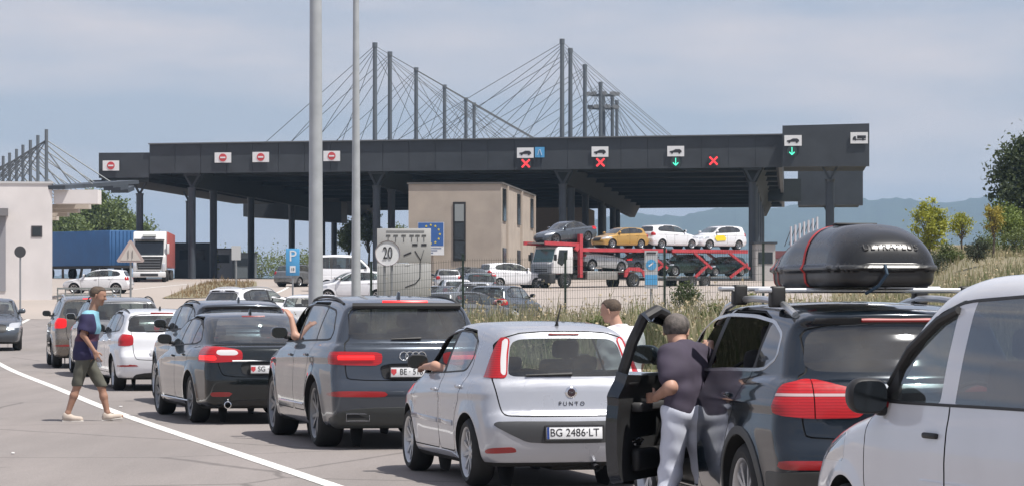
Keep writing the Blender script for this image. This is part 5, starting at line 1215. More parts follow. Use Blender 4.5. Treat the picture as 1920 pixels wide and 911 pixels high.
V, Fc, N = X5['_pm'].get('front_door', -.085, 0); obj('door_card', mesh('door_card', V, [tuple(reversed(f)) for f in Fc], normals=-N), DOORIN, do)
fr_pts = [(2.20, 1.16), (2.19, 1.40), (2.21, 1.58), (2.32, 1.63), (2.55, 1.595), (2.88, 1.45), (3.19, 1.20)]
MB().tube([(x, sh.ysurf(x, z)-.02, z) for x, z in fr_pts], .042, 8).build('window_frame', PLASTIC, do, smooth=True)
V, Fc, N = X5['_pm'].get('front_window', -.01); obj('front_window', mesh('front_window', V, Fc, normals=N), GLASS, do)
yD = sh.ysurf(2.7, .9)-.13
MB().box((2.72, yD, .93), (.62, .09, .07)).build('armrest', M('armrest_grey', (.05, .05, .052), .6), do, bevel=.02); MB().tube([(2.95, yD-.02, 1.02), (2.8, yD-.03, 1.03)], .014, 6).build('inner_handle', CHROME, do, smooth=True)
MB().tube([(2.35, yD+.015, .69), (2.42, yD-.015, .71), (2.52, yD-.015, .69), (2.50, yD+.0, .66), (2.38, yD+.0, .665)], .009, 6).build('pull_strap', CHROME, do, smooth=True)
MB().box((2.75, yD, .55), (.75, .07, .16)).build('door_pocket', DOORIN, do, bevel=.025)
MB().box((2.14, sh.ysurf(2.14, .9)-.05, .92), (.012, .03, .07)).build('latch', CHROME, do)
MB().box((2.7, yD+.02, 1.13), (1.0, .06, .08)).build('door_top_trim', M('trim_grey', (.07, .07, .072), .5), do, bevel=.02)
mo = O[('mirror', 0)]; mo.parent = do; mo.location = Vector(mo.location)+Vector((mid, 0, 0))
MB().box((2.6-mid, .70, .42), (1.2, .42, .2)).build('door_sill', DKTRIM, x5, bevel=.03); MB().box((2.5-mid, .60, .56), (.5, .10, .2)).build('seat_side', SEATF, x5, bevel=.04)
hi_stop(x5, sh, mid, 1.575, .26, REDDIM, .03)
SILRAIL = M('satin_rail', (.62, .63, .64), .3, .8)
rails(x5, sh, mid, .70, 2.75, .64, SILRAIL, .055, .024)
for i, xb in enumerate((1.05, 2.05)):
    zc_ = max(sh.ztop(xb, .64), 1.6)+.13
    MB().bar((xb-mid, -.82, zc_), (xb-mid, .82, zc_), .085, .035).build('crossbar', SILRAIL, x5, bevel=.012)
    for sy in (1, -1): MB().prism([(-.05, -.115), (.06, -.115), (.055, -.02), (.02, .03), (-.05, .03)], .10, 'xz', -.05).build('rail_clamp', PLASTIC, x5, bevel=.015, loc=(xb-mid, sy*.67, zc_))
MB().box((.3-mid, .0, .36), (.2, 1.2, .14)).build('rear_skirt', DKTRIM, x5, bevel=.04)
# roof box on its crossbars
def boxF(x, y, z):
    ax = np.abs(x); ay = np.abs(y)
    w_ = .365-.09*sstep(.2, 1.1, x)-.04*sstep(.7, 1.1, -x); top = .30-.16*sstep(.0, 1.05, x)-.07*sstep(.55, 1.0, -x)
    lid = smax(smax((ay-w_-.0+.42*np.maximum(z, 0)**1.3), ax-1.06+.75*np.maximum(z, 0)**1.4, .18), z-top+.55*ay*ay, .13)
    lid = smax(lid, -z+.0, .005)
    base = smax(smax(smax(ay-w_+.01, ax-1.05, .16), -z-.13+.0*x, .07), z-.001, .004)
    rim_ = smax(smax(ay-w_-.014, ax-1.075, .16), np.abs(z)-.016, .008)
    return np.minimum(np.minimum(lid, base), rim_)
BOXM = M('box_plastic', (.016, .017, .018), .26, noise=.10, nscale=3, coat=.3, spec=.35)
zc_ = sh.ztop(1.5, .5)+.21
P, Q, N = surfnet(boxF, (-1.2, -.6, -.2), (1.2, .6, .45), .025)
pb_ = loc_pt(lX, h3, X5, 1.50, .045); zb_ = zc_+.035
rb = empty('roof_box', (pb_.x, pb_.y, zb_), rad(90+h3), label='black roof box strapped with red webbing on the black SUV', cat='roof box')
pmx = PM(P, Q, N); pmx.split(lambda V, N: V[:, 2]+.02, 'base'); pmx.split(lambda V, N: np.abs(V[:, 2])-.018, 'rim')
for nm, mt_ in (('body', BOXM), ('base', M('box_base', (.014, .014, .015), .4, noise=.1)), ('rim', M('box_rim', (.05, .052, .054), .3))):
    V, Fc, N_ = pmx.get(nm); obj({'body': 'lid'}.get(nm, nm), mesh(nm, V, Fc, normals=N_), mt_, rb)
def boxpt(x, a, off=.007):
    """point on the box where a ray at angle a in the cross-section at x leaves it"""
    t = np.linspace(0, .8, 400); d = boxF(np.full(400, x), t*math.cos(a), .02+t*math.sin(a)); i = 399-np.argmax(d[::-1] < 0); r = t[i]+off
    return (x, r*math.cos(a), .02+r*math.sin(a))
STRAP = M('red_webbing', (.52, .035, .03), .7, noise=.1)
def strap(xf, wd=.045):
    V = []
    A_ = np.linspace(rad(-28), rad(208), 48)
    for t_, a in zip(np.linspace(-1, 1, 48), A_): V += [boxpt(xf(t_)-wd/2, a), boxpt(xf(t_)+wd/2, a)]
    obj('strap', mesh('strap', V, [(2*i, 2*i+1, 2*i+3, 2*i+2) for i in range(47)]), STRAP, rb)
strap(lambda t: -.22+.22*(t+1)*.6, .05); strap(lambda t: .55-.10*t); strap(lambda t: .88+.02*t, .035)
zs_ = .135; xs_ = np.linspace(-1.3, 0, 600); xr_ = xs_[np.argmax(boxF(xs_, np.zeros(600), np.full(600, zs_)) < 0)]; xs2 = xs_[np.argmax(boxF(xs_, np.zeros(600), np.full(600, zs_+.04)) < 0)]
lo_ = obj('lettering', text_mesh('ULTRAPLUS', .066, .0022, space=1.15), M('box_letters', (.05, .05, .052), .6, spec=.2), rb, (xr_-.001, 0, zs_), (math.atan2(.04, xs2-xr_), 0, -PI/2))
MB().box((-.2, .0, .305), (.10, .30, .02)).build('top_catch', PLASTIC, rb, bevel=.008)
MB().tube([(-1.08, .06, .02), (-1.10, .05, -.04), (-1.07, .10, -.12), (-.98, .16, -.17)], .012, 6).build('tie_cord', M('blue_cord', (.02, .05, .085), .6), rb, smooth=True)
# 4 white van --------------------------------------------------------------------
VWHITE = paint('white_van_paint', (.66, .67, .70), .0, .32)
h4 = 18.0; ph = Vector((ray(1748, 16.5), 16.5)); midv = VAN['ro']+VAN['wb']/2
lV = ph-fwd(h4)*(2.26-midv)-lft(h4)*.90
vn, O, sh, mid = car(VAN, 'white_van', 'white van cropped by the right edge of the picture', 'van', VWHITE, lV, h4, remap={'rear_side_window': GLASS_TINT, 'quarter_window': GLASS_TINT, 'extra_window': GLASS_TINT, 'mirror': PLASTIC, 'pillar': VWHITE, 'window_trim': PLASTIC, 'front_window': GLASS})
for o in vn.children:
    if o.name.startswith('door_handle') or o.name.startswith('front_door') or o.name.startswith('rear_door'):
        for c_ in o.children: c_.material_slots[0].link = 'OBJECT'; c_.material_slots[0].material = PLASTIC
    if o.name.startswith('mirror') and o.name[6:7] in ('', '.'): o.scale = (1.15, 1.12, 1.45); o.location.z -= .055; o.location.x += .02
MB().tube([(x-mid, sh.ysurf(x, z)+.014, z) for x, z in ((2.20, 1.66), (2.40, 1.605), (2.70, 1.44), (2.93, 1.24))], [.022, .03, .03, .018], 8).build('wind_deflector', PLASTIC, vn, smooth=True)
MB().prism([(2.80, 1.16), (3.00, 1.16), (2.87, 1.30), (2.80, 1.34)], .02, 'xz', sh.ysurf(2.87, 1.22)-.012).build('mirror_triangle', PLASTIC, vn, loc=(-mid, 0, 0))
MB().box((3.02-mid, sh.ysurf(3.0, 1.1)-.02, 1.125), (.22, .06, .04)).build('indicator', REDDIM, vn, bevel=.012)
# 5 black saloon-hatch --------------------------------------------------------------
BLACK = paint('black_paint', (.012, .016, .018), .25, .15)
h5 = 15.5; lM = by_wheel(MOND, 357, 41.3, h5)
mo_, O, sh, mid = car(MOND, 'black_liftback', 'black liftback with lit tail lights behind the walking boy', 'car', BLACK, lM, h5, remap={'rear_window': GLASS_MID, 'rear_side_window': GLASS_TINT, 'quarter_window': GLASS_TINT, 'window_trim': PLASTIC, 'mirror': BLACK})
plate(mo_, sh.xrear(0, .74)-mid-.02, 0, .745, 'SG · 30751', size=.085, crest=.07)
MB().prism([(-.03, .03), (.03, .03), (.03, -.01), (0, -.04), (-.03, -.01)], .002, 'yz', 0).build('coat_of_arms', SIGNR, mo_, loc=(sh.xrear(0, .74)-mid-.0292, .225, .748))
MB().tube([(sh.xrear(.4, .9)-mid-.012, y, .855+.0*y) for y in np.linspace(-.5, .5, 9)], .012, 6).build('chrome_strip', CHROME, mo_, smooth=True)
for sy in (1, -1): MB().lathe([(.045, .10), (.05, -.03), (.04, -.035), (.036, .06)], 16, 'x').build('exhaust', CHROME, mo_, loc=(.10-mid, sy*.56, .27), smooth=True)
MB().tube([(1.06-mid, .93, .30), (3.3-mid, .935, .30)], .014, 6).build('sill_strip', CHROME, mo_, smooth=True); fin(mo_, sh, mid, 1.5, BLACK)
hi_stop(mo_, sh, mid, 1.44, .16, REDDIM, .02)
# 6 dark blue-grey SUV between the liftback and the white hatchback
SLT = paint('slate_paint', (.055, .065, .08), .5, .24); h6 = 15.0; l6 = by_wheel(SUV, 292, 50.0, h6, True)
s6, O, sh, mid = car(SUV, 'slate_suv', 'slate grey SUV half hidden in front of the black liftback', 'car', SLT, l6, h6, remap={'rear_window': GLASS_TINT, 'quarter_window': GLASS_TINT, 'rear_side_window': GLASS_TINT})
rails(s6, sh, mid, .8, 2.5, .6, PLASTIC, .022, .012); fin(s6, sh, mid, .8, SLT)
# 7 white hatchback estate
WHITE = paint('white_paint', (.70, .71, .74), 0, .28); h7 = 14.0; l7 = by_wheel(WAGON, 212, 55.1, h7)
w7, O, sh, mid = car(WAGON, 'white_hatchback', 'white hatchback with dark red tail lights in the queue', 'car', WHITE, l7, h7, remap={'rear_side_window': GLASS_TINT, 'quarter_window': GLASS_TINT, 'rear_window': GLASS_MID, 'mirror': PLASTIC})
rails(w7, sh, mid, .6, 2.4, .56, PLASTIC, .022, .012); wiper(w7, sh, mid, 0, .3, 1.09, 1.08); fin(w7, sh, mid, .75, PLASTIC)
plate(w7, sh.xrear(0, .66)-mid-.012, 0, .70, '')
MB().lathe([(0, -.01), (.04, -.008), (.045, 0)], 16, 'x').build('badge', CHROME, w7, loc=(sh.xrear(0, .9)-mid, 0, .93))
hi_stop(w7, sh, mid, 1.40, .2, REDDIM)
# 8, 9 two grey people carriers ahead
TAUPE = paint('taupe_paint', (.20, .175, .15), .55, .26); GREY8 = paint('mid_grey_paint', (.26, .265, .27), .5, .26)
h8 = 13.0; l8 = by_wheel(MPV, 132, 66.7, h8, True)
g8, O, sh, mid = car(MPV, 'grey_people_carrier', 'mid grey people carrier partly hidden by the walking boy', 'car', GREY8, l8, h8, remap={'rear_window': GLASS_MID, 'rear_side_window': GLASS_TINT, 'quarter_window': GLASS_TINT, 'tail_light': REDLIT_SOFT})
rails(g8, sh, mid, .5, 2.5, .6, PLASTIC, .04, .016)
h9 = 11.0; l9 = by_wheel(MPV, 98, 70.6, h9)
g9, O, sh, mid = car(MPV, 'taupe_people_carrier', 'taupe people carrier with lit brake light, leftmost in the queue', 'car', TAUPE, l9, h9, remap={'rear_window': GLASS_TINT, 'rear_side_window': GLASS_TINT, 'quarter_window': GLASS_TINT, 'tail_light': REDLIT_SOFT})
rails(g9, sh, mid, .5, 2.5, .6, SILRAIL, .05, .02); hi_stop(g9, sh, mid, 1.60, .2, REDLIT)
# 10 oncoming grey car cut by the left edge
DGREY = paint('steel_grey_paint', (.10, .115, .135), .5, .25)
car(FAR(WAGON), 'oncoming_car', 'steel grey car coming the other way at the left edge', 'car', DGREY, (ray(32, 86)-.98, 87.5), 190)
# 11, 12 white cars further on
c11, O, sh, mid = car(FAR(SUV), 'white_estate', 'white SUV further ahead seen above the black liftback roof', 'car', WHITE, (ray(478, 104), 104), -32, remap={'rear_window': GLASS_TINT, 'quarter_window': GLASS_TINT, 'rear_side_window': GLASS_TINT})
rails(c11, sh, mid, .7, 2.6, .6, SILRAIL, .05, .02)
F12 = FAR(WAGON); c12, O, sh, mid = car(F12, 'white_car', 'white car with an open door beyond the grey SUV', 'car', WHITE, (ray(597, 99), 99.5), -14, skip=(('front_door', 0), ('front_window', 0)))
hg = Vector((3.06-mid, sh.ysurf(3.0, .7), 0)); V, Fc, N = F12['_pm'].get('front_door', 0, .07); do = obj('front_door', mesh('front_door', V, Fc, normals=N), WHITE, c12)
do.matrix_local = Matrix.Translation(hg) @ Matrix.Rotation(rad(-58), 4, 'Z') @ Matrix.Translation(-hg) @ Matrix.Translation((-mid, 0, 0))
V, Fc, N = F12['_pm'].get('front_door', -.07, 0); obj('door_card', mesh('door_card', V, [tuple(reversed(f)) for f in Fc], normals=-N), DOORIN, do)
MB().tube([(x, sh.ysurf(x, z)-.02, z) for x, z in ((1.98, 1.02), (1.98, 1.38), (2.3, 1.36), (2.62, 1.22), (2.9, 1.02))], .035, 6).build('window_frame', PLASTIC, do, smooth=True)

# ------------------------------------------------------------------ car park
fW, fM, fS, fD, fB = FAR(WAGON), FAR(MPV), FAR(SUV), SEDAN, BUSVAN
SILV2 = paint('pale_silver_paint', (.45, .46, .48), .4, .3); DGREEN = paint('dark_green_paint', (.02, .04, .035), .3, .25); MGREY = paint('parked_grey_paint', (.17, .18, .19), .45, .28); CREAMP = paint('old_white_paint', (.62, .60, .57), 0, .4)
park = [(fB, 'white_minibus', 'white minibus behind the thick lighting mast', 'van', WHITE, 655, 192, -78), (fM, 'white_mpv', 'white people carrier facing left beside the thick lighting mast', 'car', WHITE, 668, 166, 80), (fW, 'silver_car', 'silver car roof between the white minibus and people carrier', 'car', SILV2, 655, 178, 84),
        (fW, 'dark_car', 'dark car just right of the blue parking sign', 'car', MGREY, 563, 205, -30), (fW, 'white_estate_car', 'white estate car at the left of the car park cluster', 'car', SILV2, 838, 188, 5), (fW, 'white_wagon', 'white wagon seen from behind beside the direction board', 'car', WHITE, 851, 152, 8),
        (fS, 'old_white_jeep', 'boxy white off-roader seen from behind near the beige building', 'car', CREAMP, 899, 208, 6), (fM, 'white_minivan', 'white minivan left of the car transporter', 'car', WHITE, 960, 200, -62), (fM, 'dark_green_car', 'dark green car in the middle of the car park cluster', 'car', DGREEN, 890, 160, 10),
        (fS, 'white_roof_suv', 'pale SUV in the car park with a fence post before it', 'car', SILV2, 902, 128, -8), (fW, 'grey_parked_car', 'grey parked car with red tail lights just behind the fence', 'car', MGREY, 880, 108, -40), (fS, 'slate_parked_car', 'slate coloured parked car right of the grey one behind the fence', 'car', DGREY, 945, 113, -20), (fD, 'dark_saloon', 'dark saloon parked at the edge of the cluster by the board', 'car', BLACK, 822, 132, 20),
        (fD, 'grey_saloon', 'grey saloon parked behind the white wagon', 'car', MGREY, 872, 198, 40)]
for sp, nm, lab, cat, pt, px, Y_, hd in park: car(sp, nm, lab, cat, pt, (ray(px, Y_), Y_), hd, group='cars in the car park', remap={'rear_window': GLASS_MID, 'rear_side_window': GLASS_MID})
car(fW, 'white_parked_hatchback', 'white hatchback behind the guard railing on the left', 'car', WHITE, (ray(184, 186), 186), 84)

# ------------------------------------------------------------------ car transporter
def truck_root(name, label, X_, Y_, hd):
    return empty(name, (X_, Y_, terr(X_, Y_)), rad(90+hd), label=label, cat='truck')
TRED = M('transporter_red', (.42, .045, .055), .45, noise=.2, nscale=2, coat=.2); TWHITE = M('truck_white', (.66, .66, .66), .4, noise=.05, coat=.3); TGREY = M('truck_grey', (.26, .28, .30), .45); TDARK = M('chassis_dark', (.03, .03, .032), .7, noise=.2); ALU = M('deck_steel', (.34, .33, .31), .5, .6, noise=.2, nscale=3)
def truck_wheel(parent, x, y, R=.5, w_=.3):
    ty, rm, hb = wheel_meshes(R, R*.58, w_, 'steel')
    hbo = obj('wheel', hb, UNDER, parent, (x, y, R), (0, 0, 0 if y > 0 else PI)); obj('tyre', ty, RUBBER, hbo); obj('rim', rm, ALLOY_DK, hbo)
hT = 128.0; tr = truck_root('car_transporter', 'red car transporter truck with white cab loaded on two decks', ray(1015, 200), 200.0, hT)
# cab: x = 0 is the front, negative x goes back
cab = [(0, .95), (0, 1.55), (-.12, 1.75), (-.38, 2.62), (-.55, 2.72), (-1.75, 2.72), (-1.78, 2.1), (-1.78, .95)]
MB().prism(cab, 2.3, 'xz', -1.15).build('cab', TWHITE, tr, bevel=.06)
MB().box((-.02, 0, .62), (.5, 2.36, .62)).build('bumper', TDARK, tr, bevel=.06); MB().box((.012, 0, 1.28), (.05, 2.1, .62)).build('grille_panel', TGREY, tr, bevel=.02)
for z_ in (1.12, 1.25): MB().box((.05, 0, z_), (.03, 1.3, .06)).build('grille_slot', TDARK, tr)
MB().prism([(-.105, 1.72), (-.375, 2.56), (-.355, 2.575), (-.085, 1.735)], 2.02, 'xz', -1.01).build('windscreen', M('truck_glass', (.05, .11, .11), .08, spec=.8), tr)
for sy in (1, -1):
    MB().prism([(-.42, 1.65), (-.58, 2.5), (-1.3, 2.5), (-1.25, 1.9), (-.8, 1.45)], .02, 'xz', 1.152*sy-.01).build('side_window', WINDK, tr)
    MB().box((.0, sy*.92, .74), (.06, .32, .18)).build('headlight', HEADL, tr, bevel=.02)
    MB().box((-.1, sy*1.35, 2.0), (.12, .2, .42)).build('mirror', PLASTIC, tr, bevel=.03)
MB().box((.24, 0, .58), (.02, .52, .11)).build('number_plate', PLATE, tr)
MB().box((-4.3, 0, .78), (6.8, .9, .25)).build('chassis', TDARK, tr); MB().box((-13.2, 0, .62), (9.2, 2.2, .18)).build('trailer_floor', TDARK, tr)
for x in (-1.1, -7.0):
    for sy in (1, -1): truck_wheel(tr, x, sy*1.05)
for x in (-12.2, -13.4):
    for sy in (1, -1): truck_wheel(tr, x, sy*1.05, .42)
for sy in (1, -1):
    MB().box((-4.2, sy*1.12, .85), (2.6, .25, .55)).build('side_locker', ALU, tr, bevel=.03)
    for a, b, z_ in ((.6, -2.3, 2.86), (-2.5, -9.9, 2.52), (-10.4, -17.3, 2.52)): MB().bar((a, sy*1.1, z_+(.08 if a > 0 else 0)), (b, sy*1.1, z_), .12, .24).build('deck_beam', TRED, tr)
    for x in (-2.4,): MB().bar((x, sy*1.1, .7), (x, sy*1.1, 3.55), .26, .26).build('post', TRED, tr)
    MB().bar((-2.0, sy*1.1, 2.5), (-2.3, sy*1.1, 2.9), .2, .3).build('bracket', TRED, tr)
    for x0, x1 in ((-8.2, -9.9), (-12.4, -13.9), (-15.6, -17.4)):
        MB().bar((x0, sy*1.1, 2.42), (x1-.1, sy*1.1, 1.35), .14, .16).build('scissor_arm', TRED, tr); MB().bar((x1+.3, sy*1.1, 1.55), (x0-.1, sy*1.1, .75), .14, .16).build('scissor_arm', TRED, tr)
    MB().prism([(-6.1, .75), (-6.15, 1.15), (-6.5, 1.4), (-7.4, 1.4), (-7.9, 1.15), (-8.8, 1.05), (-8.8, .8), (-7.8, .75), (-7.6, 1.1), (-6.6, 1.2), (-6.3, .75)], .08, 'xz', sy*1.2-.04).build('mudguard', TRED, tr)
for a, b in ((.4, -2.2), (-2.7, -9.7), (-10.5, -17.1)): MB().box(((a+b)/2, 0, 2.62 if a < 0 else 2.95), (abs(a-b), 2.0, .06)).build('upper_deck', ALU, tr)
MB().box((-5.8, 0, 1.1), (6.2, 1.9, .06)).build('lower_deck', ALU, tr); MB().box((-13.4, 0, .80), (8.6, 1.9, .06)).build('lower_deck', ALU, tr)
fT = fwd(hT)
GOLD = paint('gold_paint', (.50, .30, .085), .35, .3); DTEAL = paint('dark_teal_paint', (.012, .035, .038), .3, .2)
def load(sp, nm, lab, pt, back, z_, flip, sc=.96, tl=0.0):
    p = Vector((tr.location.x, tr.location.y))-fT*back
    r_ = car(sp, nm, lab, 'car', pt, p, hT+(180 if flip else 0), z=tr.location.z+z_, group='cars on the transporter', remap={'rear_window': GLASS_TINT, 'rear_side_window': GLASS_TINT, 'quarter_window': GLASS_TINT, 'front_window': GLASS_MID}, tilt=(0, tl))[0]
    r_.scale = (sc, sc, sc); return r_
load(fD, 'dark_saloon_load', 'dark saloon on the top deck above the transporter cab', DGREY, 1.95, 2.98, False, .98, 4)
load(fW, 'gold_hatchback_load', 'gold hatchback on the transporter top deck', GOLD, 6.7, 2.65, False, .96)
w1 = load(fM, 'white_mpv_load', 'white people carrier on the top deck facing right', WHITE, 11.1, 2.65, True, .98)
w2 = load(fM, 'white_mpv_load', 'white people carrier with a yellow mark, last on the top deck', WHITE, 15.4, 2.65, False, .98)
MB().prism([(-.05, .62), (.75, .58), (.95, .78), (.8, .98), (.1, 1.0), (-.1, .8)], .012, 'xz', .935).build('yellow_mark', M('yellow_sticker', (.80, .62, .03), .5), w2)
load(fS, 'silver_load', 'silver car on the lower deck behind the transporter cab', SILV2, 4.9, 1.13, True, .93, 3)
load(fD, 'dark_load', 'dark car on the lower deck in the middle of the transporter', DGREY, 8.9, 1.13, True, .9)
load(fS, 'green_load', 'dark green car low on the transporter trailer', DGREEN, 12.2, .84, False, .9)
load(fW, 'teal_load', 'dark teal car last on the lower deck of the transporter', DTEAL, 15.9, .84, False, .92)

# ------------------------------------------------------------------ lorries on the left
hW = 184.0; xW = ray(280, 224); wt = truck_root('white_lorry', 'white tractor unit with a red trailer facing the camera', xW, 224, hW)
cabp = [(0, .85), (.02, 1.9), (-.10, 2.05), (-.28, 3.05), (-.5, 3.45), (-.7, 3.72), (-2.2, 3.78), (-2.2, .85)]
MB().prism(cabp, 2.4, 'xz', -1.2).build('cab', TWHITE, wt, bevel=.07)
MB().prism([(-.06, 1.98), (-.27, 3.02), (-.24, 3.03), (-.03, 1.99)], 2.1, 'xz', -1.05).build('windscreen', M('lorry_glass', (.025, .03, .032), .1, spec=.8), wt)
MB().box((-.02, 0, 3.12), (.5, 2.2, .08)).build('sun_visor', PLASTIC, wt); MB().box((-.30, 0, 3.42), (.10, 1.0, .2), Matrix.Rotation(rad(-35), 3, 'Y')).build('roof_light_panel', M('panel_grey2', (.3, .31, .3), .5), wt)
MB().prism([(-.85, .95), (.85, .95), (1.0, 1.9), (-1.0, 1.9)], .06, 'yz', -.01).build('grille', TDARK, wt)
for k in range(4): MB().box((.07, 0, 1.1+k*.2), (.03, 1.6, .03)).build('grille_bar', TGREY, wt)
MB().box((.0, 0, .58), (.35, 2.4, .42)).build('bumper', TWHITE, wt, bevel=.06); MB().box((.19, 0, .55), (.02, 1.3, .2)).build('bumper_slot', TDARK, wt)
for sy in (1, -1):
    MB().box((.03, sy*1.06, 1.1), (.1, .22, .55)).build('headlight', HEADL, wt, bevel=.03); MB().box((-.05, sy*1.36, 2.45), (.12, .2, .75)).build('mirror', TWHITE, wt, bevel=.03)
    MB().prism([(-.4, 2.0), (-.55, 2.85), (-1.3, 2.85), (-1.3, 2.0)], .02, 'xz', sy*1.202-.01).build('side_window', WINDK, wt)
    for x in (-.9, -4.4, -10.5, -11.8, -13.1): truck_wheel(wt, x, sy*1.05)
MB().box((-4, 0, .85), (6, .9, .3)).build('chassis', TDARK, wt)
MB().box((-9.2, 0, 2.45), (13.0, 2.5, 2.6)).build('trailer', M('trailer_red', (.36, .085, .075), .5, noise=.12, nscale=1), wt, bevel=.03)
bx_ = ray(231, 240); bt = truck_root('blue_trailer', 'blue curtain-side trailer behind the white hatchback on the left', bx_, 240, 219)
BLUE = M('curtain_blue', (.035, .115, .27), .6, noise=.12, nscale=1.2, bump=.2, bscale=3)
MB().box((-6, 0, 2.45), (12, 2.5, 2.75)).build('curtain_body', BLUE, bt, bevel=.03)
for k in range(7): MB().box((.02, -1.05+k*.35, 2.45), (.05, .05, 2.6)).build('end_rib', M('rib_blue', (.03, .10, .24), .5), bt)
MB().box((-6, 0, .98), (12, 2.3, .2)).build('chassis', TDARK, bt)
for x in (-1.2, -2.5, -9.5):
    for sy in (1, -1): truck_wheel(bt, x, sy*1.05)
# ------------------------------------------------------------------ people: one continuous implicit body each
SKIN = M('skin', (.46, .27, .20), .5, noise=.06, nscale=14, spec=.35); SKIN2 = M('skin_tanned', (.36, .205, .145), .5, noise=.06, nscale=14, spec=.35)
HAIR = M('dark_hair', (.045, .032, .024), .65, noise=.35, nscale=60, bump=.6, bscale=160); HAIRG = M('grey_brown_hair', (.115, .10, .092), .7, noise=.55, nscale=28, bump=.6, bscale=160)
HAIRB = M('brown_hair', (.075, .052, .036), .7, noise=.5, nscale=30, bump=.8, bscale=120)
def blob(prims, h=.009, k=.02, extra=None, wob=0.0):
    """prims: (a, b, ra, rb[, k]); a tapered-capsule union, smooth where limbs meet"""
    A = np.array([list(p[0]) for p in prims]); B = np.array([list(p[1]) for p in prims]); R = np.array([max(p[2], p[3]) for p in prims])
    lo = np.minimum(A, B).min(0)-R.max()-.05; hi = np.maximum(A, B).max(0)+R.max()+.05
    lo = np.minimum(A-R[:, None], B-R[:, None]).min(0)-.05; hi = np.maximum(A+R[:, None], B+R[:, None]).max(0)+.05
    n = np.ceil((hi-lo)/h).astype(int)+1
    def one(p, x, y, z):
        a = np.array(p[0], float); b = np.array(p[1], float); e = b-a; L_ = (e*e).sum()+1e-9
        t = np.clip(((x-a[0])*e[0]+(y-a[1])*e[1]+(z-a[2])*e[2])/L_, 0, 1)
        return np.sqrt((x-a[0]-e[0]*t)**2+(y-a[1]-e[1]*t)**2+(z-a[2]-e[2]*t)**2)-(p[2]+(p[3]-p[2])*t)
    def Fn(x, y, z):
        d = np.full(x.shape, 1.0)
        for p in prims: d = smin(d, one(p, x, y, z), p[4] if len(p) > 4 else k)
        if wob: d = d+wob*(np.sin(x*31+z*9)*np.sin(y*27-z*13+1)+.6*np.sin(z*42+x*17+y*11))
        return extra(d, x, y, z) if extra else d
    D = np.full(n, 1.0); ax = [lo[q]+h*np.arange(n[q]) for q in range(3)]
    for p in prims:                                     # each limb only touches its own box
        kk = p[4] if len(p) > 4 else k; m_ = max(p[2], p[3])+kk+.04
        l_ = np.minimum(p[0], p[1])-m_; u_ = np.maximum(p[0], p[1])+m_
        i0 = np.clip(((l_-lo)/h).astype(int), 0, n); i1 = np.clip(((u_-lo)/h).astype(int)+2, 0, n)
        sl = tuple(slice(a, b) for a, b in zip(i0, i1)); X, Y, Z = np.meshgrid(*[ax[q][sl[q]] for q in range(3)], indexing='ij')
        D[sl] = smin(D[sl], one(p, X, Y, Z), kk)
    if wob or extra:
        X, Y, Z = np.meshgrid(*ax, indexing='ij')
        if wob: D = D+np.where(D < .2, wob*(np.sin(X*31+Z*9)*np.sin(Y*27-Z*13+1)+.6*np.sin(Z*42+X*17+Y*11)), 0)
        if extra: D = extra(D, X, Y, Z)
    return surfnet(Fn, lo, hi, h, grid=D, newton=2)
def v3(*a): return np.array(a, float)
def unit(a): return a/np.linalg.norm(a)
def hand(w_, d, nrm, side, curl=.5, sc=1.0):
    """palm and five unequal fingers; d: along the hand, nrm: palm normal (fingers curl towards it), side: towards the thumb"""
    d, nrm = unit(d), unit(nrm); side = unit(side-d*side.dot(d)); P = []
    pc = w_+d*.045*sc
    for o in (-.026, -.009, .009, .027): P.append((w_+side*o*.7*sc, w_+d*.085*sc+side*o*sc, .016*sc, .0135*sc, .012))
    for o, ln in ((.029, .068), (.010, .076), (-.010, .070), (-.028, .054)):
        a = w_+d*.088*sc+side*o*sc; ang = curl*.7; q = a
        for s_, f in ((.45, .35), (.32, .75), (.25, 1.15)):
            dd = d*math.cos(ang*f*1.6)+nrm*math.sin(ang*f*1.6); e = q+dd*ln*s_*sc*1.05; P.append((q, e, .0092*sc, .0078*sc, .004)); q = e
    t0 = w_+d*.022*sc+side*.026*sc; t1 = t0+(d*.55+side*.75+nrm*.25)*.038*sc; t2 = t1+(d*.85+side*.25+nrm*.35)*.034*sc
    P += [(t0, t1, .0135*sc, .0105*sc, .008), (t1, t2, .0105*sc, .0085*sc, .005)]
    return P
def head(c, f, u, sc=1.0):
    """skull, jaw, nose, brow, ears, lips; f: facing, u: up"""
    f, u = unit(f), unit(u); l = np.cross(u, f); P = []
    q = lambda a, b, e: c+f*a*sc+l*b*sc+u*e*sc
    P += [(q(-.025, 0, .035), q(.02, 0, .04), .088*sc, .083*sc, .03), (q(.035, -.012, -.02), q(.035, .012, -.02), .062*sc, .062*sc, .03), (q(.045, -.01, -.075), q(.045, .01, -.075), .037*sc, .037*sc, .03), (q(.075, 0, -.092), q(.07, 0, -.098), .016*sc, .018*sc, .02)]
    P += [(q(.092, 0, .012), q(.112, 0, -.022), .009*sc, .014*sc, .012), (q(.088, -.03, .028), q(.088, .03, .028), .014*sc, .014*sc, .015), (q(.086, -.018, -.056), q(.086, .018, -.056), .010*sc, .010*sc, .008)]
    for s_ in (-1, 1):
        P += [(q(-.005, s_*.083, .018), q(-.012, s_*.086, -.022), .014*sc, .010*sc, .008), (q(.06, s_*.035, -.02), q(.055, s_*.04, -.03), .026*sc, .026*sc, .02)]
    return P
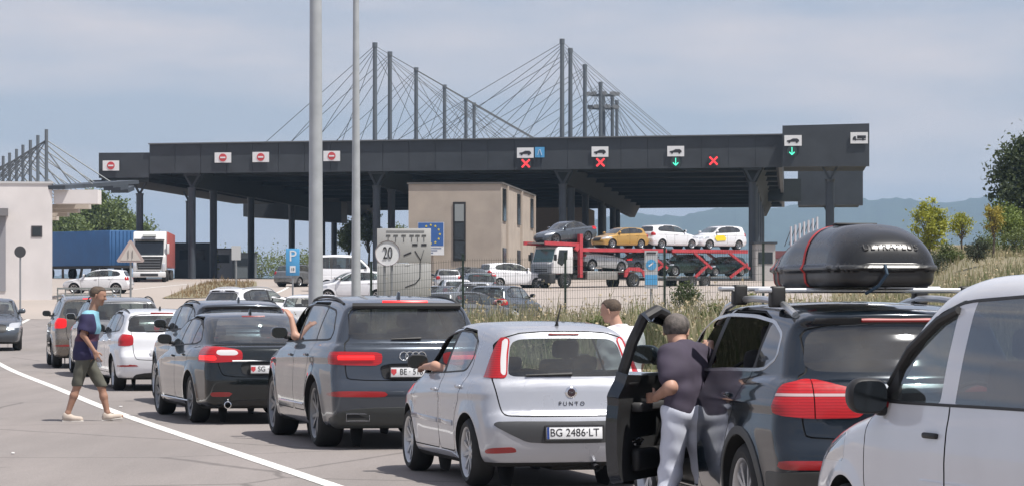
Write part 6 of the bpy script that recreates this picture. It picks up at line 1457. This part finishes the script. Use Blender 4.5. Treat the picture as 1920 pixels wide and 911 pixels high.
def eyes(root, c, f, u, sc=1.0):
    f, u = unit(f), unit(u); l = np.cross(u, f); em = M('eye_dark', (.05, .035, .03), .25)
    for s_ in (-1, 1):
        p = c+f*.088*sc+l*s_*.032*sc+u*.006*sc; MB().lathe([(0, -.010), (.007, -.007), (.010, 0), (.007, .007), (0, .010)], 10, 'z').build('eye', em, root, loc=p, smooth=True)
        MB().bar(p+f*.004+u*.02*sc-l*.014, p+f*.004+u*.02*sc+l*.014, .008, .006).build('eyebrow', HAIR, root)
def hairmesh(root, c, f, u, mat, sc=1.0, low=-.01, front=.045, thick=.010):
    f, u = unit(f), unit(u); l = np.cross(u, f); q = lambda a, b, e: c+f*a*sc+l*b*sc+u*e*sc
    pr_ = [(q(-.028, 0, .038), q(.018, 0, .044), (.088+thick)*sc, (.084+thick)*sc), (q(-.035, 0, -.015), q(-.035, 0, -.03), .066*sc, .062*sc)]
    def ex(d, x, y, z):
        a = (x-c[0])*f[0]+(y-c[1])*f[1]+(z-c[2])*f[2]; e = (x-c[0])*u[0]+(y-c[1])*u[1]+(z-c[2])*u[2]
        line = (low+sstep(-.03, .06, a/sc)*(front+.02-low)*1.0)*sc
        return smax(d, line-e, .012)
    P, Q, N = blob(pr_, .008, .02, ex); obj('hair', mesh('hair', P, Q, normals=N), mat, root)
def body_obj(root, prims, mat, h=.009, name='body'):
    P, Q, N = blob(prims, h, .025); return obj(name, mesh(name, P, Q, normals=N), mat, root)
def cloth(root, name, prims, mat, infl, cut, k=.045, h=.012, wob=.0035, mats=None, split=None):
    pr_ = [(p[0], p[1], p[2]+infl, p[3]+infl)+((p[4],) if len(p) > 4 else ()) for p in prims]
    P, Q, N = blob(pr_, h, k, (lambda d, x, y, z: smax(d, cut(x, y, z), .006)) if cut else None, wob)
    if split:
        pm_ = PM(P, Q, N); pm_.split(lambda V, N: split(V[:, 0], V[:, 1], V[:, 2]), 'b'); objs = []
        for t_, m_ in (('body', mats[0]), ('b', mats[1])):
            r_ = pm_.get(t_)
            if r_: objs.append(obj(name if t_ == 'body' else mats[2], mesh(name, r_[0], r_[1], normals=r_[2]), m_, root))
        return objs[0]
    return obj(name, mesh(name, P, Q, normals=N), mat, root)

# the walking boy -- local x is his walking direction (to the right), y to his left (away from the camera)
def boy():
    Yb = 41.7; e = empty('person', (ray(176, Yb), Yb, 0), 0, label='boy in navy and turquoise t-shirt and grey shorts walking across the road', cat='person')
    hip = v3(-.13, 0, .90); che = v3(-.06, 0, 1.30); nb = v3(-.015, 0, 1.50); hc = v3(.055, 0, 1.715)
    sL, sR = v3(-.06, .175, 1.44), v3(-.075, -.175, 1.425)
    eR, wR = v3(-.115, -.235, 1.19), v3(.045, -.215, .955); eL, wL = v3(-.20, .24, 1.17), v3(-.08, .25, .95)
    hR, hL = v3(-.13, -.085, .87), v3(-.12, .085, .87)
    kR, aR = v3(-.215, -.09, .49), v3(-.345, -.09, .115); kL, aL = v3(.095, .08, .46), v3(.175, .08, .115)
    torso = [(v3(-.13, -.07, .93), v3(-.13, .07, .93), .125, .125), (v3(-.11, -.06, 1.08), v3(-.11, .06, 1.08), .115, .115), (v3(-.065, -.09, 1.28), v3(-.065, .09, 1.28), .118, .118), (v3(-.06, -.12, 1.40), v3(-.06, .12, 1.40), .085, .085), (hip, che, .12, .12)]
    legs = []
    for h_, k_, a_ in ((hR, kR, aR), (hL, kL, aL)): legs += [(h_, k_, .088, .055), (k_, k_+(a_-k_)*.35, .051, .054), (k_+(a_-k_)*.35, a_, .054, .035)]
    feet = [(aR, aR+v3(-.02, 0, -.06), .038, .034), (aR+v3(-.02, 0, -.065), aR+v3(.15, 0, -.085), .034, .028), (aL, aL+v3(-.03, 0, -.06), .038, .034), (aL+v3(-.03, 0, -.07), aL+v3(.19, 0, -.05), .036, .030)]
    arms = [(sR, eR, .049, .038), (eR, wR, .039, .024), (sL, eL, .049, .038), (eL, wL, .039, .024)]
    hands = hand(wR, v3(.35, 0, -.9), v3(.3, .9, .1), v3(.9, 0, .3), .75)+hand(wL, v3(.35, 0, -.9), v3(.3, -.9, .1), v3(.9, 0, .3), .7)
    f, u = v3(.97, -.10, -.16), v3(.20, 0, .98)
    prims = torso+legs+feet+arms+hands+[(nb-v3(.02, 0, .06), hc-v3(.03, 0, .06), .062, .056)]+head(hc, f, u, 1.04)
    body_obj(e, prims, SKIN2, .0085); eyes(e, hc, f, u, 1.04); hairmesh(e, hc, f, u, HAIRB, 1.04, low=-.02, front=.064, thick=.005)
    NAVYT = M('navy_shirt', (.028, .024, .075), .85, noise=.15, nscale=10); TURQ = M('turquoise_panel', (.19, .40, .50), .85, noise=.1, nscale=10); PLUM = M('plum_band', (.085, .035, .065), .85, noise=.1)
    tp = torso+[(sR, sR+(eR-sR)*.72, .058, .056), (sL, sL+(eL-sL)*.72, .058, .056), (nb-v3(.02, 0, .10), nb, .07, .062)]
    cut = lambda x, y, z: np.maximum(np.maximum(.855+.05*np.sin(x*9)*.3-z, z-1.525+.35*np.maximum(x-.0, 0)), -1)
    # hem, sleeve ends and neckline
    pr_ = [(p[0], p[1], p[2]+.026, p[3]+.026) for p in tp]
    P, Q, N = blob(pr_, .011, .05, lambda d, x, y, z: smax(smax(d, cut(x, y, z), .006), -(np.sqrt((x-eR[0])**2+(y-eR[1])**2+(z-eR[2])**2)-.085), .006), .003)
    pm_ = PM(P, Q, N)
    pm_.split(lambda V, N: np.maximum.reduce([-(V[:, 0]+.02-.10*(1.45-V[:, 2])), 1.20-V[:, 2], V[:, 1]*-1-.165]), 'front_panel')
    pm_.split(lambda V, N: np.maximum(V[:, 2]-1.20, 1.10-V[:, 2]), 'chest_band')
    pm_.split(lambda V, N: V[:, 2]*-1+1.475, 'collar_yoke')
    for t_, m_, nm in (('body', NAVYT, 't_shirt'), ('front_panel', TURQ, 'shirt_front_panel'), ('chest_band', PLUM, 'shirt_band'), ('collar_yoke', TURQ, 'shirt_yoke')):
        r_ = pm_.get(t_)
        if r_: obj(nm, mesh(nm, r_[0], r_[1], normals=r_[2]), m_, e)
    cloth(e, 'shorts', [(v3(-.13, -.06, .92), v3(-.13, .06, .92), .12, .12)]+[(hR, kR+v3(0, 0, .03), .092, .068), (hL, kL+v3(0, 0, .03), .092, .068)], M('grey_shorts', (.105, .105, .085), .9, noise=.2, nscale=8), .008,
          lambda x, y, z: np.maximum(z-.93, np.where(y < 0, kR[2]-.005, kL[2]+.015)-z), .03)
    SHOE = M('canvas_shoe', (.50, .43, .37), .8, noise=.12)
    for a_, up in ((aR, 0), (aL, .035)):
        cloth(e, 'shoe', [(a_+v3(-.03, 0, -.065), a_+v3(.17, 0, -.085+up), .042, .036), (a_+v3(-.02, 0, -.03), a_+v3(.04, 0, -.06), .042, .040)], SHOE, .006, None, .02, .009, 0)
        MB().bar(a_+v3(-.075, 0, -.098-.01), a_+v3(.215, 0, -.108+up), .082, .02).build('sole', M('sole_white', (.6, .58, .54), .7), e, bevel=.008)
    MB().tube([wR+v3(.03, -.01, -.07), wR+v3(.05, -.01, -.12), wR+v3(.07, 0, -.20)], [.014, .03, .028], 10).build('water_bottle', glass('clear_plastic', (.75, .80, .85), .15), e, smooth=True)
boy()
# man leaning into the black SUV -- local x right, y away from the camera, z up
def leaner():
    Yb = 21.75; e = empty('person', (ray(1283, Yb), Yb, 0), 0, label='grey-haired man in a dark purple t-shirt leaning into the black SUV', cat='person')
    hc = v3(-.045, .20, 1.475); nb = v3(-.005, .13, 1.36)
    sL, sR = v3(-.115, .0, 1.315), v3(.10, .24, 1.33); eL, wL = v3(-.105, -.13, 1.085), v3(-.20, .05, 1.01); eR, wR = v3(.20, .36, 1.28), v3(.215, .55, 1.37)
    torso = [(v3(-.035, -.04, .93), v3(.05, .05, .93), .10, .10), (v3(-.035, -.03, 1.05), v3(.055, .08, 1.05), .105, .105), (v3(-.05, .0, 1.20), v3(.065, .14, 1.20), .112, .112), (v3(-.05, .04, 1.30), v3(.055, .17, 1.30), .088, .088)]
    hL, hR = v3(-.06, -.05, .87), v3(.07, .04, .87); kL, aL = v3(-.10, -.02, .47), v3(-.16, -.10, .10); kR, aR = v3(.15, .16, .49), v3(.17, .05, .10)
    legs = []
    for h_, k_, a_ in ((hL, kL, aL), (hR, kR, aR)): legs += [(h_, k_, .078, .056), (k_, a_, .052, .038), (a_, a_+v3(0, .0, -.05), .036, .036), (a_+v3(0, -.02, -.06), a_+v3(0, .17, -.07), .036, .03)]
    arms = [(sL, eL, .062, .048), (eL, wL, .048, .031), (sR, eR, .062, .048), (eR, wR, .048, .031)]
    f, u = v3(.25, .93, -.10), v3(.05, .12, .99)
    prims = torso+legs+arms+[(nb-v3(0, .02, .06), hc-v3(0, .04, .05), .072, .066)]+head(hc, f, u, 1.0)+hand(wL, v3(-.5, .8, -.1), v3(.7, .5, .1), v3(0, .2, .9), .6)+hand(wR, v3(0, .9, .3), v3(-.2, .2, -.9), v3(-.9, 0, .1), .6)
    body_obj(e, prims, SKIN, .010); eyes(e, hc, f, u, 1.0); hairmesh(e, hc, f, u, HAIRG, 1.0, low=-.03, front=.058, thick=.008)
    PURP = M('dark_purple_shirt', (.052, .042, .066), .85, noise=.18, nscale=9)
    tp = torso+[(sL, sL+(eL-sL)*.66, .066, .066), (sR, sR+(eR-sR)*.7, .066, .064), (nb-v3(0, .04, .08), nb-v3(0, 0, .01), .07, .066)]
    cloth(e, 't_shirt', tp, PURP, .014, lambda x, y, z: np.maximum(.885-z+.1*x, z-1.40-.25*np.minimum(.2-y, .1)), .05, .012, .0035)
    tr_ = [(v3(-.045, -.02, .90), v3(.055, .03, .90), .112, .112)]+[q for h_, k_, a_ in ((hL, kL, aL), (hR, kR, aR)) for q in ((h_, k_, .088, .066), (k_, a_+v3(0, 0, .02), .064, .05))]
    cloth(e, 'trousers', tr_, M('pale_blue_trousers', (.60, .63, .72), .85, noise=.08, nscale=7), .016, lambda x, y, z: np.maximum(z-.955, .075-z), .03, .013, .005)
    for a_ in (aL, aR): cloth(e, 'shoe', [(a_+v3(0, -.03, -.055), a_+v3(0, .18, -.065), .04, .034), (a_, a_+v3(0, .03, -.05), .04, .04)], M('dark_shoe', (.03, .03, .032), .6), .006, None, .02, .011, 0)
leaner()
def white_shirt():
    Yb = 31.6; e = empty('person', (ray(1163, Yb), Yb, 0), 0, label='short-haired man in a white t-shirt standing beyond the silver hatchback', cat='person')
    hc = v3(-.10, .03, 1.625); nb = v3(-.01, .02, 1.47); f, u = v3(-.90, .38, -.12), v3(-.12, 0, .99)
    sL, sR = v3(-.15, -.07, 1.375), v3(.17, .10, 1.375); eL, wL = v3(-.20, -.06, 1.10), v3(-.22, .10, .90); eR, wR = v3(.23, .12, 1.10), v3(.20, .22, .90)
    torso = [(v3(-.07, .0, .95), v3(.08, .0, .95), .13, .13), (v3(-.07, 0, 1.1), v3(.09, .0, 1.1), .12, .12), (v3(-.08, 0, 1.26), v3(.10, .02, 1.26), .125, .125), (v3(-.10, -.02, 1.35), v3(.12, .05, 1.35), .09, .09)]
    legs = []
    hL, hR = v3(-.08, 0, .9), v3(.08, 0, .9)
    for h_ in (hL, hR): k_ = h_*v3(1, 1, 0)+v3(0, .02, .49); a_ = h_*v3(1, 1, 0)+v3(0, 0, .1); legs += [(h_, k_, .10, .066), (k_, a_, .062, .04), (a_+v3(0, 0, -.06), a_+v3(-.16, .05, -.07), .036, .03)]
    arms = [(sL, eL, .058, .046), (eL, wL, .046, .03), (sR, eR, .058, .046), (eR, wR, .046, .03)]
    prims = torso+legs+arms+[(nb-v3(0, 0, .08), hc-v3(-.03, 0, .06), .07, .062)]+head(hc, f, u, 1.02)+hand(wL, v3(0, .2, -.9), v3(.9, 0, 0), v3(-.3, .9, 0), .6)+hand(wR, v3(0, .2, -.9), v3(-.9, 0, 0), v3(0, .9, 0), .6)
    e.scale = (.965,)*3; body_obj(e, prims, SKIN, .010); eyes(e, hc, f, u, 1.02); hairmesh(e, hc, f, u, HAIRB, 1.02, low=-.005, front=.068, thick=.003)
    cloth(e, 't_shirt', torso+[(sL, sL+(eL-sL)*.7, .062, .06), (sR, sR+(eR-sR)*.7, .062, .06), (nb-v3(0, 0, .1), nb-v3(0, 0, .0), .07, .064)], M('white_shirt', (.72, .71, .74), .85, noise=.05), .022, lambda x, y, z: np.maximum(.86-z, z-1.49+.3*np.maximum(-x-.03, 0)), .05, .012)
    cloth(e, 'trousers', [(v3(-.06, 0, .93), v3(.07, 0, .93), .13, .13)]+[q for h_ in (hL, hR) for q in ((h_, h_*v3(1, 1, 0)+v3(0, .02, .49), .105, .075), (h_*v3(1, 1, 0)+v3(0, .02, .49), h_*v3(1, 1, 0)+v3(0, 0, .12), .074, .06))], M('dark_trousers', (.05, .055, .07), .85), .014, lambda x, y, z: np.maximum(z-.95, .09-z), .03, .014)
white_shirt()
# drivers with an arm out of the window -- car-local: x forward, y left, z up (origin under the mid wheelbase)
def driver(root, sx, sy, sz, label, eL, wL, hd, pn, sd, shirt, sk=SKIN):
    e = empty('person', root.location, root.rotation_euler.z, label=label, cat='person')
    b = v3(sx, sy, sz); hc = b+v3(-.12, 0, .70); sL, sR = b+v3(-.13, .18, .44), b+v3(-.13, -.18, .44); eR, wR = b+v3(.12, -.2, .25), b+v3(.36, -.12, .34)
    torso = [(b+v3(0, -.09, .06), b+v3(0, .09, .06), .12, .12), (b+v3(-.06, -.08, .22), b+v3(-.06, .08, .22), .12, .12), (b+v3(-.12, -.1, .38), b+v3(-.12, .1, .38), .11, .11)]
    thigh = [(b+v3(0, s_*.09, .06), b+v3(.40, s_*.12, .10), .08, .06) for s_ in (-1, 1)]+[(b+v3(.40, s_*.12, .10), b+v3(.62, s_*.12, -.18), .06, .05) for s_ in (-1, 1)]
    prims = torso+thigh+[(sL, eL, .058, .045), (eL, wL, .045, .029), (sR, eR, .055, .045), (eR, wR, .045, .03), (b+v3(-.12, 0, .45), hc-v3(.02, 0, .05), .06, .056)]+head(hc, v3(1, .1, 0), v3(0, 0, 1), 1.0)+hand(wL, hd, pn, sd, .7)+hand(wR, v3(.9, .2, .3), v3(0, 0, -1), v3(0, 1, 0), .8)
    body_obj(e, prims, sk, .009); hairmesh(e, hc, v3(1, .1, 0), v3(0, 0, 1), HAIR, 1.0, low=-.03, front=.055)
    cloth(e, 't_shirt', torso+[(sL, sL+(eL-sL)*.5, .06, .058), (sR, sR+(eR-sR)*.6, .06, .058)], shirt, .018, None, .04, .014, .002)
shP, mP = PUNTO['_sh'], PUNTO['ro']+PUNTO['wb']/2
driver(pu, 2.05-mP, .36, .50, 'driver of the silver hatchback with a forearm resting on the window sill', v3(2.28-mP, shP.ysurf(2.25, 1.0)-.01, 1.055), v3(2.52-mP, shP.ysurf(2.5, .97)+.035, 1.045), v3(.95, .15, -.12), v3(0, -.35, -.9), v3(.3, -.9, .2), M('pale_shirt', (.55, .55, .52), .85))
shQ, mQ = Q7['_sh'], Q7['ro']+Q7['wb']/2
driver(q7, 2.62-mQ, .38, .66, 'driver of the graphite SUV holding a bare forearm up out of the window', v3(2.62-mQ, shQ.ysurf(2.62, 1.18)+.0, 1.245), v3(2.70-mQ, shQ.ysurf(2.7, 1.18)+.035, 1.465), v3(.45, .35, .7), v3(.6, .3, -.6), v3(.5, -.8, 0), M('dark_shirt', (.06, .06, .07), .85))
# ------------------------------------------------------------------ plants
def leafmat(name, col, var=.35, c2=None):
    if name in MATS: return MATS[name]
    m = bpy.data.materials.new(name); m.use_nodes = True; t = m.node_tree; l = t.links.new; b = t.nodes['Principled BSDF']
    at_ = t.nodes.new('ShaderNodeAttribute'); at_.attribute_name = 'tone'
    mr = t.nodes.new('ShaderNodeMix'); mr.data_type = 'RGBA'; mr.inputs['A'].default_value = (*[c*(1-var) for c in col], 1)
    mr.inputs['B'].default_value = (*c2, 1) if c2 else (col[0]*(1+var*1.3), col[1]*(1+var), col[2]*(1+var*.5), 1)
    if c2: mr.inputs['A'].default_value = (*col, 1)
    l(at_.outputs['Fac'], mr.inputs['Factor']); l(mr.outputs['Result'], b.inputs['Base Color']); b.inputs['Roughness'].default_value = .6
    tr_ = t.nodes.new('ShaderNodeBsdfTranslucent'); l(mr.outputs['Result'], tr_.inputs['Color']); ms = t.nodes.new('ShaderNodeMixShader'); ms.inputs[0].default_value = .3
    l(b.outputs[0], ms.inputs[1]); l(tr_.outputs[0], ms.inputs[2]); l(ms.outputs[0], t.nodes['Material Output'].inputs['Surface'])
    MATS[name] = m; return m
def fast_mesh(name, V, nper, tone):
    """V: (n, nper, 3) one polygon each; tone per polygon"""
    n = len(V); me = bpy.data.meshes.new(name); me.vertices.add(n*nper); me.vertices.foreach_set('co', np.ascontiguousarray(V, dtype=np.float32).ravel())
    me.loops.add(n*nper); me.loops.foreach_set('vertex_index', np.arange(n*nper, dtype=np.int32)); me.polygons.add(n)
    me.polygons.foreach_set('loop_start', np.arange(0, n*nper, nper, dtype=np.int32)); me.polygons.foreach_set('loop_total', np.full(n, nper, dtype=np.int32))
    a = me.attributes.new('tone', 'FLOAT', 'FACE'); a.data.foreach_set('value', np.asarray(tone, dtype=np.float32)); me.update(calc_edges=True); return me
def leaves(P, size, up=.3, aspect=.55):
    """a leaf-shaped quad at each point, turned at random"""
    n = len(P); d = rng.normal(size=(n, 3)); d /= np.linalg.norm(d, axis=1)[:, None]; e = rng.normal(size=(n, 3)); e[:, 2] += up
    e -= d*(e*d).sum(1)[:, None]; e /= np.linalg.norm(e, axis=1)[:, None]; s = size*(.6+.8*rng.random((n, 1)))
    return np.stack([P-d*s*.5, P+e*s*aspect*.5, P+d*s*.5, P-e*s*aspect*.5], 1)
BARK = M('bark', (.10, .08, .062), .9, noise=.3, nscale=6, bump=.5, bscale=20)
def tree(name, label, base, H_, rx, rz, zc, col, nclump=34, nleaf=60, lsize=.16, stems=1, group=None, cr=.30, matn=None, cat='tree', seed=1):
    global rng
    rng = np.random.default_rng(seed); e = empty(name, base, label=label, cat=cat, group=group)
    C_ = []; 
    while len(C_) < nclump:
        p = rng.uniform(-1, 1, 3)
        if (p*p).sum() < 1 and (p*p).sum() > .12: C_.append(p)
    C_ = np.array(C_)*[rx, rx, rz]+[0, 0, zc]; mb = MB()
    for s_ in range(stems):
        o = Vector((rng.normal(0, .12), rng.normal(0, .12), 0)) if stems > 1 else Vector((0, 0, 0)); r0 = .018*H_+.02
        pts = [o*.3, o+Vector((rng.normal(0, .03)*H_, rng.normal(0, .03)*H_, zc*.6)), Vector((rng.normal(0, .04)*H_, rng.normal(0, .04)*H_, zc+rz*.6))]
        mb.tube(pts, [r0, r0*.65, r0*.2], 7)
    for c_ in C_[:min(18, nclump)]:
        z0 = zc*.45+.35*abs(c_[2]-zc*.45)*.6; a = Vector((0, 0, min(z0, c_[2]))); m_ = a.lerp(Vector(c_), .55)+Vector((0, 0, .1*rz)); mb.tube([a, m_, Vector(c_)], [.006*H_+.008, .004*H_+.005, .004], 5)
    mb.build('trunk', BARK, e, smooth=True)
    sz = cr*rx*(.6+.8*rng.random(nclump)); P = np.concatenate([c_+rng.normal(size=(nleaf, 3))*s_*[.5, .5, .42] for c_, s_ in zip(C_, sz)])
    tone = np.repeat(rng.random(nclump), nleaf)*.5+rng.random(len(P))*.5
    o = obj('crown', fast_mesh('crown', leaves(P, lsize), 4, tone), leafmat(matn or 'leaf_'+name, col), e); return e
def T(px, Y_): x = ray(px, Y_); return (x, Y_, terr(x, Y_)-.03)
tree('young_tree', 'young yellow-green tree with upright twigs right of the roof box', T(1742, 140), 3.6, .85, 1.35, 1.75, (.30, .33, .045), 70, 60, .13, 3, cr=.30, seed=3)
tree('young_tree', 'small bright green sapling on the dry slope', T(1803, 132), 2.0, .42, .5, 1.35, (.26, .29, .05), 26, 50, .10, cr=.5, group=None, matn='leaf_young_tree', seed=4)
tree('young_tree', 'thin yellowish sapling on a bare stem near the right edge', T(1862, 120), 2.3, .36, .62, 1.5, (.32, .28, .06), 26, 45, .09, cr=.5, matn='leaf_yellowish', seed=5)
tree('young_tree', 'rounded green tree behind the thin yellowish sapling', T(1884, 150), 3.0, .85, .8, 1.6, (.15, .21, .045), 60, 55, .13, cr=.45, matn='leaf_mid_green', seed=6)
tree('big_tree', 'large dark green tree at the right edge of the picture', T(1925, 178), 6.5, 2.0, 3.1, 3.5, (.055, .08, .032), 150, 75, .24, cr=.36, seed=7)
tree('shrub', 'dark grey-green shrub beside the young tree on the slope', T(1752, 118), 1.1, .42, .42, .45, (.05, .065, .04), 30, 60, .08, cr=.5, cat='shrub', seed=8)
tree('shrub', 'dark rounded shrub below the bright green sapling', T(1832, 112), 1.1, .42, .36, .45, (.045, .06, .035), 30, 60, .08, cr=.5, cat='shrub', matn='leaf_shrub', seed=9)
tree('shrub', 'green bush in the weeds before the transporter wheels', T(1287, 88), 1.5, .42, .38, .95, (.065, .095, .03), 34, 60, .07, cr=.5, cat='shrub', matn='leaf_bush', seed=10)
tree('shrub', 'yellow-green bush by the right canopy columns', T(1400, 100), 1.8, .40, .55, 1.1, (.15, .17, .04), 30, 50, .08, cr=.5, cat='shrub', matn='leaf_yellow_bush', seed=11)
tree('shrub', 'green clump of bushes at the foot of the lighting masts under the canopy', T(384, 268), 2.8, 1.0, 1.3, 1.4, (.12, .15, .04), 40, 50, .2, cr=.5, cat='shrub', matn='leaf_yellow_bush', seed=12)
for i, (px, Y_, H_, rx, rz, lab) in enumerate(((118, 330, 6, 2.4, 2.0, 'wide low tree behind the blue trailer next to the white building'), (150, 350, 7, 2.6, 2.2, 'pale tree left of the tall one behind the blue trailer'), (183, 340, 8.4, 1.9, 2.9, 'tallest tree behind the blue trailer'), (215, 345, 7, 2.3, 2.2, 'dark tree right of the tall one behind the blue trailer'), (242, 350, 6, 2.2, 1.7, 'low tree by the left canopy column'))):
    tree('far_tree', lab, T(px, Y_), H_*1.22, rx*1.15, rz*1.2, H_*1.22-rz*1.2, (.12, .17, .06), 90, 75, .36, group='trees behind the left lorries', matn='leaf_far_tree', cr=.36, seed=20+i)
for i, (px, Y_, H_, rx, rz, lab) in enumerate(((430, 400, 4, 3.5, 2.0, 'far low trees seen between the left columns'), (575, 420, 4.2, 4, 2.1, 'far trees seen left of the thick mast under the canopy'), (655, 330, 6.2, 1.2, 1.5, 'light green tree seen under the canopy by the thin mast'), (690, 335, 7.4, 1.3, 1.8, 'taller light green tree under the canopy left of the beige building'), (745, 400, 7.2, 1.6, 2.0, 'far tree just left of the beige building'), (490, 430, 4, 4, 2.0, 'far hedge-like trees beyond the cabins'))):
    tree('distant_tree', lab, T(px, Y_), H_, rx, rz, H_-rz, (.12, .16, .05), 50, 50, .3, group='trees seen under the canopy', matn='leaf_distant', cr=.4, seed=30+i)
for i, (px, Y_, sc, lab) in enumerate(((1715, 128, 1.0, 'low green shrub at the foot of the young tree beside the roof box'), (1782, 122, .8, 'small grey-green shrub between the two saplings on the slope'), (1905, 138, 1.3, 'broad green shrub under the big tree at the right edge'), (1850, 148, 1.0, 'green shrub behind the thin yellowish sapling'), (1140, 66, .55, 'leafy green weed clump on the bank left of the bush'), (1010, 60, .5, 'leafy weed clump on the bank above the hatchback roof'), (1340, 72, .6, 'leafy green clump on the bank near the black SUV'))):
    tree('shrub', lab, T(px, Y_), 1.2*sc, .55*sc, .5*sc, .5*sc, (.10, .135, .04), 34, 60, .09, cr=.5, cat='shrub', matn='leaf_scrub', seed=50+i)
rng = np.random.default_rng(77)
def weeds(name, label, n, area, hmin, hmax, wd, tones, mat, seedheads=0.0, dens=None):
    X_ = rng.uniform(area[0], area[1], n); Y_ = rng.uniform(area[2], area[3], n)
    k = (X_-road_edge(Y_) > .6) if dens is None else dens(X_, Y_); X_, Y_ = X_[k], Y_[k]; n = len(X_)
    # clumpiness
    c = np.sin(X_*2.1+Y_*.7)*np.sin(X_*.9-Y_*1.3)+.6*np.sin(X_*5+Y_*2); k = rng.random(n) < .55+.3*c; X_, Y_ = X_[k], Y_[k]; n = len(X_)
    H_ = (hmin+(hmax-hmin)*rng.random(n)**1.6)*(.75+.35*np.sin(X_*1.7+Y_*.9))*np.where(rng.random(n) < .03, 1.5, 1); Z_ = terr(X_, Y_)
    a = rng.uniform(0, 2*PI, n); ln = rng.uniform(.05, .35, n)*H_; dx, dy = np.cos(a)*ln, np.sin(a)*ln
    b = rng.uniform(0, PI, n); wx, wy = np.cos(b)*wd, np.sin(b)*wd*.3
    P0 = np.stack([X_, Y_, Z_], 1); P1 = np.stack([X_+dx*.35, Y_+dy*.35, Z_+H_*.6], 1); P2 = np.stack([X_+dx, Y_+dy, Z_+H_], 1); W = np.stack([wx, wy, 0*wx], 1)
    Q1 = np.stack([P0-W, P0+W, P1+W*.8, P1-W*.8], 1); Q2 = np.stack([P1-W*.8, P1+W*.8, P2+W*.15, P2-W*.15], 1); tn = np.clip(.45*rng.random(n)+.55*(.5+.5*np.sin(X_*1.1+.6*np.sin(Y_*.5))*np.sin(Y_*.35+X_*.4+1)), 0, 1)
    o = obj(name, fast_mesh(name, np.concatenate([Q1, Q2]), 4, np.concatenate([tn, tn])), mat); tag(o, label, 'grass', kind='stuff')
    if seedheads:
        k = rng.random(n) < seedheads; S_ = P2[k]; S_ = np.concatenate([S_+rng.normal(0, .018, S_.shape) for _ in range(4)])
        o2 = obj(name+'_seed_heads', fast_mesh('seeds', leaves(S_, .05, .3, .8), 4, rng.random(len(S_))), leafmat('seed_heads', (.42, .37, .26), .3)); tag(o2, 'pale seed heads and small white flowers among the tall weeds', 'flowers', kind='stuff')
weeds('tall_grass', 'tall dry grass and weeds on the bank behind the queue', 42000, (-6, 17, 46, 94), .35, .88, .013, None, leafmat('dry_blade', (.20, .195, .09), c2=(.46, .415, .29)), .25)
weeds('green_weeds', 'green weeds among the dry grass on the bank', 20000, (-6, 17, 46, 94), .25, .75, .018, None, leafmat('green_blade', (.11, .145, .05), c2=(.25, .265, .12)), .0)
weeds('slope_grass', 'dry grass on the slope at the right', 16000, (10, 30, 90, 175), .15, .45, .02, None, leafmat('straw_blade', (.17, .175, .075), c2=(.40, .33, .20)), .0, lambda x, y: x-.108*y > .8)
weeds('island_grass', 'dry brown grass on the traffic island at the left', 5000, (-23, -16, 172, 226), .15, .45, .03, None, leafmat('brown_blade', (.27, .195, .115), .25), .0, lambda x, y: sdpoly([(-19.9, 172), (-16.0, 176), (-17.2, 205), (-19.0, 226), (-22.5, 226), (-21.3, 200)], x, y) < -.2)
# ------------------------------------------------------------------ summer haze in the air
hz_ = MB().box((0, 3700, 99), (9600, 8000, 204)).build('haze', None); hz_['kind'] = 'stuff'
hzm = bpy.data.materials.new('haze'); hzm.use_nodes = True; t = hzm.node_tree; t.nodes.clear(); ou = t.nodes.new('ShaderNodeOutputMaterial'); pv = t.nodes.new('ShaderNodeVolumePrincipled')
pv.inputs['Color'].default_value = (.52, .74, 1.0, 1); pv.inputs['Density'].default_value = .00014; pv.inputs['Anisotropy'].default_value = 0.1
t.links.new(pv.outputs[0], ou.inputs['Volume']); hz_.data.materials.append(hzm)
